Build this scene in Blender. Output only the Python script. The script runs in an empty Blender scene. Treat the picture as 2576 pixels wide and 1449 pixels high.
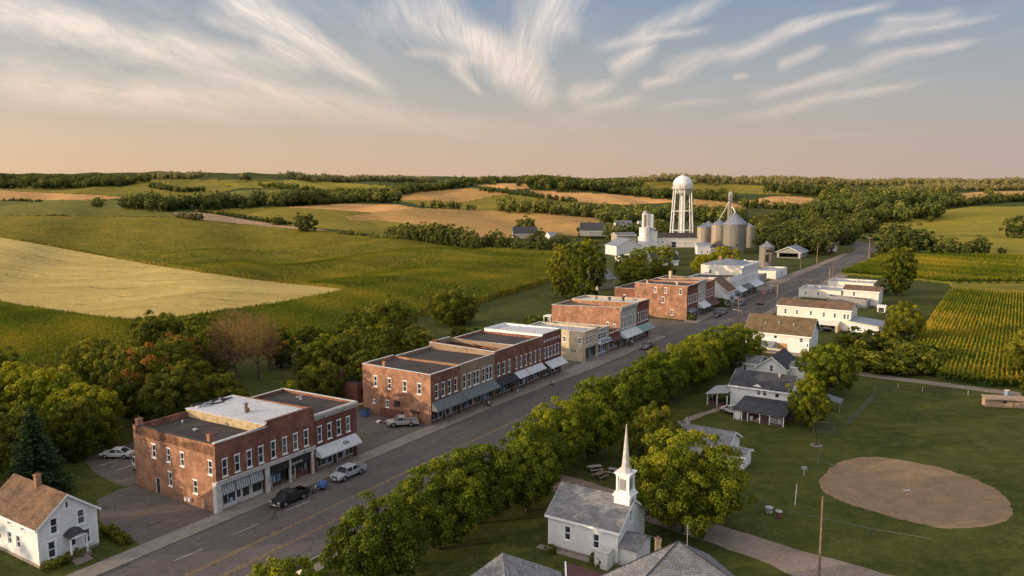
import bpy, math, random
import numpy as np
from mathutils import Vector, Matrix

random.seed(7); RNG = np.random.default_rng(7)
scene = bpy.context.scene
COL = scene.collection
PI = math.pi

# ---------------------------------------------------------------- frame of the place
# x to the right of the view, y into the distance, z up; the camera hangs 40 m over the town.
CAM_Z = 40.0; FPX = 2000.0; PITCH = math.atan(269.5 / FPX)
def pixray(px, py):
    a, b = px - 1288.0, 724.5 - py
    return (a, FPX*math.cos(PITCH) + b*math.sin(PITCH), -FPX*math.sin(PITCH) + b*math.cos(PITCH))
# main street frame: s runs along the shop fronts, t away from the street
PHI = math.radians(32.527)
U = (math.sin(PHI), math.cos(PHI)); V = (-math.cos(PHI), math.sin(PHI))
ORG = (-35.641, 91.809)
ROT = PI/2 - PHI
def W(s, t): return (ORG[0] + s*U[0] + t*V[0], ORG[1] + s*U[1] + t*V[1])

cam_d = bpy.data.cameras.new("camera"); cam = bpy.data.objects.new("camera", cam_d); COL.objects.link(cam)
cam_d.sensor_width = 36.0; cam_d.lens = 36.0*FPX/2576.0
cam.location = (0, 0, CAM_Z); cam.rotation_euler = (PI/2 - PITCH, 0, 0)
cam_d.clip_start = 0.5; cam_d.clip_end = 60000
scene.camera = cam
scene.view_settings.view_transform = 'Standard'; scene.view_settings.look = 'None'; scene.view_settings.exposure = 0

# ---------------------------------------------------------------- sun
SUN_AZ = math.radians(-104.0); SUN_EL = math.radians(9.5)
SD = Vector((math.sin(SUN_AZ)*math.cos(SUN_EL), math.cos(SUN_AZ)*math.cos(SUN_EL), math.sin(SUN_EL)))
sl = bpy.data.lights.new("sun", 'SUN'); sl.energy = 5.0; sl.angle = math.radians(0.6); sl.color = (1.0, 0.73, 0.46)
so = bpy.data.objects.new("sun", sl); COL.objects.link(so); so.rotation_euler = SD.to_track_quat('Z', 'Y').to_euler()

# ---------------------------------------------------------------- node helpers
class NT:
    def __init__(s, tree): s.t = tree; s.n = tree.nodes; s.l = tree.links
    def new(s, typ, **kw):
        n = s.n.new(typ)
        for k, v in kw.items():
            if k == 'ins':
                for kk, vv in v.items(): s.put(n, kk, vv)
            else: setattr(n, k, v)
        return n
    def put(s, n, key, v):
        if isinstance(v, bpy.types.NodeSocket): s.l.new(v, n.inputs[key])
        elif v is not None: n.inputs[key].default_value = v
    def m(s, op, a, b=None, c=None, clamp=False):
        n = s.n.new('ShaderNodeMath'); n.operation = op; n.use_clamp = clamp
        s.put(n, 0, a); s.put(n, 1, b); s.put(n, 2, c); return n.outputs[0]
    def mix(s, f, a, b, mode='MIX'):
        n = s.n.new('ShaderNodeMix'); n.data_type = 'RGBA'; n.blend_type = mode
        s.put(n, 0, f)
        for k, v in ((6, a), (7, b)):
            if isinstance(v, tuple) and len(v) == 3: v = (*v, 1)
            s.put(n, k, v)
        return n.outputs[2]
    def ramp(s, f, stops, interp='LINEAR'):
        n = s.n.new('ShaderNodeValToRGB'); r = n.color_ramp; r.interpolation = interp
        while len(r.elements) < len(stops): r.elements.new(0.5)
        for e, (p, c) in zip(r.elements, stops):
            e.position = p; e.color = (c, c, c, 1) if isinstance(c, (int, float)) else (*c, 1)
        s.put(n, 0, f); return n.outputs[0]
    def noise(s, vec, scale, detail=4, rough=0.55, dist=0.0, out=0):
        n = s.n.new('ShaderNodeTexNoise'); s.put(n, 'Vector', vec)
        n.inputs['Scale'].default_value = scale; n.inputs['Detail'].default_value = detail
        n.inputs['Roughness'].default_value = rough; n.inputs['Distortion'].default_value = dist
        return n.outputs[out]
    def mapr(s, v, a, b, c=0.0, d=1.0):
        n = s.n.new('ShaderNodeMapRange'); s.put(n, 0, v); n.inputs[1].default_value = a; n.inputs[2].default_value = b
        n.inputs[3].default_value = c; n.inputs[4].default_value = d; return n.outputs[0]
    def mapping(s, vec, loc=(0,0,0), rot=(0,0,0), sc=(1,1,1)):
        n = s.n.new('ShaderNodeMapping'); s.put(n, 0, vec); n.inputs[1].default_value = loc
        n.inputs[2].default_value = rot; n.inputs[3].default_value = sc; return n.outputs[0]
    def comb(s, x, y, z=0.0):
        n = s.n.new('ShaderNodeCombineXYZ'); s.put(n, 0, x); s.put(n, 1, y); s.put(n, 2, z); return n.outputs[0]
    def sep(s, v):
        n = s.n.new('ShaderNodeSeparateXYZ'); s.put(n, 0, v); return n.outputs
MATS = {}
def material(name):
    m = bpy.data.materials.new(name); m.use_nodes = True; t = NT(m.node_tree); t.n.clear()
    out = t.new('ShaderNodeOutputMaterial'); MATS[name] = m
    return m, t, out
def principled(t, out, col, rough=0.85, bump=None, bstr=0.3, bdist=0.02, spec=0.3, metal=0.0):
    p = t.new('ShaderNodeBsdfPrincipled')
    t.put(p, 'Base Color', (*col, 1) if isinstance(col, tuple) else col)
    t.put(p, 'Roughness', rough); p.inputs['Specular IOR Level'].default_value = spec; t.put(p, 'Metallic', metal)
    if bump is not None:
        b = t.new('ShaderNodeBump'); b.inputs['Strength'].default_value = bstr; b.inputs['Distance'].default_value = bdist
        t.l.new(bump, b.inputs['Height']); t.l.new(b.outputs[0], p.inputs['Normal'])
    t.l.new(p.outputs[0], out.inputs[0]); return p
def uvc(t): return t.new('ShaderNodeUVMap').outputs[0]
def objc(t): return t.new('ShaderNodeTexCoord').outputs['Object']
def posc(t): return t.new('ShaderNodeNewGeometry').outputs['Position']
def orand(t): return t.new('ShaderNodeObjectInfo').outputs['Random']

# ---------------------------------------------------------------- materials
def m_plain(name, c, rough=0.7, var=0.25, scale=1.5, spec=0.3, metal=0.0):
    m, t, o = material(name); v = posc(t)
    n = t.noise(v, scale, 5, 0.65)
    k = t.mapr(n, 0.3, 0.7, 1-var, 1+var*0.6)
    col = t.mix(1.0, c, t.comb(k, k, k), 'MULTIPLY')
    principled(t, o, col, rough, spec=spec, metal=metal); return m
def m_brick(name, c1, c2, mort, stain=0.5, row=0.09):
    m, t, o = material(name); uv = uvc(t)
    b = t.new('ShaderNodeTexBrick'); t.put(b, 'Vector', uv)
    b.inputs['Scale'].default_value = 1.0; b.inputs['Brick Width'].default_value = 0.30; b.inputs['Row Height'].default_value = row
    b.inputs['Mortar Size'].default_value = 0.012; b.inputs['Bias'].default_value = 0.0
    b.inputs['Color1'].default_value = (*c1, 1); b.inputs['Color2'].default_value = (*c2, 1); b.inputs['Mortar'].default_value = (*mort, 1)
    v = posc(t)
    n1 = t.noise(v, 0.55, 6, 0.7); n2 = t.noise(t.mapping(v, sc=(1.4, 1.4, 0.7)), 0.9, 6, 0.75); n3 = t.noise(v, 5.0, 3, 0.6)
    k = t.m('MULTIPLY', t.mapr(n1, 0.3, 0.7, 1-stain*0.55, 1+stain*0.35), t.mapr(n2, 0.35, 0.7, 1-stain*0.25, 1.08))
    k = t.m('MULTIPLY', k, t.mapr(n3, 0.3, 0.7, 0.8, 1.18))
    col = t.mix(1.0, b.outputs[0], t.comb(k, k, k), 'MULTIPLY')
    pale = t.mapr(t.noise(v, 0.23, 5, 0.75), 0.56, 0.72, 0, 0.35)
    col = t.mix(pale, col, tuple(min(1, x*1.2+0.07) for x in c1))
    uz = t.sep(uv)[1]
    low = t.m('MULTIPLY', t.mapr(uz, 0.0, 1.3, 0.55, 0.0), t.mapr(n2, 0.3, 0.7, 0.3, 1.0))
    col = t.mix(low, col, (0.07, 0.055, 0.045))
    principled(t, o, col, 0.92, b.outputs['Fac'], 0.35, -0.01, spec=0.15); return m
def m_siding(name, c, lap=0.16, dirt=0.35, vertical=False):
    m, t, o = material(name); uv = uvc(t); x, y, _ = t.sep(uv)
    f = t.m('FRACT', t.m('DIVIDE', x if vertical else y, lap))
    shade = t.ramp(f, [(0.0, 0.62), (0.12, 1.0), (1.0, 0.95)])
    v = posc(t); n = t.noise(t.mapping(v, sc=(1.0, 1.0, 0.8)), 0.7, 6, 0.7); n2 = t.noise(v, 7.0, 3, 0.7)
    k = t.m('MULTIPLY', t.mapr(n, 0.35, 0.75, 1.0, 1-dirt), t.mapr(n2, 0.3, 0.7, 0.93, 1.04))
    col = t.mix(1.0, c, shade, 'MULTIPLY'); col = t.mix(1.0, col, t.comb(k, k, t.m('MULTIPLY', k, 0.97)), 'MULTIPLY')
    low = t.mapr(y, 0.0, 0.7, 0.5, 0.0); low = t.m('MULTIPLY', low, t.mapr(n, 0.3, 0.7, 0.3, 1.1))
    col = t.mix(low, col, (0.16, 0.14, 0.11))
    principled(t, o, col, 0.75, f, 0.5, 0.02, spec=0.25); return m
def m_shingle(name, c, var=0.35, warm=None):
    m, t, o = material(name); uv = uvc(t); x, y, _ = t.sep(uv)
    b = t.new('ShaderNodeTexBrick'); t.put(b, 'Vector', uv)
    b.inputs['Scale'].default_value = 1.0; b.inputs['Brick Width'].default_value = 0.55; b.inputs['Row Height'].default_value = 0.22
    b.inputs['Mortar Size'].default_value = 0.018
    b.inputs['Color1'].default_value = (*[q*1.18 for q in c], 1); b.inputs['Color2'].default_value = (*[q*0.8 for q in c], 1)
    b.inputs['Mortar'].default_value = (*[q*0.45 for q in c], 1)
    v = posc(t); n = t.noise(v, 0.7, 6, 0.7); n2 = t.noise(v, 6, 3, 0.7)
    k = t.m('MULTIPLY', t.mapr(n, 0.3, 0.7, 1-var, 1+var), t.mapr(n2, 0.3, 0.7, 0.78, 1.2))
    col = t.mix(1.0, b.outputs[0], t.comb(k, k, k), 'MULTIPLY')
    if warm: col = t.mix(t.mapr(t.noise(v, 0.4, 5, 0.7), 0.5, 0.7), col, warm)
    principled(t, o, col, 0.9, b.outputs['Fac'], 0.5, -0.02, spec=0.2); return m
def m_membrane(name, c, c2, seams=True, rough=0.8):
    m, t, o = material(name); v = posc(t); uv = uvc(t); x, y, _ = t.sep(uv)
    n = t.noise(v, 0.45, 6, 0.7, 0.6); n2 = t.noise(t.mapping(v, sc=(1, 1, 1)), 2.7, 5, 0.7)
    col = t.mix(t.mapr(n, 0.42, 0.62), c, c2)
    k = t.mapr(n2, 0.3, 0.7, 0.75, 1.2); col = t.mix(1.0, col, t.comb(k, k, k), 'MULTIPLY')
    if seams:
        fx = t.m('FRACT', t.m('DIVIDE', t.m('ADD', y, t.m('MULTIPLY', n2, 0.25)), 1.9))
        s_ = t.ramp(fx, [(0.0, 0.68), (0.035, 1.0), (1.0, 1.0)]); col = t.mix(1.0, col, s_, 'MULTIPLY')
    principled(t, o, col, rough, n2, 0.2, 0.02); return m
def m_metal(name, c, pitch=0.25, vertical=True, rust=0.2, rough=0.45, metal=0.55, hoop=None):
    m, t, o = material(name); uv = uvc(t); x, y, _ = t.sep(uv); q = x if vertical else y
    f = t.m('SINE', t.m('MULTIPLY', q, 2*PI/pitch)); v = posc(t)
    n = t.noise(t.mapping(v, sc=(1, 1, 0.3)), 0.8, 6, 0.72); k = t.m('MULTIPLY', t.mapr(f, -1, 1, 0.84, 1.08), t.mapr(n, 0.3, 0.7, 0.8, 1.15))
    col = t.mix(1.0, c, t.comb(k, k, k), 'MULTIPLY')
    if hoop:
        h = t.ramp(t.m('FRACT', t.m('DIVIDE', y, hoop)), [(0, 0.55), (0.07, 1.0), (1, 0.96)]); col = t.mix(1.0, col, h, 'MULTIPLY')
    rm = t.mapr(t.noise(t.mapping(v, sc=(1, 1, 0.4)), 0.9, 7, 0.75), 0.56, 0.74, 0, rust*2)
    col = t.mix(rm, col, (0.20, 0.085, 0.035))
    principled(t, o, col, rough, f, 0.4, 0.02, metal=metal, spec=0.4); return m
def m_awning(name, c, dark=0.8, pitch=0.3):
    m, t, o = material(name); uv = uvc(t); x, y, _ = t.sep(uv); f = t.m('SINE', t.m('MULTIPLY', x, 2*PI/pitch)); v = posc(t)
    n = t.noise(v, 1.3, 6, 0.7); k = t.m('MULTIPLY', t.mapr(f, -1, 1, dark, 1.05), t.mapr(n, 0.3, 0.72, 1.1, 0.72))
    col = t.mix(1.0, c, t.comb(k, k, k), 'MULTIPLY')
    principled(t, o, col, 0.6, f, 0.35, 0.02, spec=0.3); return m
def m_glass(name, c=(0.012, 0.015, 0.02), lit=None):
    m, t, o = material(name); v = objc(t); r = orand(t)
    n = t.noise(posc(t), 1.1, 3, 0.6); col = t.mix(t.mapr(n, 0.4, 0.65, 0, 1), c, tuple(q*3.2+0.01 for q in c))
    if lit is not None: col = t.mix(t.mapr(r, 0.74, 0.78, 0, 0.8), col, lit)
    principled(t, o, col, 0.12, spec=0.6); return m
def m_asphalt(name, c, c2, crack=0.5, wear=0.5, warm=(0.13, 0.11, 0.09)):
    m, t, o = material(name); v = posc(t)
    w = t.mapping(v, rot=(0, 0, -ROT))
    big = t.noise(t.mapping(w, sc=(0.25, 1, 1)), 0.35, 6, 0.68, 0.3); fine = t.noise(v, 14, 3, 0.7); mid = t.noise(v, 1.1, 6, 0.75)
    col = t.mix(t.mapr(big, 0.35, 0.65), c, c2)
    k = t.m('MULTIPLY', t.mapr(fine, 0.3, 0.7, 0.82, 1.15), t.mapr(mid, 0.3, 0.7, 0.8, 1.15)); col = t.mix(1.0, col, t.comb(k, k, k), 'MULTIPLY')
    col = t.mix(t.mapr(t.noise(v, 0.16, 5, 0.7), 0.52, 0.72, 0, wear), col, warm)
    vo = t.new('ShaderNodeTexVoronoi'); vo.feature = 'DISTANCE_TO_EDGE'; vo.inputs['Scale'].default_value = 0.42
    dv = t.new('ShaderNodeVectorMath'); dv.operation = 'MULTIPLY_ADD'; t.put(dv, 0, t.noise(v, 0.9, 4, 0.6, 0, 1)); dv.inputs[1].default_value = (1.6, 1.6, 0); t.put(dv, 2, w)
    t.l.new(dv.outputs[0], vo.inputs['Vector'])
    cr = t.mapr(vo.outputs[0], 0.0, 0.03, 1, 0); cr = t.m('MULTIPLY', cr, t.mapr(t.noise(v, 0.25, 3), 0.42, 0.58, 0, crack), clamp=True)
    col = t.mix(cr, col, tuple(q*0.35 for q in c))
    principled(t, o, col, 0.9, mid, 0.15, 0.03, spec=0.25); return m
def m_concrete(name, c, joint=1.5):
    m, t, o = material(name); v = posc(t); w = t.mapping(v, rot=(0, 0, -ROT)); x, y, _ = t.sep(w)
    n = t.noise(v, 0.6, 6, 0.7); n2 = t.noise(v, 9, 3, 0.7)
    k = t.m('MULTIPLY', t.mapr(n, 0.3, 0.7, 0.72, 1.18), t.mapr(n2, 0.3, 0.7, 0.86, 1.1)); col = t.mix(1.0, c, t.comb(k, k, k), 'MULTIPLY')
    j = t.ramp(t.m('FRACT', t.m('DIVIDE', x, joint)), [(0, 0.55), (0.03, 1), (1, 1)]); col = t.mix(1.0, col, j, 'MULTIPLY')
    principled(t, o, col, 0.9, n2, 0.1, 0.02); return m
def m_ground(name, cols, sc=0.05, bump=0.4, streak=None, fine=3.0, bdist=0.3):
    """cols: dark, mid, light, patch"""
    m, t, o = material(name); v = posc(t)
    w = v if streak is None else t.mapping(v, rot=(0, 0, streak[0]), sc=(streak[1], 1, 1))
    a = t.noise(w, sc, 7, 0.65, 0.4); b = t.noise(w, fine, 4, 0.7); c = t.noise(v, sc*6, 5, 0.7)
    col = t.mix(t.mapr(a, 0.35, 0.65), cols[0], cols[1])
    col = t.mix(t.mapr(c, 0.45, 0.75, 0, 0.8), col, cols[2])
    col = t.mix(t.mapr(t.noise(v, sc*2.3, 6, 0.75), 0.58, 0.75, 0, 0.7), col, cols[3])
    k = t.mapr(b, 0.3, 0.7, 0.72, 1.25); col = t.mix(1.0, col, t.comb(k, k, k), 'MULTIPLY')
    principled(t, o, col, 0.95, b, bump, bdist, spec=0.08); return m
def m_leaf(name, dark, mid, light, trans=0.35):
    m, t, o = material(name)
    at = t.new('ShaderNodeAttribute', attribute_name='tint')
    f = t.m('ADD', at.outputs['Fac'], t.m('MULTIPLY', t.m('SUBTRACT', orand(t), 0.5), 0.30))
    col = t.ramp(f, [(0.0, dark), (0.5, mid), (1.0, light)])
    d = t.new('ShaderNodeBsdfPrincipled'); t.put(d, 'Base Color', col); d.inputs['Roughness'].default_value = 0.75; d.inputs['Specular IOR Level'].default_value = 0.12
    tr = t.new('ShaderNodeBsdfTranslucent'); t.put(tr, 0, t.mix(1.0, col, (1.15, 1.1, 0.55), 'MULTIPLY'))
    mx = t.new('ShaderNodeMixShader'); mx.inputs[0].default_value = trans
    t.l.new(d.outputs[0], mx.inputs[1]); t.l.new(tr.outputs[0], mx.inputs[2]); t.l.new(mx.outputs[0], o.inputs[0]); return m

M = {}
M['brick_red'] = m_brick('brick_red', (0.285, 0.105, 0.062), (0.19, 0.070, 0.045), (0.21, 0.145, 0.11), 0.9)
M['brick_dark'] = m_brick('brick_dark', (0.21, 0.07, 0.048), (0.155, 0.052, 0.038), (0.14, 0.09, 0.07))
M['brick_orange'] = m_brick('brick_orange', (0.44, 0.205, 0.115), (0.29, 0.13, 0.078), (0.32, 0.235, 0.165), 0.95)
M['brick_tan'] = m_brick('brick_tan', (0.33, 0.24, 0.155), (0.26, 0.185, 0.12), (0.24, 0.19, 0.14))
M['stucco_cream'] = m_plain('stucco_cream', (0.52, 0.43, 0.29), 0.9, 0.35, 0.9)
M['stucco_stain'] = m_plain('stucco_stain', (0.42, 0.33, 0.2), 0.9, 0.5, 1.6)
M['stone_grey'] = m_plain('stone_grey', (0.38, 0.36, 0.33), 0.85, 0.35, 1.4)
M['paint_white'] = m_plain('paint_white', (0.80, 0.80, 0.78), 0.55, 0.16, 2.0)
M['paint_offwhite'] = m_plain('paint_offwhite', (0.50, 0.48, 0.45), 0.6, 0.3, 1.5)
M['paint_dark'] = m_plain('paint_dark', (0.035, 0.032, 0.032), 0.5, 0.3)
M['paint_brown'] = m_plain('paint_brown', (0.10, 0.05, 0.035), 0.6, 0.3)
M['paint_green'] = m_plain('paint_green', (0.18, 0.22, 0.16), 0.6, 0.3)
M['paint_blue'] = m_plain('paint_blue', (0.22, 0.32, 0.44), 0.6, 0.25)
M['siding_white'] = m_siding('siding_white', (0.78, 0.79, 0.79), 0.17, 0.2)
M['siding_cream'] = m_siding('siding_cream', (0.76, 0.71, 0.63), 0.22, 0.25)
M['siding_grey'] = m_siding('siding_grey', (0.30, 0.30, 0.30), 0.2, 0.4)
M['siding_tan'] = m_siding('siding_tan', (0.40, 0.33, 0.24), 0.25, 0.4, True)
M['siding_maroon'] = m_siding('siding_maroon', (0.085, 0.04, 0.035), 0.3, 0.4, True)
M['shingle_brown'] = m_shingle('shingle_brown', (0.15, 0.105, 0.055))
M['shingle_rust'] = m_shingle('shingle_rust', (0.15, 0.095, 0.06), 0.4, (0.22, 0.125, 0.065))
M['shingle_grey'] = m_shingle('shingle_grey', (0.185, 0.185, 0.19), 0.28)
M['shingle_dark'] = m_shingle('shingle_dark', (0.055, 0.057, 0.065), 0.3)
M['roof_tar'] = m_membrane('roof_tar', (0.035, 0.032, 0.032), (0.06, 0.048, 0.042))
M['roof_tarbrown'] = m_membrane('roof_tarbrown', (0.055, 0.04, 0.034), (0.035, 0.03, 0.03))
M['roof_white'] = m_membrane('roof_white', (0.50, 0.51, 0.53), (0.42, 0.42, 0.43))
M['roof_silver'] = m_membrane('roof_silver', (0.36, 0.37, 0.39), (0.25, 0.25, 0.26))
M['roof_khaki'] = m_membrane('roof_khaki', (0.13, 0.105, 0.065), (0.09, 0.07, 0.05))
M['metal_silo'] = m_metal('metal_silo', (0.34, 0.28, 0.21), 0.45, True, 0.15, 0.6, 0.08, hoop=1.1)
M['metal_old'] = m_metal('metal_old', (0.19, 0.175, 0.145), 0.6, True, 0.22, 0.65, 0.05, hoop=1.15)
M['metal_roof'] = m_metal('metal_roof', (0.25, 0.27, 0.30), 0.5, True, 0.06, 0.45, 0.4)
M['metal_white'] = m_metal('metal_white', (0.66, 0.64, 0.60), 0.6, True, 0.05, 0.5, 0.05)
M['concrete_silo'] = m_plain('concrete_silo', (0.72, 0.69, 0.64), 0.8, 0.25, 0.5)
M['fence_steel'] = m_plain('fence_steel', (0.13, 0.13, 0.13), 0.6, 0.3, 3, metal=0.2)
M['galv'] = m_plain('galv', (0.40, 0.40, 0.40), 0.5, 0.2, 3, metal=0.4)
M['awning_grey'] = m_awning('awning_grey', (0.15, 0.17, 0.19), 0.55)
M['awning_white'] = m_awning('awning_white', (0.56, 0.58, 0.60), 0.88)
M['awning_stripe'] = m_awning('awning_stripe', (0.46, 0.48, 0.50), 0.35, 0.34)
M['awning_navy'] = m_awning('awning_navy', (0.02, 0.022, 0.032), 0.95)
M['awning_teal'] = m_awning('awning_teal', (0.20, 0.29, 0.28), 0.85)
M['awning_maroon'] = m_awning('awning_maroon', (0.10, 0.035, 0.03), 0.85)
M['glass'] = m_glass('glass', lit=(0.13, 0.14, 0.15))
M['glass_shop'] = m_glass('glass_shop', (0.012, 0.013, 0.014))
M['interior'] = m_plain('interior', (0.05, 0.035, 0.028), 0.9, 0.8, 0.9)
M['asphalt'] = m_asphalt('asphalt', (0.086, 0.073, 0.068), (0.115, 0.099, 0.092), 0.8, 0.35, (0.10, 0.085, 0.075))
M['lot'] = m_asphalt('lot', (0.125, 0.107, 0.092), (0.09, 0.075, 0.066), 1.0, 0.7, (0.12, 0.092, 0.068))
M['sidewalk'] = m_concrete('sidewalk', (0.205, 0.18, 0.152))
M['kerb'] = m_concrete('kerb', (0.22, 0.20, 0.175), 3.0)
M['foundation'] = m_plain('foundation', (0.25, 0.21, 0.18), 0.9, 0.4)
M['gravel'] = m_ground('gravel', ((0.20, 0.155, 0.125), (0.27, 0.215, 0.175), (0.15, 0.12, 0.095), (0.10, 0.10, 0.045)), 0.25, 0.5, (-ROT, 1), 4.0, 0.06)
M['dirt'] = m_ground('dirt', ((0.205, 0.145, 0.086), (0.27, 0.19, 0.112), (0.155, 0.11, 0.066), (0.12, 0.10, 0.05)), 0.45, 0.4, None, 5.0, 0.05)
M['yellow'] = m_plain('yellow', (0.27, 0.175, 0.055), 0.7, 0.8, 2.0)
M['white_line'] = m_plain('white_line', (0.42, 0.41, 0.40), 0.7, 0.6, 2.5)
M['wood'] = m_plain('wood', (0.20, 0.135, 0.09), 0.85, 0.4, 3.0)
M['wood_pale'] = m_plain('wood_pale', (0.34, 0.24, 0.16), 0.85, 0.4, 3.0)
M['plywood'] = m_plain('plywood', (0.42, 0.25, 0.10), 0.8, 0.3, 2.0)
M['bark'] = m_plain('bark', (0.085, 0.062, 0.045), 0.95, 0.5, 4.0)
M['tyre'] = m_plain('tyre', (0.015, 0.015, 0.015), 0.8, 0.3)
M['chrome'] = m_plain('chrome', (0.5, 0.5, 0.5), 0.25, 0.1, metal=0.8)
M['lamp_glass'] = m_plain('lamp_glass', (0.6, 0.6, 0.55), 0.2, 0.1)
M['red_glass'] = m_plain('red_glass', (0.35, 0.02, 0.015), 0.3, 0.1)
M['skin'] = m_plain('skin', (0.42, 0.26, 0.18), 0.6, 0.1)
M['cloth_dark'] = m_plain('cloth_dark', (0.03, 0.035, 0.05), 0.8, 0.2)
M['cloth_light'] = m_plain('cloth_light', (0.4, 0.38, 0.36), 0.8, 0.2)
M['cloth_pink'] = m_plain('cloth_pink', (0.35, 0.2, 0.19), 0.8, 0.2)
def car_paint(name, c):
    m, t, o = material(name); n = t.noise(posc(t), 1.5, 4, 0.6); k = t.mapr(n, 0.3, 0.7, 0.85, 1.08)
    p = principled(t, o, t.mix(1.0, c, t.comb(k, k, k), 'MULTIPLY'), 0.3, spec=0.5); p.inputs['Coat Weight'].default_value = 0.5; M[name] = m
for n_, c_ in (('car_black', (0.012, 0.013, 0.017)), ('car_silver', (0.36, 0.38, 0.40)), ('car_white', (0.56, 0.55, 0.53)), ('car_beige', (0.36, 0.34, 0.31)),
               ('car_blue', (0.05, 0.09, 0.12)), ('car_red', (0.42, 0.02, 0.018)), ('car_grey', (0.10, 0.105, 0.12)), ('bike_blue', (0.05, 0.12, 0.25))): car_paint(n_, c_)
M['leaf_street'] = m_leaf('leaf_street', (0.024, 0.039, 0.005), (0.097, 0.133, 0.009), (0.360, 0.337, 0.021), 0.3)
M['leaf_wood'] = m_leaf('leaf_wood', (0.023, 0.033, 0.005), (0.092, 0.109, 0.011), (0.337, 0.291, 0.028), 0.3)
M['leaf_bright'] = m_leaf('leaf_bright', (0.039, 0.054, 0.005), (0.167, 0.190, 0.011), (0.505, 0.435, 0.028), 0.35)
M['leaf_autumn'] = m_leaf('leaf_autumn', (0.050, 0.044, 0.007), (0.190, 0.103, 0.018), (0.543, 0.226, 0.042), 0.35)
M['leaf_yellow'] = m_leaf('leaf_yellow', (0.048, 0.059, 0.006), (0.183, 0.190, 0.016), (0.457, 0.392, 0.033), 0.4)
M['leaf_spruce'] = m_leaf('leaf_spruce', (0.014, 0.026, 0.010), (0.024, 0.044, 0.016), (0.054, 0.078, 0.021), 0.1)
M['leaf_far'] = m_leaf('leaf_far', (0.030, 0.042, 0.010), (0.089, 0.104, 0.023), (0.259, 0.242, 0.048), 0.2)  # greyer greens, a little distance haze put into the colour
M['leaf_hazed'] = m_leaf('leaf_hazed', (0.139, 0.141, 0.058), (0.231, 0.204, 0.077), (0.349, 0.279, 0.098), 0.15)  # paler leaves, stronger distance haze painted into the colour
M['twig'] = m_leaf('twig', (0.128, 0.071, 0.033), (0.256, 0.136, 0.060), (0.368, 0.211, 0.096), 0.15)
M['corn'] = m_leaf('corn', (0.029, 0.049, 0.005), (0.139, 0.174, 0.011), (0.616, 0.411, 0.048), 0.3)
M['wheat_blade'] = m_leaf('wheat_blade', (0.36, 0.31, 0.16), (0.58, 0.49, 0.26), (0.70, 0.60, 0.34), 0.25)
M['grass_blade'] = m_leaf('grass_blade', (0.038, 0.074, 0.012), (0.086, 0.140, 0.022), (0.189, 0.198, 0.037), 0.3)

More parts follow.
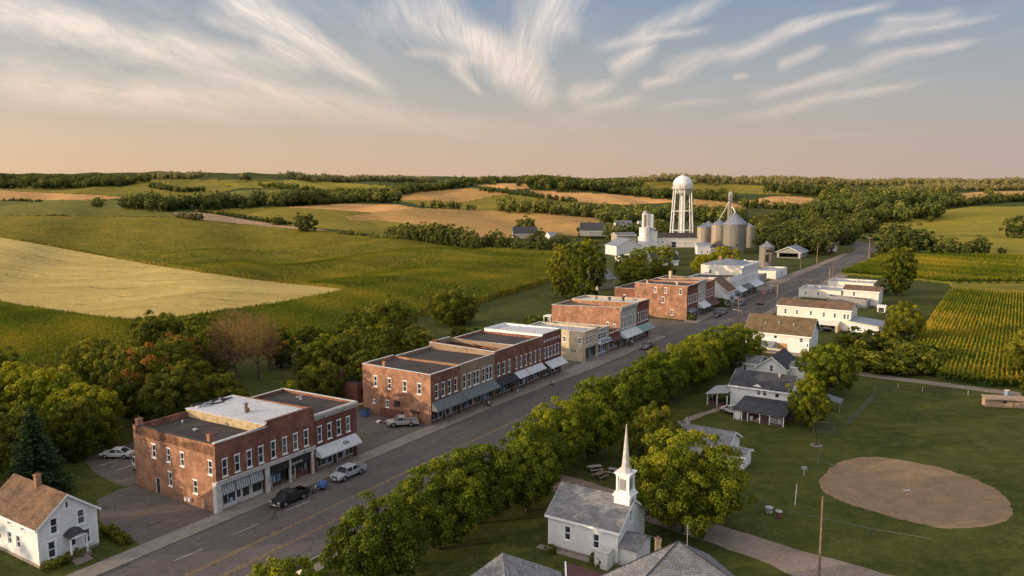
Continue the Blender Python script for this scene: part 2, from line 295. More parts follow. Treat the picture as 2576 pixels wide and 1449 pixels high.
# ---------------------------------------------------------------- mesh builder
def tag(o, label=None, cat=None, group=None, kind=None):
    if label: o['label'] = label
    if cat: o['category'] = cat
    if group: o['group'] = group
    if kind: o['kind'] = kind
    return o
def thing(name, label, cat, s, t, rz=0.0, group=None, z=0.0, world=False):
    o = bpy.data.objects.new(name, None); COL.objects.link(o); o.empty_display_size = 0.3
    x, y = (s, t) if world else W(s, t)
    o.location = (x, y, z); o.rotation_euler = (0, 0, rz if world else ROT + rz)
    return tag(o, label, cat, group)
class MB:
    def __init__(s): s.v = []; s.f = []; s.m = []; s.mats = []; s.xf = None
    def mi(s, mat):
        mat = M[mat] if isinstance(mat, str) else mat
        if mat not in s.mats: s.mats.append(mat)
        return s.mats.index(mat)
    def add(s, vs, fs, mat):
        k = len(s.v); i = s.mi(mat)
        if s.xf is not None: vs = [tuple(s.xf @ Vector(p)) for p in vs]
        s.v += [tuple(p) for p in vs]; s.f += [tuple(q + k for q in f) for f in fs]; s.m += [i]*len(fs)
    def poly(s, pts, mat): s.add(pts, [tuple(range(len(pts)))], mat)
    def box(s, x0, x1, y0, y1, z0, z1, mat):
        s.add([(x0,y0,z0),(x1,y0,z0),(x1,y1,z0),(x0,y1,z0),(x0,y0,z1),(x1,y0,z1),(x1,y1,z1),(x0,y1,z1)],
              [(3,2,1,0),(4,5,6,7),(0,1,5,4),(1,2,6,5),(2,3,7,6),(3,0,4,7)], mat)
    def hexa(s, p, mat):  # 8 points, bottom ring then top ring
        s.add(p, [(3,2,1,0),(4,5,6,7),(0,1,5,4),(1,2,6,5),(2,3,7,6),(3,0,4,7)], mat)
    def slab(s, ring, th, mat):   # planar ring (ccw from above), thickness downwards
        n = len(ring); lo = [(x, y, z-th) for x, y, z in ring]
        s.add(list(ring)+lo, [tuple(range(n)), tuple(range(2*n-1, n-1, -1))] + [(i, n+i, n+(i+1) % n, (i+1) % n) for i in range(n)], mat)
    def cyl(s, a, b, r0, r1=None, n=8, mat='wood', caps=True):
        r1 = r0 if r1 is None else r1; a = Vector(a); b = Vector(b); d = (b-a)
        if d.length < 1e-6: return
        d.normalize(); q = d.orthogonal().normalized(); w = d.cross(q)
        vs = []
        for p, r in ((a, r0), (b, r1)):
            for i in range(n):
                th = 2*PI*i/n; vs.append(p + q*(r*math.cos(th)) + w*(r*math.sin(th)))
        fs = [(i, (i+1) % n, n+(i+1) % n, n+i) for i in range(n)]
        if caps: fs += [tuple(range(n-1, -1, -1)), tuple(range(n, 2*n))]
        s.add(vs, fs, mat)
    def lathe(s, prof, n, mat, c=(0, 0)):
        vs = []; fs = []
        for r, z in prof:
            for i in range(n):
                th = 2*PI*i/n; vs.append((c[0]+r*math.cos(th), c[1]+r*math.sin(th), z))
        for k in range(len(prof)-1):
            for i in range(n): fs.append((k*n+i, k*n+(i+1) % n, (k+1)*n+(i+1) % n, (k+1)*n+i))
        s.add(vs, fs, mat)
    def loft(s, rings, mat, cap=True):
        n = len(rings[0]); vs = [p for r in rings for p in r]; fs = []
        for k in range(len(rings)-1):
            for i in range(n): fs.append((k*n+i, k*n+(i+1) % n, (k+1)*n+(i+1) % n, (k+1)*n+i))
        if cap: fs += [tuple(range(n-1, -1, -1)), tuple(range((len(rings)-1)*n, len(rings)*n))]
        s.add(vs, fs, mat)
    def mesh(s, name, smooth=False, lathe_uv=False):
        me = bpy.data.meshes.new(name); me.from_pydata(s.v, [], s.f)
        for m in s.mats: me.materials.append(m)
        me.polygons.foreach_set('material_index', s.m)
        if smooth: me.polygons.foreach_set('use_smooth', [True]*len(s.f))
        uv = me.uv_layers.new(name='UVMap')
        for p in me.polygons:
            n = p.normal
            if lathe_uv:
                for li in p.loop_indices:
                    c = me.vertices[me.loops[li].vertex_index].co; ctr = p.center
                    th = math.atan2(c.y, c.x); tc = math.atan2(ctr.y, ctr.x)
                    while th-tc > PI: th -= 2*PI
                    while th-tc < -PI: th += 2*PI
                    uv.data[li].uv = (th*lathe_uv, c.z if abs(n.z) < 0.9 else c.z + math.hypot(c.x, c.y))
            elif abs(n.z) > 0.97:
                for li in p.loop_indices:
                    c = me.vertices[me.loops[li].vertex_index].co; uv.data[li].uv = (c.x, c.y)
            else:
                h = Vector((-n.y, n.x, 0)).normalized(); up = n.cross(h).normalized()
                if up.z < 0: up = -up
                for li in p.loop_indices:
                    c = me.vertices[me.loops[li].vertex_index].co; uv.data[li].uv = (c.dot(h), c.dot(up))
        me.update(); return me
    def build(s, name, parent=None, smooth=False, lathe_uv=False, loc=None):
        o = bpy.data.objects.new(name, s.mesh(name, smooth, lathe_uv)); COL.objects.link(o)
        if parent is not None: o.parent = parent
        if loc is not None: o.location = loc
        return o
def np_mesh(name, verts, quads, mats, midx=None, tint=None, smooth=False):
    me = bpy.data.meshes.new(name); nv = len(verts); nf = len(quads); k = quads.shape[1]
    me.vertices.add(nv); me.vertices.foreach_set('co', np.asarray(verts, dtype=np.float32).ravel())
    me.loops.add(nf*k); me.loops.foreach_set('vertex_index', np.asarray(quads, dtype=np.int32).ravel())
    me.polygons.add(nf); me.polygons.foreach_set('loop_start', np.arange(0, nf*k, k, dtype=np.int32))
    for m in mats: me.materials.append(M[m] if isinstance(m, str) else m)
    if midx is not None: me.polygons.foreach_set('material_index', np.asarray(midx, dtype=np.int32))
    if smooth: me.polygons.foreach_set('use_smooth', np.ones(nf, dtype=bool))
    if tint is not None:
        a = me.attributes.new('tint', 'FLOAT', 'FACE'); a.data.foreach_set('value', np.asarray(tint, dtype=np.float32))
    me.update(calc_edges=True); return me
def link(name, me, parent=None, loc=(0, 0, 0)):
    o = bpy.data.objects.new(name, me); COL.objects.link(o); o.location = loc
    if parent is not None: o.parent = parent
    return o
def copy_thing(root, label=None, group=None):
    r = root.copy(); COL.objects.link(r)
    if label: r['label'] = label
    if group: r['group'] = group
    def rec(a, b):
        for ch in KIDS.get(a.name, list(a.children)):
            c = ch.copy(); COL.objects.link(c); c.parent = b; rec(ch, c)
    rec(root, r); return r
KIDS = {}
# ---------------------------------------------------------------- world: daylight sky low sun, haze, cirrus
wd = bpy.data.worlds.new("World"); scene.world = wd; wd.use_nodes = True
w = NT(wd.node_tree); w.n.clear()
out = w.new('ShaderNodeOutputWorld'); bg = w.new('ShaderNodeBackground')
sky = w.new('ShaderNodeTexSky', sky_type='NISHITA'); sky.sun_disc = False
sky.sun_elevation = SUN_EL; sky.sun_rotation = SUN_AZ; sky.air_density = 1.0; sky.dust_density = 1.5; sky.ozone_density = 2.0
dirv = w.new('ShaderNodeTexCoord').outputs['Generated']
X, Y, Z = w.sep(dirv)
Zc = w.m('MAXIMUM', Z, 0.0)
# haze gradient, warm near the horizon, warmer towards the sun (left)
K = 13.6
def k3(c): return tuple(q*K for q in c)
elev = w.m('DIVIDE', Zc, 0.36)
gl = w.ramp(elev, [(0.0, (0.62, 0.415, 0.255)), (0.12, (0.57, 0.42, 0.285)), (0.30, (0.42, 0.39, 0.335)), (0.58, (0.235, 0.285, 0.355)), (1.0, (0.135, 0.195, 0.335))])
gr = w.ramp(elev, [(0.0, (0.42, 0.32, 0.275)), (0.12, (0.385, 0.315, 0.28)), (0.30, (0.31, 0.315, 0.325)), (0.58, (0.19, 0.255, 0.35)), (1.0, (0.125, 0.19, 0.335))])
side = w.mapr(X, -0.55, 0.55)
grad = w.mix(side, gl, gr)
grad = w.mix(1.0, grad, (K, K, K), 'MULTIPLY')
over = w.mapr(Z, 0.26, 0.62, 0.0, 1.0)      # unseen pale sky overhead, added to raise the ambient light
grad = w.mix(over, grad, (0.54*K, 0.53*K, 0.56*K))
base = w.mix(0.88, sky.outputs[0], grad)
# warm glow round the low sun and brighter sky behind, added as fill light
sdn = w.new('ShaderNodeVectorMath', operation='DOT_PRODUCT'); w.put(sdn, 0, dirv); sdn.inputs[1].default_value = tuple(SD)
glow = w.m('POWER', w.m('MAXIMUM', sdn.outputs['Value'], 0.0), 3.5)
base = w.mix(1.0, base, w.mix(glow, (0, 0, 0), (1.10*K, 0.90*K, 0.70*K)), 'ADD')
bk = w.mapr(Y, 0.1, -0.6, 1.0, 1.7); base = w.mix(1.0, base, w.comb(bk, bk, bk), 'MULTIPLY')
# cirrus: fibres that run away from the viewer, on top of explicit streaks and plumes given by direction
Yc = w.m('MAXIMUM', Y, 0.05)
A = w.m('DIVIDE', X, Yc); B = w.m('DIVIDE', Z, Yc)
zz = w.m('ADD', Zc, 0.015)
pc = w.comb(w.m('DIVIDE', X, zz), w.m('DIVIDE', Y, zz))
wn = w.noise(pc, 0.35, 4, 0.6, 0, 1)
wv = w.new('ShaderNodeVectorMath', operation='MULTIPLY_ADD'); w.put(wv, 0, wn); wv.inputs[1].default_value = (0.8, 1.6, 0); w.put(wv, 2, pc)
fib = w.noise(w.mapping(wv.outputs[0], sc=(2.4, 0.16, 1)), 1.0, 8, 0.66, 0.35)
fib2 = w.noise(w.mapping(wv.outputs[0], loc=(3, 1, 0), sc=(0.75, 0.08, 1)), 1.0, 6, 0.6, 0.6)
wob = w.noise(w.mapping(w.comb(A, B), sc=(1, 2.5, 1)), 6.0, 2, 0.5, 0.0, 1)
wa = w.new('ShaderNodeVectorMath', operation='MULTIPLY_ADD'); w.put(wa, 0, wob); wa.inputs[1].default_value = (0.030, 0.026, 0); w.put(wa, 2, w.comb(w.m('SUBTRACT', A, 0.015), w.m('SUBTRACT', B, 0.013)))
WA, WB, _ = w.sep(wa.outputs[0])
def ab(px, py):
    r = pixray(px, py); return r[0]/r[1], r[2]/r[1]
va, vb = ab(1240, 470)
rx_ = w.m('SUBTRACT', WA, va); ry_ = w.m('SUBTRACT', WB, vb)
ang = w.m('ARCTAN2', rx_, ry_); rad = w.m('SQRT', w.m('MULTIPLY_ADD', rx_, rx_, w.m('MULTIPLY', ry_, ry_)))
FN = w.noise(w.comb(w.m('MULTIPLY', rad, 12.0), w.m('MULTIPLY', ang, 15.0), 0.0), 1.0, 8, 0.68, 0.25)
FN2 = w.noise(w.comb(w.m('MULTIPLY', rad, 22.0), w.m('MULTIPLY', ang, 42.0), 3.0), 1.0, 6, 0.68, 0.3)
FNM = w.m('MULTIPLY', w.mapr(FN, 0.28, 0.68, 0.22, 1.22), w.mapr(FN2, 0.3, 0.66, 0.70, 1.2))
# feathery noise used inside each streak: stretched along the streak
def streak(x0, y0, x1, y1, wpx, amp, w1=None, soft=1.0):
    """a streak from one direction to another; wpx and w1 = half widths (px of the photograph) at its ends"""
    a0, b0 = ab(x0, y0); a1, b1 = ab(x1, y1); L = math.hypot(a1-a0, b1-b0); ux, uy = (a1-a0)/L, (b1-b0)/L
    w1 = wpx if w1 is None else w1
    dx = w.m('SUBTRACT', WA, a0); dy = w.m('SUBTRACT', WB, b0)
    tt = w.m('DIVIDE', w.m('MULTIPLY_ADD', dx, ux, w.m('MULTIPLY', dy, uy)), L)
    nn = w.m('MULTIPLY_ADD', dx, -uy, w.m('MULTIPLY', dy, ux))
    hw = w.m('MULTIPLY_ADD', tt, (w1-wpx)/2018.0, wpx/2018.0)
    q = w.m('DIVIDE', w.m('ABSOLUTE', nn), w.m('MAXIMUM', hw, 0.001))
    q = w.m('ADD', q, w.m('MULTIPLY', w.m('SUBTRACT', FN, 0.5), 1.5))
    mk = w.mapr(q, -0.15, 1.1, 1.0, 0.0)
    mk = w.m('MULTIPLY', mk, w.mapr(tt, -0.02, 0.18)); mk = w.m('MULTIPLY', mk, w.mapr(tt, 0.75, 1.05, 1, 0))
    return w.m('MULTIPLY', mk, amp)
S = [(-200,-60, 1020,330, 60,0.75,24), (520,-60, 985,235, 62,1.15,20), (-100,20, 560,150, 42,0.7,24), (360,70, 790,190, 38,0.6,16),
     (-100,215, 700,315, 40,0.75,12), (-50,185, 560,275, 26,0.6,12), (480,20, 780,140, 20,0.5,8), (640,100, 800,170, 26,0.8,14),
     (300,230, 1400,345, 62,0.65,22), (-100,120, 700,300, 60,0.5,36),
     (930,-30, 1290,185, 76,0.72,36), (1060,-40, 1300,190, 50,0.6,40), (1440,-90, 1275,200, 72,0.95,50), (1180,60, 1310,230, 50,0.6,35), (1120,150, 1215,235, 22,0.9,8), (1285,140, 1385,265, 62,1.15,28),
     (1000,130, 1240,170, 16,0.5,14), (1385,40, 1470,80, 40,0.5,30),
     (1525,180, 1660,105, 26,0.95,18), (1480,120, 1800,60, 16,0.7,12), (1560,95, 1860,-20, 26,0.6,20), (1660,190, 1830,110, 30,0.75,18),
     (1790,150, 2090,40, 26,0.75,14), (1950,80, 2260,0, 16,0.7,10), (1950,160, 2075,120, 18,0.8,10), (2190,60, 2440,25, 20,0.65,14),
     (2130,110, 2520,35, 24,0.65,8), (1880,245, 2180,175, 14,0.8,20), (2140,170, 2480,105, 20,0.7,12), (1810,305, 2340,205, 16,0.65,10),
     (1600,215, 1700,195, 16,0.75,10), (1420,245, 1550,205, 26,0.8,14), (1440,285, 1610,240, 24,0.6,14), (1840,190, 1890,182, 9,0.7,6),
     (1620,275, 1850,250, 14,0.4,8), (1820,358, 2300,330, 10,0.35,6), (1380,300, 1550,330, 26,0.35,12), (1000,325, 1400,375, 14,0.35,8)]
acc = None
for st in S:
    k = streak(st[0], st[1], st[2], st[3], st[4]*1.3, st[5], st[6]*1.3)
    acc = k if acc is None else w.m('ADD', acc, w.m('MULTIPLY', k, w.m('SUBTRACT', 1.0, w.m('MULTIPLY', acc, 0.55))))
gen = w.m('MULTIPLY', w.mapr(fib, 0.50, 0.80, 0, 1), w.mapr(fib2, 0.42, 0.66, 0, 0.30))
veil = w.m('MULTIPLY', w.mapr(fib2, 0.42, 0.70, 0.0, 0.15), w.mapr(X, 0.25, -0.45, 0.15, 1.3))
lo = w.mapr(Z, 0.035, 0.10)
acc = w.m('MULTIPLY', w.m('MINIMUM', acc, 1.05), FNM)
acc = w.m('MULTIPLY', w.mapr(acc, 0.03, 0.85), 0.95)
cl = w.m('MULTIPLY', w.m('ADD', w.m('ADD', acc, gen), veil), w.mapr(fib, 0.25, 0.62, 0.72, 1.15))
cl = w.m('MULTIPLY', cl, lo, clamp=True)
cc = w.mix(w.mapr(Z, 0.03, 0.20), (0.63*K, 0.47*K, 0.35*K), (0.74*K, 0.65*K, 0.57*K))
cc = w.mix(w.mapr(X, -0.5, 0.5, 0.0, 0.35), cc, (0.50*K, 0.45*K, 0.43*K))
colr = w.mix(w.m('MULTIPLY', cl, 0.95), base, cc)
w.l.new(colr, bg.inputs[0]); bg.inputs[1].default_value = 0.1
w.l.new(bg.outputs[0], out.inputs[0])
wd.cycles.sampling_method = 'MANUAL'; wd.cycles.sample_map_resolution = 512
DETAIL = True
# ---------------------------------------------------------------- terrain height
def sstep(a, b, x):
    t = np.clip((x-a)/(b-a), 0, 1); return t*t*(3-2*t)
_RA = np.radians([-90, -45, -33, -26, -20, -13, -8, -3, 2, 8, 14, 20, 27, 34, 45, 90])
_RH = np.array([50, 56, 62, 60, 61, 55, 49, 47, 52, 40, 36, 32, 27, 27, 30, 30.])
# gentle domes: (direction px, distance, height, half width across, half depth)
_HILLS = [(1130, 1500, 15, 230, 190), (1350, 1350, 9, 150, 140), (620, 1750, 17, 280, 200), (150, 1350, 9, 330, 170), (1000, 960, 7, 330, 120),
          (1700, 1350, 7, 220, 150), (1990, 1150, 9, 130, 120), (2500, 1200, 8, 200, 150), (2450, 760, 7, 110, 90), (2560, 900, 8, 130, 100), (60, 900, 5, 200, 120), (900, 2500, 10, 400, 200),
          (300, 2300, 10, 400, 250), (1600, 2300, 10, 300, 220), (2100, 2200, 10, 300, 220), (2450, 2400, 10, 300, 220)]
_GA = [(math.sin(a)*k, math.cos(a)*k, p) for a, k, p in ((0.3, 2*PI/640, 1.0), (1.5, 2*PI/830, 2.2), (2.5, 2*PI/520, 0.4), (0.9, 2*PI/1150, 3.0), (2.0, 2*PI/370, 5.0))]
def hgt(x, y):
    x = np.asarray(x, float); y = np.asarray(y, float)
    D = np.hypot(x, y); az = np.arctan2(x, y)
    R = np.interp(az, _RA, _RH)
    p = sstep(650, 3600, D)
    z = R*p
    z = z - 16*sstep(4200, 7000, D)
    for px, dd, hh, wx, wy in _HILLS:
        hh = hh*1.45
        a = math.atan((px-1288)/2018.0); cx, cy = dd*math.tan(a), dd
        z = z + hh*np.exp(-((x-cx)/wx)**2 - ((y-cy)/wy)**2)
    n = np.zeros_like(z)
    for gx, gy, ph in _GA: n = n + np.sin(x*gx + y*gy + ph + 1.3*np.sin(x*0.0021 + ph))
    z = z + n*(1.3 + 2.6*sstep(900, 2600, D))*sstep(560, 1100, D)
    near = sstep(540, 860, np.hypot(x, y))
    # land falls away gently to the west of town and rolls a little on both sides
    tt_ = (x-ORG[0])*V[0] + (y-ORG[1])*V[1]
    wq_ = sstep(85, 190, tt_)*(1-sstep(520, 900, D))*sstep(-50, 60, y)
    west = -0.040*np.clip(tt_-85, 0, 330)*wq_
    rip = 1.7*np.sin(x*0.047+y*0.021+0.6)+1.35*np.sin(x*0.026-y*0.039+2.0)+0.5*np.sin(x*0.09+y*0.035+1.1)
    off = sstep(95, 210, np.abs(tt_))*sstep(60, 160, y)
    return z*near + west + rip*off
def project(x, y, z):
    dz = z - CAM_Z; c, s_ = math.cos(PITCH), math.sin(PITCH)
    f = y*c - dz*s_; u = y*s_ + dz*c; f = np.where(f < 1, 1, f)
    return 1288 + FPX*x/f, 724.5 - FPX*u/f
_KS = np.concatenate([np.arange(40, 900, 2.0), np.geomspace(900, 9000, 1400)])
def onland(px, py):
    """the first point of the land that the direction (px, py) meets; None for sky"""
    r = pixray(px, py); h = math.hypot(r[0], r[1]); X_ = r[0]/h*_KS; Y_ = r[1]/h*_KS; Z_ = CAM_Z + r[2]/h*_KS
    g = hgt(X_, Y_); i = np.argmax(Z_ <= g)
    if Z_[i] > g[i]: return None
    if i == 0: return (X_[0], Y_[0], 0.0)
    a = (Z_[i-1]-g[i-1]); b = (g[i]-Z_[i]); k = a/(a+b+1e-9)
    x_ = X_[i-1]+(X_[i]-X_[i-1])*k; y_ = Y_[i-1]+(Y_[i]-Y_[i-1])*k
    return (x_, y_, float(hgt(x_, y_)))

# ---------------------------------------------------------------- one sheet of land, finer where it is looked at
def _rows():
    r = [20.0]
    while r[-1] < 16000:
        d = r[-1]; r.append(d*(1.06 if d < 125 else 1.0055 if d < 1000 else 1.009 if d < 4500 else 1.06))
    return np.array(r)
def _cols():
    f = np.arange(-36.0, 36.0, 0.085); m_ = np.arange(36.0, 62.0, 0.4); c = np.arange(62.0, 298.0, 3.0); return np.radians(np.concatenate([f, m_, c, np.arange(298.0, 324.0, 0.4)]))
RR = _rows(); CC = _cols(); NR, NC_ = len(RR), len(CC)
GX = RR[:, None]*np.sin(CC)[None, :]; GY = RR[:, None]*np.cos(CC)[None, :]; GZ = hgt(GX, GY)
gv = np.stack([GX, GY, GZ], -1).reshape(-1, 3)
ii, jj = np.meshgrid(np.arange(NR-1), np.arange(NC_), indexing='ij')
j2 = (jj+1) % NC_
gq = np.stack([ii*NC_+jj, (ii+1)*NC_+jj, (ii+1)*NC_+j2, ii*NC_+j2], -1).reshape(-1, 4)[:, ::-1]
cen = len(gv); gv2 = np.vstack([gv, [[0, 0, 0]]])
fan = np.stack([np.full(NC_//2, cen), np.arange(0, NC_-1, 2)[:NC_//2], (np.arange(0, NC_-1, 2)[:NC_//2]+1) % NC_, (np.arange(0, NC_-1, 2)[:NC_//2]+2) % NC_], -1)[:, [0, 3, 2, 1]]
M['meadow'] = m_ground('meadow', ((0.036, 0.046, 0.010), (0.064, 0.073, 0.015), (0.092, 0.095, 0.022), (0.125, 0.11, 0.038)), 0.07, 0.5, None, 2.2, 0.12)
ground = link('ground', np_mesh('ground', gv2, np.vstack([gq, fan]), ['meadow'], smooth=True)); tag(ground, kind='structure')

# cell centres as seen from above the town, used to say which field a cell belongs to
cx_ = (GX[:-1]+GX[1:])/2; cy_ = (GY[:-1]+GY[1:])/2
cz_ = hgt(cx_, cy_); sh = (RR[:-1, None]*0)
_a = CC + np.append(np.diff(CC), 0.001)/2
cx_ = ((RR[:-1]+RR[1:])/2)[:, None]*np.sin(_a)[None]; cy_ = ((RR[:-1]+RR[1:])/2)[:, None]*np.cos(_a)[None]; cz_ = hgt(cx_, cy_)
CPX, CPY = project(cx_, cy_, cz_)
VIS = (np.abs(_a)[None, :] < math.radians(60)) | (_a[None, :] > math.radians(300)); VIS = np.broadcast_to(VIS, CPX.shape)
# cells hidden behind a crest would fall on whatever field lies in front: keep those seen or nearly seen
def inpoly(px, py, poly):
    n = len(poly); r = np.zeros(px.shape, bool)
    for i in range(n):
        x1, y1 = poly[i]; x2, y2 = poly[(i+1) % n]
        if y1 == y2: continue
        c = ((y1 > py) != (y2 > py)) & (px < (x2-x1)*(py-y1)/(y2-y1)+x1); r ^= c
    return r
def wobble(amp, sc, seed):
    return amp*(np.sin(cx_/sc*2.1+seed)+np.sin(cy_/sc*1.7+seed*2)+np.sin((cx_+cy_)/sc*3.3+seed*3))/3
FIELD_MASK = np.zeros(CPX.shape, np.int32); FID = 0
def field(name, label, poly, hc, mat, cat='field', dmin=100, dmax=6000, wob=0.6, rough=0.15, exclude=None):
    global FID
    D = np.hypot(cx_, cy_)
    k = 2018.0*wob/np.maximum(D, 50)
    m = inpoly(CPX + wobble(1, 5, FID+1)*k, CPY + wobble(1, 7, FID+4)*k*0.10, poly) & (D > dmin) & (D < dmax) & VIS
    m[-1, :] = False
    m &= (FIELD_MASK == 0)
    FID += 1; FIELD_MASK[m] = FID
    I, J = np.nonzero(m)
    if len(I) == 0: print('EMPTY FIELD', name, label); return None
    J2 = (J+1) % NC_
    q = np.stack([I*NC_+J, I*NC_+J2, (I+1)*NC_+J2, (I+1)*NC_+J], -1)
    used = np.unique(q); mp = np.full(NR*NC_, -1, np.int64); mp[used] = np.arange(len(used))
    tv = gv[used].copy(); r = np.hypot(tv[:, 0], tv[:, 1])
    tv[:, 2] += hc + rough*hc*(RNG.random(len(used))-0.5)
    quads = [mp[q]]
    # the standing edge of the crop
    mm = np.zeros((NR, NC_+1), bool); mm[:-1, :-1] = m
    ev = []
    def edge(sel, a, b): ev.append(np.stack([a[sel], b[sel]], -1))
    i0 = I*NC_+J; i1 = I*NC_+J2; i2 = (I+1)*NC_+J2; i3 = (I+1)*NC_+J
    low = np.where(I > 0, m[np.maximum(I-1, 0), J], False); edge(~low, i0, i1)
    up = m[np.minimum(I+1, NR-2), J]; edge(~up, i2, i3)
    rt = m[I, J2]; edge(~rt, i1, i2)
    lf = m[I, J-1]; edge(~lf, i3, i0)
    e = np.vstack(ev); eu = np.unique(e); mp2 = np.full(NR*NC_, -1, np.int64); mp2[eu] = np.arange(len(eu)) + len(used)
    bv = gv[eu].copy(); bv[:, 2] -= 0.3
    sk = np.stack([mp2[e[:, 0]], mp2[e[:, 1]], mp[e[:, 1]], mp[e[:, 0]]], -1)
    o = link(name, np_mesh(name, np.vstack([tv, bv]), np.vstack(quads+[sk]), [mat], smooth=True))
    tag(o, label, cat, kind='stuff'); return o, m
G3 = m_ground
def m_wheat(name):
    m, t, o = material(name); v = posc(t)
    w1 = t.mapping(v, rot=(0, 0, math.radians(19)))       # rows run away to the right
    wn = t.noise(v, 0.02, 4, 0.6, 0, 1); wv = t.new('ShaderNodeVectorMath', operation='MULTIPLY_ADD'); t.put(wv, 0, wn); wv.inputs[1].default_value = (26, 26, 0); t.put(wv, 2, w1)
    x, y, _ = t.sep(wv.outputs[0])
    big = t.noise(t.mapping(wv.outputs[0], sc=(0.25, 1, 1)), 0.03, 6, 0.65); fine = t.noise(t.mapping(wv.outputs[0], sc=(0.12, 1, 1)), 1.1, 6, 0.7); gr = t.noise(v, 2.6, 4, 0.75)
    col = t.mix(t.mapr(big, 0.3, 0.7), (0.38, 0.285, 0.085), (0.57, 0.425, 0.14))
    k = t.m('MULTIPLY', t.mapr(fine, 0.3, 0.7, 0.66, 1.24), t.mapr(gr, 0.3, 0.7, 0.72, 1.26)); col = t.mix(1.0, col, t.comb(k, k, k), 'MULTIPLY')
    tr = t.m('ABSOLUTE', t.m('SUBTRACT', t.m('FRACT', t.m('DIVIDE', y, 17.0)), 0.5)); tk = t.mapr(tr, 0.06, 0.02, 0, 1); tk = t.m('MULTIPLY', tk, t.mapr(t.noise(t.mapping(wv.outputs[0], sc=(0.3, 1, 1)), 0.12, 5, 0.7), 0.46, 0.60), clamp=True)
    pt = t.mapr(t.noise(t.mapping(wv.outputs[0], sc=(0.35, 1, 1)), 0.16, 6, 0.75), 0.60, 0.70, 0, 0.6)
    col = t.mix(t.m('MAXIMUM', t.m('MULTIPLY', tk, 0.9), pt), col, (0.13, 0.13, 0.035))
    h = t.m('ADD', t.m('MULTIPLY', fine, 0.6), t.m('SUBTRACT', gr, t.m('MULTIPLY', tk, 0.5)))
    principled(t, o, col, 0.9, h, 0.9, 0.5, spec=0.1); M[name] = m
m_wheat('f_wheat')
M['f_corn'] = G3('f_corn', ((0.131, 0.129, 0.015), (0.213, 0.172, 0.019), (0.325, 0.205, 0.026), (0.093, 0.099, 0.012)), 0.012, 1.0, (math.radians(60), 0.35), 0.9, 1.5)
M['f_corn2'] = G3('f_corn2', ((0.096, 0.112, 0.016), (0.153, 0.151, 0.022), (0.244, 0.186, 0.031), (0.069, 0.086, 0.012)), 0.02, 1.0, (math.radians(-25), 0.3), 1.0, 1.0)
M['f_soy'] = G3('f_soy', ((0.106, 0.110, 0.022), (0.147, 0.141, 0.026), (0.212, 0.170, 0.031), (0.097, 0.088, 0.020)), 0.008, 0.8, (math.radians(80), 0.3), 0.35, 0.8)
M['f_gold'] = G3('f_gold', ((0.482, 0.263, 0.095), (0.568, 0.311, 0.113), (0.412, 0.236, 0.090), (0.312, 0.212, 0.068)), 0.006, 0.6, (math.radians(75), 0.2), 0.3, 0.6)
M['f_tan'] = G3('f_tan', ((0.331, 0.196, 0.065), (0.409, 0.233, 0.079), (0.257, 0.176, 0.057), (0.196, 0.164, 0.046)), 0.006, 0.7, (math.radians(65), 0.2), 0.3, 0.7)
M['f_fallow'] = G3('f_fallow', ((0.351, 0.230, 0.135), (0.299, 0.207, 0.115), (0.421, 0.271, 0.149), (0.211, 0.191, 0.068)), 0.02, 0.6, (math.radians(-60), 0.2), 0.5, 0.4)
M['f_lime'] = G3('f_lime', ((0.211, 0.188, 0.024), (0.294, 0.225, 0.030), (0.166, 0.158, 0.020), (0.129, 0.134, 0.020)), 0.018, 1.0, (math.radians(70), 0.2), 0.6, 1.0)
M['f_pasture'] = G3('f_pasture', ((0.146, 0.132, 0.019), (0.208, 0.165, 0.022), (0.291, 0.198, 0.028), (0.121, 0.108, 0.019)), 0.01, 0.6, (math.radians(85), 0.25), 0.4, 0.5)
M['f_cornrow'] = G3('f_cornrow', ((0.020, 0.036, 0.008), (0.030, 0.050, 0.010), (0.016, 0.028, 0.007), (0.035, 0.050, 0.012)), 0.05, 0.8, None, 2.0, 0.4)
FM = {}
FM['wheat'] = field('wheat_field', 'pale gold wheat field with green wheel tracks, at the near edge of the corn', [(-3200,590),(-60,588),(130,622),(400,672),(640,708),(875,733),(866,743),(700,777),(470,811),(345,822),(240,812),(130,795),(-10,768),(-3200,700)], 0.8, 'f_wheat', wob=0.5)
FM['cornL'] = field('corn_field', 'tall green corn with tan tassels wrapping round the pale wheat, behind the shops', [(-3200,540),(200,548),(450,552),(600,568),(740,581),(900,593),(1060,613),(1250,631),(1414,641),(1416,700),(1300,735),(1200,764),(1100,790),(1010,798),(850,850),(700,885),(400,935),(-10,945),(-3200,1400)], 2.0, 'f_corn', wob=0.6)
field('soybean_field', 'dull green field strip beyond the corn, below the orange stubble', [(-3200,505),(0,505),(300,503),(430,535),(452,549),(200,546),(-3200,538)], 0.7, 'f_soy')
field('stubble_field', 'orange gold stubble field, far behind the wheat', [(-3200,470),(0,480),(180,488),(330,497),(250,503),(130,506),(-3200,504)], 0.3, 'f_gold')
field('fallow_field', 'narrow pinkish brown fallow strip running to the round lone tree', [(400,532),(520,535),(620,553),(745,571),(835,581),(740,582),(620,569),(500,556),(430,546)], 0.1, 'f_fallow')
field('stubble_field', 'bright orange triangle of stubble above the tan slope', [(700,522),(864,513),(1000,515),(1052,524),(941,536),(800,526)], 0.3, 'f_gold')
field('grain_field', 'wide tan grain slope in front of the water tower village edge', [(864,545),(941,536),(1052,524),(1300,531),(1500,548),(1580,560),(1500,598),(1407,592),(1216,602),(1060,590),(1100,570),(950,556),(880,556)], 0.4, 'f_tan')
field('soybean_field', 'mid green slope around the two lone trees', [(480,530),(700,522),(800,526),(941,536),(864,545),(880,556),(950,556),(1100,570),(1060,590),(1000,600),(850,578),(740,568),(620,548)], 0.5, 'f_pasture')
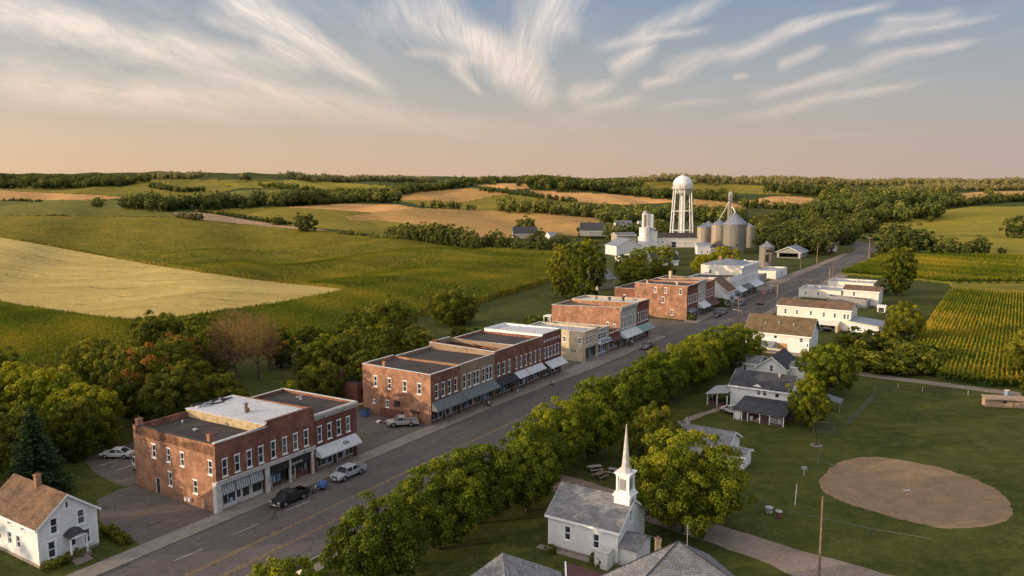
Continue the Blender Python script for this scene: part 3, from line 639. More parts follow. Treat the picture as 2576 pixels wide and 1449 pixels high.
field('grain_field', 'golden domed hill field at the centre of the far slope', [(954,498),(1056,482),(1184,472),(1280,486),(1164,510),(1088,505),(1002,503)], 0.3, 'f_tan')
field('pasture', 'green domed hill beside the golden dome', [(1002,503),(1088,505),(1164,511),(1280,486),(1375,498),(1464,511),(1470,538),(1343,541),(1184,531),(1056,517)], 0.3, 'f_pasture')
field('grain_field', 'long orange field between hedges, left of the water tower', [(1334,479),(1519,487),(1690,502),(1692,509),(1576,515),(1476,511),(1377,499)], 0.3, 'f_gold')
field('grain_field', 'small golden field under the wooded ridge', [(1195,466),(1260,461),(1330,462),(1330,474),(1290,476)], 0.3, 'f_gold')
field('grain_field', 'gold and green slope between the water tower and the elevator leg', [(1746,500),(1837,508),(1880,520),(1870,532),(1746,524)], 0.3, 'f_tan')
field('grain_field', 'golden dome field behind the grain bins', [(1858,509),(1943,494),(2003,494),(2105,505),(2081,520),(1960,518)], 0.3, 'f_gold')
field('grain_field', 'thin golden field near the horizon at the far right', [(2402,488),(2490,481),(5200,479),(5200,491),(2420,507)], 0.3, 'f_gold')
field('pasture', 'light green hill field behind the water tower', [(1560,458),(1700,456),(1990,470),(1990,490),(1740,482),(1600,470)], 0.3, 'f_pasture')
field('pasture', 'thin pale field below the horizon woods', [(1970,458),(2160,464),(2100,468),(1970,466)], 0.3, 'f_lime')
field('pasture', 'thin pale field inside the far right woods', [(2230,470),(2350,465),(2360,470),(2250,476)], 0.3, 'f_lime')
field('pasture', 'long lit field below the left horizon', [(560,462),(740,452),(960,466),(1060,478),(950,492),(860,478),(700,472),(600,474)], 0.3, 'f_lime')
field('pasture', 'smooth blue green dome between far hedges', [(520,497),(600,480),(700,474),(800,480),(880,492),(800,508),(600,510)], 0.3, 'f_soy')
field('pasture', 'green field in front of the left horizon wood', [(-3200,462),(320,468),(350,452),(700,452),(560,462),(600,474),(510,497),(420,505),(330,497),(0,480),(-3200,472)], 0.3, 'f_pasture')
field('grain_field', 'bright lime yellow grain hills right of the road', [(2345,534),(2450,520),(5200,508),(5200,652),(2440,642),(2330,612),(2225,608),(2190,590),(2230,552)], 0.6, 'f_lime')
FM['cornR2'] = field('corn_field', 'yellowish corn field across the road, behind the tall dark tree', [(2115,690),(2222,647),(5200,655),(5200,716),(2385,714),(2314,706),(2208,698)], 0.8, 'f_corn2')
field('rough_grass', 'dull tan grass strip between the two right hand corn fields', [(2392,715),(5200,720),(5200,741),(2396,737)], 0.5, 'f_pasture')
FM['cornR'] = field('corn_row_field', 'dark soil and lower leaves of the row corn beside the ball field', [(2392,741),(5200,745),(5200,1010),(2490,972),(2400,960),(2275,925),(2330,832)], 0.9, 'f_cornrow', wob=0.2)

# ---------------------------------------------------------------- standing crops, plant by plant
def blades(name, pts, tmpl, tint, mat, zs, hs, label, cat):
    """pts (n,3); tmpl (k,4,3) quads of one plant; tint (k,)"""
    n = len(pts); k = len(tmpl); a = RNG.random(n)*2*PI; c, s_ = np.cos(a), np.sin(a)
    v = np.broadcast_to(tmpl[None], (n, k, 4, 3)).copy()
    sc = hs*(0.8+0.4*RNG.random(n)); v *= sc[:, None, None, None]
    x = v[..., 0]*c[:, None, None]-v[..., 1]*s_[:, None, None]; y = v[..., 0]*s_[:, None, None]+v[..., 1]*c[:, None, None]
    v[..., 0] = x + pts[:, 0, None, None]; v[..., 1] = y + pts[:, 1, None, None]; v[..., 2] += pts[:, 2, None, None]+zs
    V_ = v.reshape(-1, 3); Q = np.arange(n*k*4).reshape(-1, 4)
    X_, Y_ = pts[:, 0], pts[:, 1]; sp = 0.10*np.sin(X_*0.041+Y_*0.067+1.2*np.sin(X_*0.02))+0.09*np.sin(X_*0.11-Y_*0.05+2*np.sin(Y_*0.03))+0.07*np.sin(X_*0.23+Y_*0.19)
    T = (tint[None] + sp[:, None] + (RNG.random((n, k))-0.5)*0.3).ravel()
    o = link(name, np_mesh(name, V_, Q, [mat], tint=T)); tag(o, label, cat, kind='stuff'); return o
def corn_template(seed, nl=6, tassel=True):
    r = np.random.default_rng(seed); qs = []; ti = []
    for i in range(nl):
        a = r.random()*2*PI; h = 0.35+0.6*i/nl; l = 0.28+0.18*r.random(); w_ = 0.07; u = np.array([math.cos(a), math.sin(a), 0]); p = np.array([-u[1], u[0], 0])
        b = np.array([0, 0, h]); m_ = b+u*l*0.55+[0, 0, 0.16]; e = b+u*l+[0, 0, 0.0+0.05*r.random()]
        qs += [[b-p*w_*0.6, b+p*w_*0.6, m_+p*w_, m_-p*w_], [m_-p*w_, m_+p*w_, e+p*0.01, e-p*0.01]]; ti += [0.12+0.38*i/nl]*2
    if tassel:
        for a in (0.3, 1.9):
            p = np.array([math.cos(a), math.sin(a), 0])*0.05; b = np.array([0, 0, 0.98]); e = b+[0, 0, 0.24]
            qs.append([b-p*0.6, b+p*0.6, e+p*1.2, e-p*1.2]); ti.append(0.58)
    return np.array(qs), np.array(ti)
def cellpoints(m, n, dmax, power=1.0, dmin=0, fade=0.5):
    """random points on the cells of a field; more of them where it is near"""
    I, J = np.nonzero(m); D = np.hypot(cx_[I, J], cy_[I, J]); ok = (np.abs(np.arctan2(cx_[I, J], cy_[I, J])) < 0.68) & (D < dmax) & (D >= dmin); I, J, D = I[ok], J[ok], D[ok]
    CW = np.append(np.diff(CC), 0.007); area = (RR[I+1]-RR[I])*D*CW[J]; p = area/(D**power)*(1-sstep(dmax*fade, dmax, D)); p /= p.sum(); c = RNG.choice(len(I), n, p=p)
    r = RR[I[c]] + (RR[I[c]+1]-RR[I[c]])*RNG.random(n); a = CC[J[c]] + CW[J[c]]*RNG.random(n)
    x, y = r*np.sin(a), r*np.cos(a); return np.stack([x, y, hgt(x, y)], -1)
if DETAIL:
    ct, tt_ = corn_template(3, 5)
    blades('corn_plants', cellpoints(FM['cornL'][1], 110000, 900, 1.35, 0, 0.35), ct*1.15, tt_*0.8+0.08, 'corn', 0.75, 1.25, 'leafy corn plants with tan tassels standing in the large field behind the shops', 'corn')
    blades('corn_plants', cellpoints(FM['cornR2'][1], 34000, 620, 1.0, 0, 0.7), ct*1.15, tt_*0.8+0.1, 'corn', 0.1, 1.5, 'yellowish corn plants standing behind the tall dark tree', 'corn')
    # row corn: rows parallel to the main street
    pts = []
    for k in range(74):
        t = -49.0 - 0.82*k
        s0 = np.arange(95, 262, 0.42); s0 = s0 + RNG.random(len(s0))*0.2
        x = ORG[0]+s0*U[0]+(t+RNG.normal(0, 0.06, len(s0)))*V[0]; y = ORG[1]+s0*U[1]+t*V[1]
        px, py = project(x, y, np.zeros_like(x))
        ok = inpoly(px, py, [(2392,741),(5200,745),(5200,1010),(2490,974),(2400,962),(2272,927),(2328,832)])
        pts.append(np.stack([x[ok], y[ok], np.zeros(ok.sum())], -1))
    pts = np.vstack(pts); c2, t2 = corn_template(5, 7)
    o_ = blades('corn_plants', pts, c2*1.1, t2, 'corn', 0.0, 1.9, 'straight rows of corn plants beside the gravel farm road', 'corn')
# ---------------------------------------------------------------- trees
def quads_at(P, N, size, rng, asp=0.8):
    """diamond shaped leaf sprays at P with normals N"""
    n = len(P); r = rng.normal(size=(n, 3)); a = np.cross(N, r); a /= np.linalg.norm(a, axis=1)[:, None]+1e-9; b = np.cross(N, a)
    s_ = (size*(0.7+0.6*rng.random(n)))[:, None] if np.ndim(size) == 0 else size[:, None]
    a = a*s_*0.5; b = b*s_*0.5*asp
    return np.stack([P-a, P-b*0.9+a*0.1, P+a, P+b*0.9+a*0.1], 1)
def crown_mesh(name, seed, R, zc, zb, zt, nclump, nleaf, size, mat, clump=0.30, up=0.35, shape=1.0, mat2=None, frac2=0.0, flat=0.0):
    """lumpy crown between heights zb and zt, widest at zc with radius R, made of leaf sprays gathered in clumps"""
    rng = np.random.default_rng(seed)
    k = np.arange(nclump)+0.5; ph = np.arccos(1-2*k/nclump); th = PI*(1+5**0.5)*k + rng.normal(0, 0.25, nclump)
    d = np.stack([np.sin(ph)*np.cos(th), np.sin(ph)*np.sin(th), np.cos(ph)], 1)
    lump = 1 + 0.13*np.sin(3*th+seed)*np.sin(ph*2+seed) + rng.normal(0, 0.13, nclump)
    inner = rng.random(nclump) < 0.22; lump = np.where(inner, lump*0.6, lump)
    hz = np.where(d[:, 2] > 0, (zt-zc), (zc-zb))
    rad = R*lump*(np.abs(np.sin(ph))**shape)
    C = np.stack([rad*np.cos(th), rad*np.sin(th), zc + d[:, 2]*hz*lump*0.93], 1)
    cr = clump*R*(0.7+0.6*rng.random(nclump))
    ctint = rng.normal(0.22, 0.11, nclump) + 0.26*(C[:, 2]-zb)/(zt-zb)  # higher clumps lighter: sunlit tops put into the leaf colour
    q = []; ti = []; mi = []
    for i in range(nclump):
        n = nleaf; v = rng.normal(size=(n, 3)); v /= np.linalg.norm(v, axis=1)[:, None]
        v = v + d[i]*0.55 + [0, 0, up]; v /= np.linalg.norm(v, axis=1)[:, None]
        rr = cr[i]*(0.35+0.65*rng.random(n)**0.5)
        P = C[i]+v*rr[:, None]*[1, 1, 0.85]
        N = v + rng.normal(0, 0.45, (n, 3)); N /= np.linalg.norm(N, axis=1)[:, None]
        q.append(quads_at(P, N, size, rng)); ti.append(np.clip(ctint[i]+0.42*(rr/cr[i]-0.62)+rng.normal(0, 0.10, n), 0, 1))  # outer leaves bright, inner ones dark: crown shade put into the tint
        mi.append(np.full(n, 1 if (mat2 and rng.random() < frac2) else 0))
    Q = np.concatenate(q); T = np.concatenate(ti)
    V_ = Q.reshape(-1, 3)
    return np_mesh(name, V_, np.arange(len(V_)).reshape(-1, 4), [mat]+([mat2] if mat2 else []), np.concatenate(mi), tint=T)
def limb(mb, p, d, L, r, depth, rng, mat='bark', bend=0.25, kids=3, nseg=3, minr=0.012, n=6):
    d = d.normalized()
    for i in range(nseg):
        q = p + d*(L/nseg); r2 = r*0.86; mb.cyl(p, q, r, r2, n, mat, caps=False); p, r = q, r2
        d = (d + Vector((rng.normal(0, bend), rng.normal(0, bend), rng.normal(0.04, bend*0.6)))).normalized()
        if depth > 0 and i >= (1 if depth > 1 else 0):
            for _ in range(kids if i == nseg-1 else max(1, kids-1)):
                e = d.orthogonal().normalized(); e.rotate(Matrix.Rotation(rng.random()*2*PI, 3, d)); dd = (d*0.8 + e*(0.55+0.4*rng.random())).normalized()
                if r*0.6 > minr: limb(mb, p.copy(), dd, L*0.66, r*0.62, depth-1, rng, mat, bend, kids, nseg, minr, max(3, n-1))
def trunk_mesh(name, seed, h, r, crown_base, spread, mat='bark'):
    rng = np.random.default_rng(seed); mb = MB()
    mb.cyl((0, 0, -0.3), (0, 0, 0.35), r*1.5, r*1.05, 9, mat, False); mb.cyl((0, 0, 0.35), (0.05, 0.03, crown_base), r*1.05, r*0.8, 9, mat, False)
    for k in range(6):
        a = k*1.05+rng.random(); limb(mb, Vector((0.05, 0.03, crown_base*(0.85+0.25*rng.random()))), Vector((math.cos(a)*spread, math.sin(a)*spread, 1.0)), h*0.34, r*0.5, 1, rng, mat, 0.14, 2, 3, 0.03)
    mb.cyl((0.05, 0.03, crown_base), (0.1, -0.05, h*0.8), r*0.75, r*0.2, 7, mat, False)
    return mb.mesh(name)
def spruce_mesh(seed, H, R, mat):
    rng = np.random.default_rng(seed); q = []; t = []
    z = 0.8
    while z < H-0.2:
        rr = R*(1-z/H)**0.9+0.15; nb = int(7+rr*5)
        for i in range(nb):
            a = rng.random()*2*PI; l = rr*(0.75+0.35*rng.random()); u = np.array([math.cos(a), math.sin(a), -0.28+rng.normal(0, 0.06)])
            m = max(4, int(l*9)); s_ = (np.arange(m)+rng.random(m))/m*l
            P = np.array([0, 0, z])+u*s_[:, None]+rng.normal(0, 0.10, (m, 3)); P[:, 2] += 0.12*(s_/l)**2*l
            N = rng.normal(0, 0.5, (m, 3))+[0, 0, 1.0]; N /= np.linalg.norm(N, axis=1)[:, None]
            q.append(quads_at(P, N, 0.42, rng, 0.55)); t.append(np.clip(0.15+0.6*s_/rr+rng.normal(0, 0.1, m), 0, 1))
        z += 0.36
    Q = np.concatenate(q).reshape(-1, 3); return np_mesh('crown', Q, np.arange(len(Q)).reshape(-1, 4), [mat], tint=np.concatenate(t))
def bare_mesh(seed, H):
    rng = np.random.default_rng(seed); mb = MB()
    limb(mb, Vector((0, 0, -0.2)), Vector((0.05, 0, 1)), H*0.42, 0.24, 5, rng, 'bark', 0.17, 3, 3, 0.011, 6)
    return mb
# prototypes: (crown mesh, trunk mesh) sized in metres, height as built
PROTO = {}
def proto(key, n, fn): PROTO[key] = [fn(i) for i in range(n)]
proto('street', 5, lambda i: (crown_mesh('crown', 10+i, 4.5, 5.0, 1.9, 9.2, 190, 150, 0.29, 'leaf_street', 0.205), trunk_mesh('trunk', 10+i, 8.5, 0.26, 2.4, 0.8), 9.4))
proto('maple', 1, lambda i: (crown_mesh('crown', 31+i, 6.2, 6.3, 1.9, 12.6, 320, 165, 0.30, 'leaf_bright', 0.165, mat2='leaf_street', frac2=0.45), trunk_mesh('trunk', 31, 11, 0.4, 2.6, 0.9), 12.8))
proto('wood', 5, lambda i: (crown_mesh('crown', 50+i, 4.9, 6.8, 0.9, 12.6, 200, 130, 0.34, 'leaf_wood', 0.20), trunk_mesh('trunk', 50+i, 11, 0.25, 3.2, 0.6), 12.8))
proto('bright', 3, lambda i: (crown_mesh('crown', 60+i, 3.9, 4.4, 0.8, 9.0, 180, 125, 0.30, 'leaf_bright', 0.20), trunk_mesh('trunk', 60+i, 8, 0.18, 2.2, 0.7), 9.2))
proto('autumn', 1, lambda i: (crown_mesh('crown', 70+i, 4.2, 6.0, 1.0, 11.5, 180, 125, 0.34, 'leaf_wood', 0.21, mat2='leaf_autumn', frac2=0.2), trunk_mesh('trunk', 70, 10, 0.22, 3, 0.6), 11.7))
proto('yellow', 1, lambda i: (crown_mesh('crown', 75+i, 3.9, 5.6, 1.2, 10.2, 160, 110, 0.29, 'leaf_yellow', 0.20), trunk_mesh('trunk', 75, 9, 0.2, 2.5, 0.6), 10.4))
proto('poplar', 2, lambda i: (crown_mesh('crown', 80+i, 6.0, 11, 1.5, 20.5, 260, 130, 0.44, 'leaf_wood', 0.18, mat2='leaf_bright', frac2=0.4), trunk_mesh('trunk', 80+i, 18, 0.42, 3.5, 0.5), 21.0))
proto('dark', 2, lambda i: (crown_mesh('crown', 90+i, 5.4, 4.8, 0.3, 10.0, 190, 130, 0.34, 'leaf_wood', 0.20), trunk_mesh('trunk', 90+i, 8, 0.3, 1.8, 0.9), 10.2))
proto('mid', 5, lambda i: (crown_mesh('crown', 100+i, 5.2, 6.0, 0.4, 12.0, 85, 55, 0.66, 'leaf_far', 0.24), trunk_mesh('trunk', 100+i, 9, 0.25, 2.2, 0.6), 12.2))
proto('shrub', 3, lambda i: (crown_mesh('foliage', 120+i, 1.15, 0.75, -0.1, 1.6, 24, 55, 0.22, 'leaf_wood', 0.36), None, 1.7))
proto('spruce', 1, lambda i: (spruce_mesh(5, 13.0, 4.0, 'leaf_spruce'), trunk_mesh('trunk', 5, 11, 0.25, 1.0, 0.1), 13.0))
_tc = [0]
def tree(key, x, y, h, label, cat='tree', group=None, name='tree', wide=1.0, idx=None, crown='crown', world=True, z=None, rot=None):
    """one tree as a thing with its own trunk and crown; x, y in the place's frame (world) or the street's"""
    if not world: x, y = W(x, y)
    _tc[0] += 1; pr = PROTO[key]; cm, tm, H = pr[(idx if idx is not None else _tc[0]*7) % len(pr)]
    if z is None: z = float(hgt(x, y))
    o = bpy.data.objects.new(name, None); COL.objects.link(o); o.location = (x, y, z); k = h/H
    o.scale = (k*wide, k*wide, k); o.rotation_euler = (0, 0, (_tc[0]*2.399) % 6.283 if rot is None else rot)
    tag(o, label, cat, group)
    link(crown, cm, o)
    if tm is not None: link('trunk', tm, o)
    return o
def px_tree(key, px, py, h, label, **kw):
    p = onland(px, py); return tree(key, p[0], p[1], h, label, z=p[2], **kw)

# the row of street trees on the far side of the main street
ords = ['nearest the camera, cut off by the picture edge', 'second', 'third', 'fourth', 'fifth', 'sixth', 'seventh', 'eighth', 'ninth', 'tenth', 'eleventh', 'twelfth', 'thirteenth', 'fourteenth', 'fifteenth', 'sixteenth']
SROW = [(-14.5, -27.9, 7.3, 0.88), (-3.0, -28.4, 8.6, 0.9), (7.0, -28.2, 9.1, 0.94), (14.6, -28.0, 9.3, 0.95), (21.0, -31.0, 8.4, 0.85), (26.5, -28.4, 8.6, 0.84), (35.0, -27.2, 9.2, 0.86), (41.5, -28.8, 8.8, 0.88), (51.5, -26.6, 9.6, 0.92), (60.5, -28.2, 9.2, 0.92), (69.0, -27.0, 9.0, 0.88), (77.5, -26.2, 9.3, 0.9), (86.0, -28.4, 9.0, 0.9), (94.0, -27.4, 9.3, 0.92), (102.5, -28.2, 9.3, 0.98), (110.5, -30.2, 8.8, 1.0)]
for i, (s, t, h, wd_) in enumerate(SROW):
    lab = 'round leafy maple in the street row, ' + (ords[i] if i == 0 else (ords[i] if i < 16 else 'last') + ' from the near end')
    tree('street', s, t, h, lab, 'tree', 'leafy maples lined up along the main street', 'street_tree', wd_, world=False)
tree('maple', 25.8, -49.4, 11.2, 'big spreading maple with bright yellow green top, beside the white church', world=False, name='maple_tree')
tree('dark', 43.5, -38.0, 8.4, 'small dark tree behind the steeple, left of the big maple', world=False, wide=0.8)
tree('bright', 75.0, -52.4, 8.2, 'round yellow green tree at the end of the maroon shed', world=False, wide=0.80, name='maple_tree', idx=1)
tree('street', 97.0, -51.0, 9.3, 'large dark maple between the white gabled house and the farm road', world=False, wide=0.94, name='maple_tree', idx=2)
tree('yellow', 154.0, -57.5, 10.8, 'yellow green ragged tree behind the long cream building', world=False, wide=0.9)
tree('dark', 147.0, -54.5, 5.0, 'dark bushy tree at the foot of the yellow green ragged tree', world=False)
tree('yellow', 127.0, -84.0, 11.5, 'yellow tree cut off by the right picture edge', world=False, wide=1.05)
tree('poplar', 250.0, -44.5, 17.5, 'tall dark broad tree at the corner of the right hand corn field', world=False, wide=0.92, name='oak_tree', idx=1)
tree('dark', 112.0, -84.5, 4.5, 'dark bush beside the blue barrel at the end of the ball field', world=False)
tree('poplar', 175.5, 41.0, 21.0, 'very tall bushy poplar standing behind the brick blocks', world=False, name='poplar_tree', idx=0, wide=0.95)
tree('poplar', 181.0, 52.0, 19.0, 'tall bushy poplar just behind the tallest poplar', world=False, name='poplar_tree', idx=1, wide=0.8)
tree('wood', 202.0, 35.0, 12.0, 'dense tree between the small grey barn and the orange brick block', world=False)
tree('wood', 214.0, 30.0, 12.5, 'dense tree directly behind the orange brick block', world=False)
tree('wood', 226.0, 46.0, 10.0, 'dark tree behind the small grey barn', world=False)
tree('bright', 268.0, 33.0, 9.0, 'pair tree with yellow green crown left of the bin tree', world=False)
tree('bright', 283.0, 28.0, 11.5, 'big sunlit tree in front of the tallest grain bin', world=False, wide=1.25, idx=0)
tree('bright', 276.0, 35.5, 7.5, 'low round tree at the left foot of the big sunlit tree', world=False)
tree('bright', 300.0, 62.0, 9.5, 'sunlit tree in front of the low dark shed by the elevator', world=False)
tree('bright', 292.0, 73.0, 8.0, 'smaller sunlit tree below the white concrete silos', world=False)
tree('bright', 306.0, 72.0, 8.5, 'round sunlit tree right of the white concrete silos', world=False)
tree('dark', 118.5, 53.3, 9.8, 'broad dark tree standing alone on the lawn before the corn', world=False, wide=1.1, idx=0)
tree('mid', 12.0, 600.0, 19, 'dark narrow evergreen near the village edge', name='evergreen_tree', wide=0.55)
for s_, t_, h_, lb in ((232.0, 38.0, 7, 'small tree by the dark village roofs'), (248, 60, 9, 'tree beside the low dark roof'), (240, 75, 8, 'tree at the far edge of the poplar group')):
    tree('wood', s_, t_, h_, lb, world=False)
# young cypress-like green tree beside the brick ruin
tree('bright', 31.0, 22.0, 6.8, 'slim pale green tree beside the ruined brick outbuilding', world=False, wide=0.5, name='young_tree')

# the wood left of the shops: every tree its own
WL = [(-82, 128, 11.5, 'bright', 'yellow green tree at the left picture edge'), (-72, 121, 12.5, 'bright', 'yellow green tree second from the left picture edge'), (-88, 120, 11, 'bright', 'bright tree cut by the left picture edge'),
      (-64, 116, 11, 'bright', 'pale green tree in front of the wood'), (-78, 108, 12, 'wood', 'dark green tree behind the spruce'), (-67, 104, 11, 'wood', 'dark tree right of the spruce'), (-63, 111, 9.5, 'wood', 'dark low tree above the white car'),
      (-70, 138, 13, 'wood', 'olive tree above the leftmost bright trees'), (-79, 146, 12, 'wood', 'tree at the corn edge on the left'), (-61, 128, 14.2, 'autumn', 'tree with an orange autumn patch in its crown'), (-53, 121, 12, 'wood', 'green tree beside the autumn tree'),
      (-62, 142, 12.5, 'wood', 'tree behind the autumn tree'), (-73, 160, 14.5, 'wood', 'tall tree sticking up before the pale wheat'), (-67, 166, 13, 'wood', 'round tall tree right of the tallest one'), (-61, 157, 13, 'wood', 'tree left of the bare tree'),
      (-64, 149, 12, 'autumn', 'orange tinted tree left of the bare tree'), (-45, 125, 7.5, 'wood', 'low tree behind the brick block'), (-49, 130, 9, 'wood', 'small tree at the lawn edge'), (-56, 136, 10, 'wood', 'tree at the corner of the dark lawn'),
      (-50, 168, 9.5, 'autumn', 'reddish tree behind the bare tree'), (-44, 172, 9.5, 'wood', 'green tree right of the bare tree'), (-39, 164, 9, 'bright', 'sunlit tree at the right of the bare tree'), (-36, 178, 9.5, 'wood', 'tree at the corn edge behind the lawn'),
      (-31, 192, 12.5, 'dark', 'dark round tree rising from the wood edge at the corn'), (-39, 196, 9, 'wood', 'tree beside the dark round tree'), (-33, 168, 10, 'wood', 'tree below the dark round tree'), (-27, 172, 9.5, 'wood', 'tree near the flat dark roofs'),
      (-38, 150, 10.5, 'wood', 'dark tree beside the leaning pole'), (-32, 152, 11.5, 'wood', 'dark tree right of the leaning pole'), (-27, 158, 10, 'wood', 'dark tree above the brick ruin'), (-20, 166, 9.5, 'wood', 'dark tree at the end of the wood'),
      (-35, 141, 8, 'dark', 'low dark tree at the foot of the pole'), (-27, 147, 9.5, 'dark', 'low dark tree behind the brick ruin'), (-22, 177, 8.5, 'wood', 'small tree near the parked van'), (-91, 135, 12, 'wood', 'tree beyond the left picture edge'),
      (-95, 118, 12, 'wood', 'tree left of the cut bright tree')]
for i, (x, y, h, key, lb) in enumerate(WL): tree(key, x, y, h*0.88, lb, 'tree', 'trees of the wood left of the shops', name='woodland_tree', wide=0.97)
tree('spruce', -60.5, 97, 12.0, 'dark spruce at the left picture edge behind the white house', name='spruce_tree', wide=1.25)
tree('spruce', -66.5, 92, 13, 'taller dark spruce cut off by the left picture edge', name='spruce_tree', wide=1.2)
# tall grove to the west, out of the picture on the sun's side
for i in range(26):
    x = -128 + (i % 3)*-11 + RNG.normal(0, 2); y = 8 + i*4.6 + RNG.normal(0, 2)
    tree('mid', x, y, 12.5 + 4*RNG.random(), 'tall tree of the grove west of town', group='tall trees of the grove west of town', name='grove_tree', wide=0.85)
# bare dead tree
def bare_tree(x, y, h, seed, label):
    o = thing('dead_tree', label, 'tree', x, y, world=True); mb = bare_mesh(seed, h)
    mb.build('trunk', o)
    rng = np.random.default_rng(seed); n = 3800
    d = rng.normal(size=(n, 3)); d /= np.linalg.norm(d, axis=1)[:, None]; r = rng.random(n)**0.45
    P = d*r[:, None]*[h*0.36, h*0.36, h*0.42]+[0, 0, h*0.62]
    dirs = d + rng.normal(0, 0.5, (n, 3)) + [0, 0, 0.5]; dirs /= np.linalg.norm(dirs, axis=1)[:, None]; w_ = np.cross(dirs, rng.normal(size=(n, 3))); w_ /= np.linalg.norm(w_, axis=1)[:, None]
    L = 0.55+0.6*rng.random(n)[:, None]
    q = np.stack([P-w_*0.02, P+w_*0.02, P+dirs*L+w_*0.008, P+dirs*L-w_*0.008], 1).reshape(-1, 3)
    link('twigs', np_mesh('twigs', q, np.arange(len(q)).reshape(-1, 4), ['twig'], tint=rng.random(n)), o)
bare_tree(-55.0, 154.5, 14.5, 4, 'bare brown tree without leaves between the woods and the lawn')
bare_tree(-51.3, 157.0, 13.0, 9, 'second bare brown tree, right beside the first')

# single trees in the fields and hedges that can be told apart (foot given as a direction onto the land)
for px, py, h, lb in ((770, 586, 17, 'large lone round tree between the fallow strip and the tan slope'), (699, 566, 8.5, 'small lone round tree left of the large one'), (248, 523, 12, 'lone light green tree in the soybean strip'),
                      (457, 553, 7, 'bush at the left end of the field hedge'), (480, 556, 8, 'bush in the middle of the field hedge'), (497, 558, 9, 'tallest bush of the field hedge'), (1318, 592, 14, 'tree beside the blue roofed farmhouse')):
    px_tree('mid', px, py, h, lb, name='field_tree', wide=1.15 if h > 10 else 1.3)
for px, h in ((985, 11), (1000, 12), (1018, 14), (1040, 15), (1062, 15), (1083, 16), (1103, 17), (1126, 16), (1148, 17), (1166, 15), (1185, 14), (1200, 11)):
    px_tree('mid', px, 603+(px-985)*0.135, h, 'tree in the thick shelter belt at the back of the large corn field', group='trees of the shelter belt behind the corn', name='shelterbelt_tree', wide=0.95)
for px, py, h in ((1225, 622, 9), (1248, 620, 12), (1262, 628, 10), (1290, 624, 9), (1303, 634, 8), (1330, 634, 8), (1352, 622, 12), (1365, 636, 9), (1388, 632, 8), (1405, 618, 8), (1415, 628, 8)):
    px_tree('mid', px, py, h, 'garden tree around the blue roofed farmhouses', group='garden trees around the blue roofed farmhouses', name='garden_tree')
for px, py, h in ((1470, 596, 12), (1490, 600, 12), (1515, 600, 11), (1540, 608, 13), (1575, 600, 12), (1600, 596, 12), (1670, 600, 12), (1655, 590, 12), (1640, 582, 12)):
    px_tree('mid', px, py, h, 'tree among the village houses in front of the tan slope', group='trees among the far village houses', name='village_tree')
# woods right of the grain bins down to the road's far end
rs = np.random.default_rng(3)
WR = []
for px in range(1890, 2185, 17):
    for k in range(4):
        f = k/3.0; py = 636 - 74*f + rs.normal(0, 3); WR.append((px+rs.normal(0, 6)+k*6, py + (8 if px > 2080 else 0) - max(0, (px-2100))*0.10, 10+2.5*rs.random()))
for px, py, h in WR:
    p = onland(px, py)
    if p is None: continue
    ds = (p[0]-ORG[0])*V[0]+(p[1]-ORG[1])*V[1]
    if ds < 9: continue
    if ds < 40 and p[1] < 420: continue
    if px < 1912 and py > 600: continue
    tree('mid', p[0], p[1], h, 'tree in the dense wood behind the farmhouse and grain bins', group='trees of the wood behind the grain bins', name='woodland_tree', wide=1.05, z=p[2])
for px, py, h, lb in ((2225, 640, 9, 'low tree right of the road end'), (2262, 640, 15, 'round tree by the lime field'), (2300, 640, 15, 'second round tree by the lime field'), (2345, 642, 11, 'tree beside the two round trees'), (2385, 645, 10, 'smaller tree right of the round pair'),
                      (2460, 643, 10, 'lone round tree before the lime field'), (2425, 646, 6, 'bush left of the lone round tree'), (2235, 600, 9, 'bush at the foot of the lime hills'), (2258, 595, 10, 'bush beside the road bend'), (2562, 600, 16, 'dark tree at the right picture edge in the lime field'),
                      (2200, 652, 4, 'low bush at the road side'), (2520, 640, 4, 'bush on the far right')):
    px_tree('mid', px, py, h, lb, name='field_tree', wide=1.2)
# shrubs close to the houses
def shrub(s, t, h, lb, wide=1.0, group=None): tree('shrub', s, t, h, lb, 'shrub', group, 'shrub', wide, crown='foliage', world=False)
for i in range(7): shrub(-10.8+0.1*i, 1.6+i*0.8, 0.7+0.2*(i % 3), 'low dark shrub in the bed beside the white house', 1.1, 'shrubs in the bed beside the white house')
for i in range(4): shrub(-18.4+i*1.1, 3.0, 0.9, 'low shrub under the gable wall of the white house', 1.1, 'shrubs under the gable wall of the white house')
shrub(13.2, -44.5, 1.3, 'thin leafy bush under the second church window', 0.9)
shrub(13.0, -39.0, 0.9, 'small reddish bush at the street corner of the church', 0.9)
for i, (s, t) in enumerate([(122.5, -50.5), (123, -53), (122, -55.5), (123.5, -58), (123, -60.5), (127, -62), (125, -64), (140, -48), (146, -50), (143, -56), (138, -60), (133, -64)]): shrub(s, t, 3.2+0.6*(i % 3), 'overgrown bush between the farm road and the back gardens', 1.5, 'overgrown bushes between the farm road and the back gardens')
for i, (s, t) in enumerate([(98, 36), (102, 33), (106, 36), (110, 30), (114, 34), (119, 31), (124, 28), (107, 42), (130, 33)]): shrub(s, t, 1.6+0.5*(i % 3), 'scrubby bush on the waste ground behind the brick blocks', 1.6, 'scrubby bushes behind the brick blocks')
shrub(161.0, -1.2, 1.8, 'bush at the corner of the orange brick block'); shrub(189.5, -1.0, 2.6, 'dark bush before the small white house', 1.2)

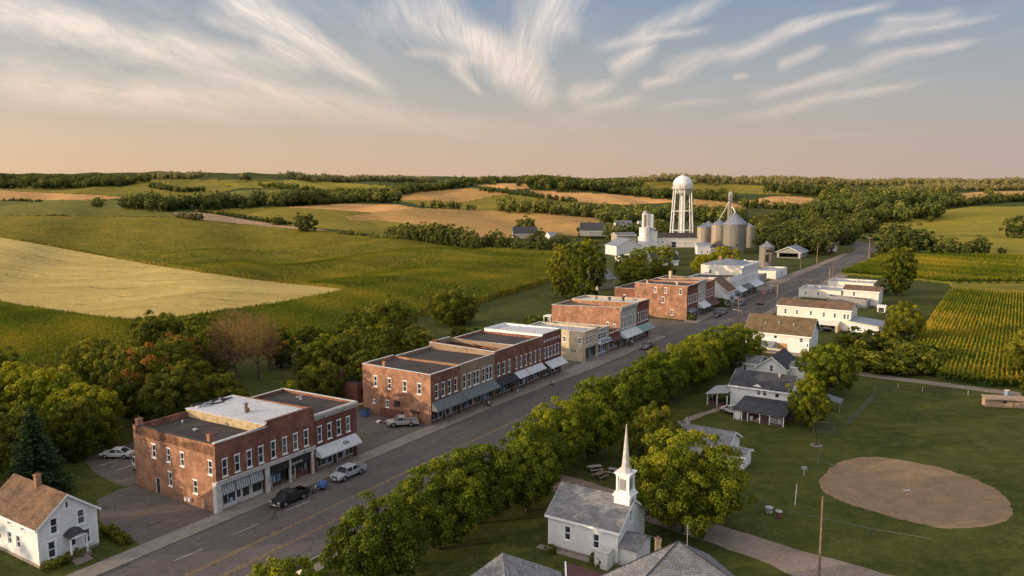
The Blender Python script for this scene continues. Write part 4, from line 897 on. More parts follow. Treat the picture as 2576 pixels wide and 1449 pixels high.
# far woods and hedges: masses nobody could count
def far_mass(name, label, pts, mat, hs, nq=120, size=1.4):
    """pts: (x, y, z, h, r)"""
    pts = np.array(pts); n = len(pts)
    d = RNG.normal(size=(n, nq, 3)); d /= np.linalg.norm(d, axis=2)[..., None]; d[..., 2] = d[..., 2]*0.9+0.12
    rr = 0.55+0.5*RNG.random((n, nq, 1)); lob = 1+0.2*np.sin(3*np.arctan2(d[..., 1], d[..., 0])+pts[:, None, 0])[..., None]
    C = pts[:, None, :3]+d*rr*lob*np.stack([pts[:, 4], pts[:, 4], pts[:, 3]*0.5], -1)[:, None, :]+np.stack([0*pts[:, 3], 0*pts[:, 3], pts[:, 3]*0.5], -1)[:, None, :]
    N = d + RNG.normal(0, 0.35, d.shape); N /= np.linalg.norm(N, axis=2)[..., None]
    sz = np.broadcast_to((pts[:, 4]*size*0.30)[:, None], (n, nq)).ravel()*(0.7+0.6*RNG.random(n*nq))
    q = quads_at(C.reshape(-1, 3), N.reshape(-1, 3), sz, RNG, 0.9).reshape(-1, 3)
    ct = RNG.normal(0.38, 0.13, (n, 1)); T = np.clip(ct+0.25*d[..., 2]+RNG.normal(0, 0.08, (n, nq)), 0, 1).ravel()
    o = link(name, np_mesh(name, q, np.arange(len(q)).reshape(-1, 4), [mat], tint=T)); tag(o, label, 'trees', kind='stuff'); return o
def belt(name, label, line, h, depth=14, dens=1.0, mat='leaf_far', jit=0.45, rows=2, farr=0):
    """line: directions whose meeting points with the land give the foot of the belt"""
    h = h*0.84
    P = [onland(px, py) for px, py in line]; P = [p for p in P if p is not None]; pts = []
    for a, b in zip(P[:-1], P[1:]):
        L = math.hypot(b[0]-a[0], b[1]-a[1])
        if L > 900: continue
        n = max(1, int(L/(h*0.52)*dens))
        for i in range(n):
            for k in range(rows):
                f = (i+RNG.random())/n; x = a[0]+(b[0]-a[0])*f+RNG.normal(0, depth*0.25); y = a[1]+(b[1]-a[1])*f+k*depth/rows+RNG.normal(0, depth*0.2)
                hh = h*(1-jit+2*jit*RNG.random()); pts.append((x, y, float(hgt(x, y))-0.4, hh, hh*0.42))
    if pts: far_mass(name, label, pts, mat, h)
belt('tree_belt', 'long dark tree belt across the middle distance on the left', [(316,524),(360,527),(420,531),(480,527),(560,523),(640,521),(720,519),(790,516),(860,512),(930,509),(985,512)], 15, 30, 1.4, rows=3)
belt('tree_belt', 'wooded line climbing from the long belt to the central ridge', [(740,512),(830,503),(900,500),(960,496),(1020,489),(1080,481),(1140,474),(1200,467),(1235,464)], 14, 30, 1.3, rows=3)
belt('hedge_trees', 'scattered hedge trees above the blue green dome', [(655,468),(700,473),(745,479),(790,484),(825,490),(855,494)], 10, 10, 0.9, rows=1)
belt('hedge_trees', 'clump of trees on the pasture left of the dome', [(380,470),(430,482),(470,484),(515,482)], 9, 14, 1.0, rows=2)
belt('wood', 'large wood on the left horizon', [(-60,474),(0,474),(60,473),(120,473),(180,472),(240,470),(300,469),(318,468)], 17, 70, 1.5, rows=4)
belt('wood', 'wood behind the left horizon wood', [(-60,458),(40,457),(130,457),(240,459),(330,462)], 15, 60, 1.4, 'leaf_far', rows=3)
belt('horizon_trees', 'tree line on the left skyline', [(340,452),(380,449),(430,448),(497,449)], 13, 50, 1.6, 'leaf_hazed', rows=3)
belt('horizon_trees', 'farm trees on the skyline', [(605,452),(625,452)], 14, 30, 1.5, 'leaf_hazed', rows=2)
belt('horizon_trees', 'low skyline trees left of the central ridge', [(740,452),(820,455),(900,457),(960,456),(1020,455),(1070,456)], 14, 60, 1.6, 'leaf_hazed', rows=3)
belt('wood', 'wooded central ridge against the sky', [(1195,462),(1230,462),(1270,459),(1310,458),(1360,459),(1400,462),(1450,464),(1500,466),(1550,470),(1575,474)], 16, 120, 1.7, rows=5)
belt('wood', 'front slope of the wooded central ridge', [(1320,470),(1370,474),(1420,476),(1480,480),(1520,484)], 14, 50, 1.5, rows=3)
belt('hedge_trees', 'hedge between the golden dome and the orange field', [(1210,481),(1240,484),(1280,488),(1320,493),(1360,500),(1420,508),(1450,512)], 9, 8, 1.1, rows=1)
belt('hedge_trees', 'trees at the left foot of the green dome', [(1055,520),(1090,523),(1120,524),(1160,527),(1200,531)], 9, 10, 1.0, rows=1)
belt('hedge_trees', 'thick line of trees above the tan slope', [(1255,533),(1300,535),(1330,537),(1380,540),(1420,543),(1460,546),(1500,550),(1545,553),(1590,555),(1640,556)], 14, 26, 1.4, rows=3)
belt('tree_belt', 'dark trees behind the water tower legs', [(1560,566),(1620,560),(1680,556),(1730,552),(1780,556),(1830,560),(1880,566)], 13, 40, 1.4, rows=4)
belt('tree_belt', 'tree belt above the orange field left of the water tower', [(1460,478),(1520,484),(1580,491),(1640,496),(1700,499),(1750,500),(1800,503),(1850,506)], 12, 30, 1.4, rows=3)
belt('hedge_trees', 'hedge trees in front of the golden dome right of the leg', [(1870,523),(1920,524),(1960,527),(2010,528),(2060,530),(2090,528)], 10, 12, 1.1, rows=2)
belt('tree_belt', 'tree belt behind the golden dome', [(1990,487),(2040,491),(2100,496),(2150,500),(2200,504)], 14, 50, 1.5, rows=3)
belt('horizon_trees', 'skyline woods right of the water tower', [(1610,459),(1700,458),(1760,459),(1850,461),(1950,463),(2050,465),(2150,465)], 15, 120, 1.6, 'leaf_hazed', rows=4)
belt('horizon_trees', 'bluish woods on the far right skyline', [(2150,463),(2250,463),(2350,463),(2450,463),(2620,463)], 14, 200, 1.6, 'leaf_hazed', rows=4)
belt('wood', 'broad wood right of the grain bins in the middle distance', [(2080,548),(2120,540),(2170,532),(2220,526),(2270,520),(2330,516),(2390,512)], 14, 50, 1.5, rows=4)
belt('wood', 'wood between the golden dome and the lime hills', [(2100,520),(2150,512),(2210,506),(2270,502),(2340,500),(2400,498)], 14, 60, 1.5, rows=4)
belt('tree_belt', 'trees along the top of the lime hills', [(2330,531),(2380,524),(2440,517),(2500,512),(2576,507),(2640,505)], 10, 20, 1.2, rows=2)
belt('wood', 'wood at the left foot of the lime hills', [(2190,556),(2220,560),(2250,562),(2290,556),(2330,552),(2345,545)], 14, 40, 1.5, rows=3)
belt('wood', 'far wood on the right below the skyline', [(2280,482),(2350,480),(2430,478),(2520,476),(2620,475)], 13, 70, 1.5, 'leaf_hazed', rows=3)
belt('hedge', 'low dark hedge between the two green fields on the left', [(0,547),(100,546),(200,547),(300,547),(400,549),(450,552)], 2.5, 4, 1.2, rows=1)
belt('hedge', 'scrubby hedge under the fallow strip', [(500,534),(560,541),(620,550),(680,559),(740,566)], 4, 5, 1.2, rows=1)
belt('hedge', 'scrubby hedge below the orange stubble field', [(0,507),(60,507),(110,508)], 5, 6, 1.2, rows=1)
belt('hedge', 'hedge along the back of the large corn field', [(850,594),(900,598),(950,603),(1000,608)], 5, 6, 1.3, rows=2)
belt('hedge', 'bushes along the road verge by the lime hills', [(2180,600),(2210,604),(2240,610),(2280,616),(2330,620)], 4, 6, 1.2, rows=2)
# ---------------------------------------------------------------- walls with real openings
def clip_top(poly, xa, za, xb, zb):
    out = []; n = len(poly)
    def sd(p): return (za + (zb-za)*(p[0]-xa)/(xb-xa)) - p[1]
    for i in range(n):
        p, q = poly[i], poly[(i+1) % n]; a, b = sd(p), sd(q)
        if a >= -1e-6: out.append(p)
        if (a > 1e-6 and b < -1e-6) or (a < -1e-6 and b > 1e-6):
            k = a/(a-b); out.append((p[0]+(q[0]-p[0])*k, p[1]+(q[1]-p[1])*k))
    return out
def wall(mb, p, d, W_, top, ops, mat, z0=0.0, reveal=0.16, rmat=None):
    """a wall from p along d; top = [(x, z), ...]; ops = [(x0, x1, z0, z1)] cut out with reveals"""
    n = (d[1], -d[0]); rmat = rmat or mat
    def P(x, z, k=0.0): return (p[0]+d[0]*x-n[0]*k, p[1]+d[1]*x-n[1]*k, z)
    xs = sorted({0.0, W_} | {a for o in ops for a in o[:2]} | {x for x, z in top})
    zm = max(z for x, z in top); zs = sorted({z0, zm} | {a for o in ops for a in o[2:4] if a < zm})
    tx = [x for x, z in top]; tz = [z for x, z in top]
    for xa, xb in zip(xs[:-1], xs[1:]):
        if xb-xa < 1e-6: continue
        ta, tb = np.interp(xa+1e-5, tx, tz), np.interp(xb-1e-5, tx, tz)
        for za, zb in zip(zs[:-1], zs[1:]):
            if zb-za < 1e-6 or za >= max(ta, tb): continue
            if any(o[0]-1e-6 <= xa and xb <= o[1]+1e-6 and o[2]-1e-6 <= za and zb <= o[3]+1e-6 for o in ops): continue
            pl = clip_top([(xa, za), (xb, za), (xb, zb), (xa, zb)], xa, ta, xb, tb)
            if len(pl) >= 3: mb.poly([P(x, z) for x, z in pl], mat)
    for a, b, c, e in ops:
        mb.poly([P(a, c), P(b, c), P(b, c, reveal), P(a, c, reveal)], rmat); mb.poly([P(a, e), P(a, e, reveal), P(b, e, reveal), P(b, e)], rmat)
        mb.poly([P(a, c), P(a, c, reveal), P(a, e, reveal), P(a, e)], rmat); mb.poly([P(b, c), P(b, e), P(b, e, reveal), P(b, c, reveal)], rmat)
_wc = {}
def window_mesh(w, h, style):
    key = (round(w, 2), round(h, 2), style)
    if key in _wc: return _wc[key]
    fm = {'brick': 'paint_white', 'side': 'paint_white', 'plain': 'paint_offwhite', 'dark': 'paint_dark', 'grey': 'stone_grey'}[style.split('_')[0]]
    mb = MB(); t = 0.085
    if style.startswith('side') or style.startswith('plain'):       # casing proud of the wall
        c = 0.11
        mb.box(-c, 0, -0.035, 0.01, -0.02, h+0.0, fm); mb.box(w, w+c, -0.035, 0.01, -0.02, h, fm); mb.box(-c-0.03, w+c+0.03, -0.045, 0.01, h, h+0.13, fm); mb.box(-c-0.03, w+c+0.03, -0.075, 0.01, -0.10, -0.02, fm)
    else:                                    # frame inside the opening, stone sill and head
        mb.box(-0.10, w+0.10, -0.07, 0.02, -0.13, 0.0, fm); mb.box(-0.06, w+0.06, -0.03, 0.015, h, h+0.14, fm)
    mb.box(0, t, 0.03, 0.12, 0.0, h, fm); mb.box(w-t, w, 0.03, 0.12, 0.0, h, fm); mb.box(t, w-t, 0.03, 0.12, h-t, h, fm); mb.box(t, w-t, 0.03, 0.12, 0.0, t, fm)
    if h > 0.9: mb.box(t, w-t, 0.05, 0.115, h*0.5-0.035, h*0.5+0.035, fm)
    if style.endswith('six'):
        mb.box(w/2-0.02, w/2+0.02, 0.07, 0.11, t, h-t, fm); mb.box(t, w-t, 0.07, 0.108, h*0.75-0.02, h*0.75+0.02, fm); mb.box(t, w-t, 0.07, 0.108, h*0.25-0.02, h*0.25+0.02, fm)
    fr = mb.mesh('window'); g = MB(); g.poly([(t, 0.105, t), (w-t, 0.105, t), (w-t, 0.105, h-t), (t, 0.105, h-t)], 'glass')
    bk = g.mesh('pane'); _wc[key] = (fr, bk); return _wc[key]
def window(par, p, d, op, style='brick', name='window'):
    a, b, c, e = op; fr, pn = window_mesh(b-a, e-c, style)
    o = link(name, fr, par, (p[0]+d[0]*a, p[1]+d[1]*a, c)); o.rotation_euler = (0, 0, math.atan2(d[1], d[0])); link('pane', pn, o)
    return o
def door(par, p, d, op, mat='paint_white', glass=True):
    a, b, c, e = op; w, h = b-a, e-c; mb = MB(); mb.box(0, w, 0.08, 0.13, 0, h, mat); mb.box(0, 0.07, 0.03, 0.08, 0, h, 'paint_white'); mb.box(w-0.07, w, 0.03, 0.08, 0, h, 'paint_white'); mb.box(0.07, w-0.07, 0.03, 0.08, h-0.07, h, 'paint_white')
    o = mb.build('door', par, loc=(p[0]+d[0]*a, p[1]+d[1]*a, c)); o.rotation_euler = (0, 0, math.atan2(d[1], d[0]))
    if glass: g = MB(); g.poly([(0.2, 0.075, h*0.35), (w-0.2, 0.075, h*0.35), (w-0.2, 0.075, h*0.9), (0.2, 0.075, h*0.9)], 'glass'); g.build('pane', o)
    k = MB(); k.box(w-0.2, w-0.14, 0.02, 0.08, h*0.46, h*0.52, 'chrome'); k.build('handle', o)
    return o
FR = ((0.0, 0.0), (1.0, 0.0))
def sides(W_, D_):
    return {'front': ((0, 0), (1, 0), W_), 'right': ((W_, 0), (0, 1), D_), 'back': ((W_, D_), (-1, 0), W_), 'left': ((0, D_), (0, -1), D_)}
def chimney(par, x, y, z0, h, w=0.6, d=0.6, mat='brick_red', pot=True):
    mb = MB(); mb.box(x-w/2, x+w/2, y-d/2, y+d/2, z0, z0+h, mat); mb.box(x-w/2-0.05, x+w/2+0.05, y-d/2-0.05, y+d/2+0.05, z0+h, z0+h+0.12, mat)
    if pot: mb.cyl((x, y, z0+h+0.12), (x, y, z0+h+0.35), 0.12, 0.11, 8, 'brick_dark')
    return mb.build('chimney', par)
def vent(par, x, y, z, h=0.6, r=0.14, mat='galv', cap=True):
    mb = MB(); mb.cyl((x, y, z), (x, y, z+h), r, r, 8, mat)
    if cap: mb.cyl((x, y, z+h), (x, y, z+h+0.18), r*1.9, r*0.4, 8, mat)
    return mb.build('vent', par)
def shopfront(par, x0, x1, h=2.75, y=0.35, doorx=None, frame='paint_offwhite', kick='brick_red', kh=0.55, mull=1.25, dmat='paint_dark', inner=True):
    """display windows and door set back behind the opening x0..x1 of the front wall"""
    mb = MB(); dw = 0.95; doorx = (x0+x1)/2 if doorx is None else doorx; segs = []
    if doorx is False: segs = [(x0, x1)]
    else: segs = [(x0, doorx-dw/2), (doorx+dw/2, x1)]
    gl = MB()
    for a, b in segs:
        if b-a < 0.3: continue
        mb.box(a, b, y-0.12, y+0.12, 0.0, kh, kick); mb.box(a, b, y-0.16, y+0.14, kh, kh+0.07, frame); mb.box(a, b, y-0.05, y+0.08, h-0.16, h, frame)
        n = max(1, round((b-a)/mull))
        for i in range(n+1):
            xx = a+(b-a)*i/n; xx = min(max(xx, a+0.04), b-0.04); mb.box(xx-0.04, xx+0.04, y-0.045, y+0.075, kh+0.07, h-0.16, frame)
        gl.poly([(a, y+0.03, kh+0.07), (b, y+0.03, kh+0.07), (b, y+0.03, h-0.16), (a, y+0.03, h-0.16)], 'glass_shop')
    o = mb.build('shopfront', par); gl.build('pane', o)
    if inner:    # goods and blinds just behind the glass
        rr = random.Random(int(x0*10))
        for a, b in segs:
            xx = a+0.2
            while xx < b-0.5:
                w_ = rr.uniform(0.25, 0.7)
                if rr.random() < 0.6:
                    hh = rr.uniform(0.4, 1.5); g2 = MB(); g2.box(xx, min(xx+w_, b-0.1), y-0.0+0.005, y+0.025, kh+0.1, min(h-0.2, kh+0.1+hh), rr.choice(['paint_offwhite', 'interior', 'paint_brown', 'paint_blue', 'siding_grey'])); g2.build('display_item', o)
                xx += w_+rr.uniform(0.1, 0.6)
    if doorx is not False: door(par, (0, y-0.05), (1, 0), (doorx-dw/2+0.01, doorx+dw/2-0.01, 0.0, 2.25), dmat)
    return o
def awning(par, x0, x1, zt, zb, proj, mat, val=0.22, side=True, sag=0.0, name='awning'):
    mb = MB(); n = 8
    for i in range(n):
        a = x0+(x1-x0)*i/n; b = x0+(x1-x0)*(i+1)/n
        za = zb - sag*math.sin(PI*i/n); zb_ = zb - sag*math.sin(PI*(i+1)/n)
        mb.poly([(a, -proj, za), (b, -proj, zb_), (b, -0.05, zt), (a, -0.05, zt)], mat); mb.poly([(a, -proj, za-val), (b, -proj, zb_-val), (b, -proj, zb_), (a, -proj, za)], mat)
        mb.poly([(b, -proj+0.01, zb_-0.04), (a, -proj+0.01, za-0.04), (a, -0.05, zt-0.05), (b, -0.05, zt-0.05)], mat)
    if side:
        for x in (x0, x1): mb.poly([(x, -proj, zb-val), (x, -proj, zb), (x, -0.05, zt), (x, -0.05, zb-val+0.05)], mat)
    o = mb.build(name, par)
    f = MB()
    for x in (x0+0.03, x1-0.03): f.cyl((x, -proj+0.03, zb-val*0.5), (x, -0.03, zb-val*0.5), 0.02, 0.02, 5, 'galv'); 
    f.build('awning_frame', o); return o
def text_on(par, txt, x, y, z, size, mat, tilt=PI/2, rz=0.0, name='lettering', ext=0.01, shear=0.0):
    cu = bpy.data.curves.new(name, 'FONT'); cu.body = txt; cu.size = size; cu.extrude = ext; cu.shear = shear; cu.align_x = 'CENTER'; cu.resolution_u = 3; cu.offset = 0.008
    tmp = bpy.data.objects.new(name, cu); COL.objects.link(tmp); dg = bpy.context.evaluated_depsgraph_get(); me = bpy.data.meshes.new_from_object(tmp.evaluated_get(dg)); bpy.data.objects.remove(tmp)
    me.materials.clear(); me.materials.append(M[mat]); o = link(name, me, par, (x, y, z)); o.rotation_euler = (tilt, 0, rz); return o
def flat_block(name, label, s, t0, W_, D_, hf, hb=None, front='brick_red', side='brick_red', roof='roof_tar', ops=None, par=0.45, cop='paint_offwhite', wins='brick', zr=None, left=True, right=True, back=True, cat='building', z0=0.0, cope_w=0.22, group=None, rz=0.0, parts=True):
    """flat roofed building; ops = {'front': [...], 'left': [...], ...} lists of window openings; 'hole' in front lists uncovered openings"""
    hb = hf if hb is None else hb; ops = ops or {}
    b = thing(name, label, cat, s, t0, rz=rz, group=group)
    sd = sides(W_, D_); tops = {'front': [(0, hf), (W_, hf)], 'back': [(0, hb), (W_, hb)], 'left': [(0, hb), (D_, hf)], 'right': [(0, hf), (D_, hb)]}
    for k in ('front', 'left', 'right', 'back'):
        if k == 'right' and not right: continue
        if k == 'left' and not left: continue
        if k == 'back' and not back: continue
        mb = MB(); p, d, L = sd[k]; allops = list(ops.get(k, [])) + list(ops.get(k+'_hole', []))
        wall(mb, p, d, L, tops[k], allops, front if k == 'front' else side, reveal=0.40 if False else 0.16)
        mb.build('front_wall' if k == 'front' else 'wall', b)
        for o in ops.get(k, []): window(b, p, d, o, wins)
    # inner parapet faces and coping
    th = 0.28; mb = MB(); zi = min(hf, hb)-par
    def topz(x, y): return hf + (hb-hf)*y/D_
    c = 0.07; ring_o = [(-c, -c), (W_+c, -c), (W_+c, D_+c), (-c, D_+c)]; ring_i = [(th, th), (W_-th, th), (W_-th, D_-th), (th, D_-th)]
    for i in range(4):
        j = (i+1) % 4; a, b_, c2, d2 = ring_o[i], ring_o[j], ring_i[j], ring_i[i]
        if i == 1 and not right: continue
        if i == 3 and not left: continue
        mb = MB(); mb.hexa([(a[0], a[1], topz(0, max(0, a[1]))+0.003), (b_[0], b_[1], topz(0, b_[1])+0.003), (c2[0], c2[1], topz(0, c2[1])+0.003), (d2[0], d2[1], topz(0, d2[1])+0.003),
                 (a[0], a[1], topz(0, a[1])+0.08), (b_[0], b_[1], topz(0, b_[1])+0.08), (c2[0], c2[1], topz(0, c2[1])+0.08), (d2[0], d2[1], topz(0, d2[1])+0.08)], cop); mb.build('coping', b)
    mb = MB()
    for i in range(4):
        j = (i+1) % 4; a, b_ = ring_i[i], ring_i[j]; mb.poly([(b_[0], b_[1], zi-0.3), (a[0], a[1], zi-0.3), (a[0], a[1], topz(0, a[1])), (b_[0], b_[1], topz(0, b_[1]))], side)
    mb.build('parapet', b)
    zr_f = (hf-par) if zr is None else zr; zr_b = zr_f - 0.25 if hb >= hf-0.1 else hb-par
    mb = MB(); nx = 6; ny = 8; rg = random.Random(int(s*3)); Z_ = [[zr_f+(zr_b-zr_f)*j/ny + (rg.uniform(-0.035, 0.035) if 0 < i < nx and 0 < j < ny else 0) for i in range(nx+1)] for j in range(ny+1)]
    for j in range(ny):
        for i in range(nx):
            X_ = [th+(W_-2*th)*k/nx for k in (i, i+1)]; Y_ = [th+(D_-2*th)*k/ny for k in (j, j+1)]
            mb.poly([(X_[0], Y_[0], Z_[j][i]), (X_[1], Y_[0], Z_[j][i+1]), (X_[1], Y_[1], Z_[j+1][i+1]), (X_[0], Y_[1], Z_[j+1][i])], roof)
    r = mb.build('roof', b); b['_r'] = 0; del b['_r']
    return b, r
def cornice(par, x0, x1, z, h=0.5, out=0.3, mat='stone_grey', dent=0.5, name='cornice'):
    mb = MB(); mb.box(x0, x1, -out*0.45, -0.002, z-h, z-h*0.45, mat); mb.box(x0-0.05, x1+0.05, -out, -0.002, z-h*0.45, z, mat)
    if dent:
        n = int((x1-x0)/dent)
        for i in range(n): xx = x0+dent*(i+0.3); mb.box(xx, xx+dent*0.4, -out*0.85, -out*0.45-0.002, z-h*0.9, z-h*0.452, mat)
    return mb.build(name, par)
def gable_house(name, label, s, t0, W_, D_, he, hr, axis='y', wallm='siding_white', roofm='shingle_grey', ops=None, wins='side', over=0.35, ridge=0.5, cat='house', rz=0.0, found=True, group=None, world=False, trim='paint_white', trimless=False):
    """gabled house; axis = direction of the ridge in the house's frame"""
    ops = ops or {}; b = thing(name, label, cat, s, t0, rz=rz, group=group, world=world); sd = sides(W_, D_)
    for k in ('front', 'right', 'back', 'left'):
        p, d, L = sd[k]; gab = (k in ('front', 'back')) == (axis == 'y'); mid = L*(ridge if k in ('front', 'right') else 1-ridge)
        top = [(0, he), (mid, hr), (L, he)] if gab else [(0, he), (L, he)]
        mb = MB(); wall(mb, p, d, L, top, list(ops.get(k, []))+list(ops.get(k+'_hole', [])), wallm, reveal=0.12)
        if found: mb_f = 1
        mb.build('wall', b)
        for o in ops.get(k, []): window(b, p, d, o, wins)
    if found: mb = MB(); mb.box(-0.04, W_+0.04, -0.04, D_+0.04, -0.1, 0.32, 'foundation'); mb.build('foundation', b)
    if not trimless:
        c = 0.14
        for x, y in ((0, 0), (W_, 0), (W_, D_), (0, D_)):
            mb = MB(); mb.box(x-(0.03 if x == 0 else c), x+(c if x == 0 else 0.03), y-(0.03 if y == 0 else c), y+(c if y == 0 else 0.03), 0.32, he-0.02, trim); mb.build('corner_board', b)
    # roof: two slabs meeting at the ridge, with overhang
    th = 0.14; mb = MB(); L = D_ if axis == 'y' else W_; Wd = W_ if axis == 'y' else D_; m_ = Wd*ridge
    for sgn in (0, 1):
        run = m_ if sgn == 0 else Wd-m_; sl = (hr-he)/run; e_ = -over if sgn == 0 else Wd+over; ze = he-over*sl+0.10; zr_ = hr+0.10
        a = [(m_, -over, zr_), (m_, L+over, zr_), (e_, L+over, ze), (e_, -over, ze)]
        if sgn == 1: a = a[::-1]
        if axis == 'x': a = [(y, x, z) for x, y, z in a][::-1]
        mb.slab(a[::-1] if False else a, th, roofm)
    r = mb.build('roof', b)
    mb = MB()  # eaves and barge boards
    for sgn in (0, 1):
        run = m_ if sgn == 0 else Wd-m_; sl = (hr-he)/run; e_ = -over if sgn == 0 else Wd+over; ze = he-over*sl+0.10-th; zr_ = hr+0.10-th
        ex0, ex1 = (e_-0.03, e_+0.05) if sgn == 0 else (e_-0.05, e_+0.03)
        q = [(ex0, -over, ze-0.1), (ex1, -over, ze-0.1), (ex1, L+over, ze-0.1), (ex0, L+over, ze-0.1), (ex0, -over, ze+th+0.01), (ex1, -over, ze+th+0.01), (ex1, L+over, ze+th+0.01), (ex0, L+over, ze+th+0.01)]
        for yy in (-over-0.03, L+over-0.04):
            q2 = [(e_, yy, ze-0.12), (m_, yy, zr_-0.12), (m_, yy+0.07, zr_-0.12), (e_, yy+0.07, ze-0.12), (e_, yy, ze+th-0.02), (m_, yy, zr_+th-0.02), (m_, yy+0.07, zr_+th-0.02), (e_, yy+0.07, ze+th-0.02)]
            if axis == 'x': q2 = [(y, x, z) for x, y, z in q2]
            mb.hexa(q2, trim)
        if axis == 'x': q = [(y, x, z) for x, y, z in q]
        mb.hexa(q, trim)
    mb.build('eaves_board', b)
    return b, r
def lean_to(par, ring, th, mat, name='porch_roof'):
    mb = MB(); mb.slab(ring, th, mat); return mb.build(name, par)
def posts(par, pts, z0, z1, r, mat, name='post'):
    for x, y in pts:
        mb = MB(); mb.box(x-r, x+r, y-r, y+r, z0, z1 if not callable(z1) else z1(x, y), mat); mb.build(name, par)
# ================================================================ sheets of the ground: road, walks, lots, lanes
def sheet(name, pts, z, mat, world=False, jit=0.0, step=1.5, label=None, kind='structure', smoothn=0):
    P = [p if world else W(*p) for p in pts]; out = []; rg = random.Random(len(pts)*31+int(z*1000)+int(P[0][0]))
    for i in range(len(P)):
        a, b = P[i], P[(i+1) % len(P)]; L = math.hypot(b[0]-a[0], b[1]-a[1]); n = max(1, int(L/step)) if jit else 1
        for k in range(n):
            f = k/n; j = jit if k else 0; out.append((a[0]+(b[0]-a[0])*f+rg.uniform(-j, j), a[1]+(b[1]-a[1])*f+rg.uniform(-j, j)))
    bm_v = [(x, y, 0.0) for x, y in out]
    from mathutils.geometry import tessellate_polygon
    tris = tessellate_polygon([[Vector(v) for v in bm_v]])
    me = bpy.data.meshes.new(name); me.from_pydata([(x, y, z) for x, y, _ in bm_v], [], [tuple(t) for t in tris]); me.materials.append(M[mat])
    import bmesh as _b
    bm = _b.new(); bm.from_mesh(me); _b.ops.recalc_face_normals(bm, faces=bm.faces)
    if bm.faces and sum(f.normal.z for f in bm.faces) < 0: _b.ops.reverse_faces(bm, faces=bm.faces)
    bm.to_mesh(me); bm.free(); o = link(name, me); tag(o, label, kind=kind); return o
WEST = [(-60, -2.6), (60, -2.6), (92, -4.4), (134, -4.6), (158, -4.2), (190, -3.2), (240, -2.6), (300, -1.8), (412, -1.0), (440, 0.5), (462, 4), (480, 12), (492, 24)]
EAST = [(-60, -18.6), (110, -18.4), (150, -16.0), (200, -15.0), (300, -14.4), (400, -14.8), (440, -14.0), (470, -11), (494, -2), (510, 12)]
sheet('main_street', WEST + EAST[::-1], 0.012, 'asphalt')
sheet('dirt_shoulder', [(236, -2.4), (300, -1.6), (412, -0.8), (412, 2.2), (330, 2.6), (300, 3.6), (255, 4.2), (236, 2.4)], 0.008, 'gravel', jit=0.3)
sheet('dirt_shoulder', [(170, -15.0), (230, -14.6), (300, -14.2), (410, -14.6), (410, -16.4), (320, -17.0), (300, -19.5), (230, -17.2), (170, -18.2)], 0.008, 'gravel', jit=0.4)
def walk(name, s0, s1, t0a, t1a, t0b, t1b, mat='sidewalk', h=0.13):
    a, b, c, d = W(s0, t0a), W(s1, t0b), W(s1, t1b), W(s0, t1a); mb = MB()
    mb.hexa([(*d, 0.0), (*c, 0.0), (*b, 0.0), (*a, 0.0), (*d, h), (*c, h), (*b, h), (*a, h)], mat); o = mb.build(name); tag(o, kind='structure'); return o
walk('sidewalk', -60, 60, 0.0, -2.42, 0.0, -2.42); walk('sidewalk', 60, 92, 0.0, -2.42, 0.0, -4.22); walk('sidewalk', 92, 133.5, 0.0, -4.22, 0.0, -4.42); walk('sidewalk', 158, 190, 0.0, -4.02, 0.0, -3.02); walk('sidewalk', 190, 238, 0.0, -3.02, 0.0, -2.42)
for a, b, ta, tb in ((-60, 60, -2.42, -2.42), (60, 92, -2.42, -4.22), (92, 133.5, -4.22, -4.42), (158, 190, -4.02, -3.02), (190, 238, -3.02, -2.42)): walk('kerb', a, b, ta, ta-0.18, tb, tb-0.18, 'kerb', 0.14)
walk('kerb', -60, 110, -18.4, -18.6, -18.4, -18.6, 'kerb', 0.14)
walk('sidewalk', -60, 110, -19.6, -21.0, -19.6, -21.0)
sheet('cross_lane', [(133.5, -4.4), (158, -4.1), (158, 22), (150, 26), (133.5, 24)], 0.010, 'lot', jit=0.2)
sheet('parking_lot', [(-9.9, 0.0), (0.0, 0.0), (0.0, 17.0), (-1.7, 17.4), (-5.4, 16.6), (-8.9, 10.1)], 0.010, 'lot', jit=0.15)
sheet('parking_lot', [(24.3, 0.0), (41.5, 0.0), (41.5, 17.5), (33, 19.5), (24.3, 17.0)], 0.010, 'lot', jit=0.15)
sheet('parking_lot', [(85.6, 0.0), (96.2, 0.0), (96.2, 14), (85.6, 14)], 0.010, 'lot')
sheet('rear_parking_lot', [(-1.0, 17.6), (9.0, 17.2), (11.0, 33.5), (2.3, 33.0), (-0.5, 25.0)], 0.010, 'lot', jit=0.2)
sheet('dirt_yard', [(38, 18), (60, 16), (62, 30), (44, 32)], 0.007, 'gravel', jit=0.4)
sheet('gravel_lane', [(4, 106.5), (8.7, 103.6), (16.4, 96.4), (23.6, 89.3), (30.7, 82.8), (37, 78.2), (60, 60), (57, 56), (29.3, 75.8), (26.1, 80.2), (19, 86.8), (12, 93.5), (5.3, 99.2), (0.5, 101.8)], 0.010, 'gravel', world=True, jit=0.22)
sheet('farm_road', [(66, 165.5), (71.5, 165.2), (92.3, 150.9), (118, 133.5), (170, 98), (168, 95), (116, 130.5), (91.5, 147.3), (71, 161.6), (65, 162)], 0.010, 'gravel', world=True, jit=0.18)
inf = [(40.4,98.8),(41.3,102.6),(44.2,106.6),(46.8,109.6),(50.2,111.6),(53.2,112.0),(57.0,110.2),(60.2,107.6),(62.4,104.2),(63.5,100.0),(62.8,96.4),(61.6,93.2),(59.2,90.3),(56.4,88.7),(53.4,87.9),(50.0,87.8),(47.4,89.3),(44.8,91.9),(42.4,94.2),(41.0,96.4)]
sheet('infield', inf, 0.010, 'dirt', world=True, jit=0.22, step=0.7)
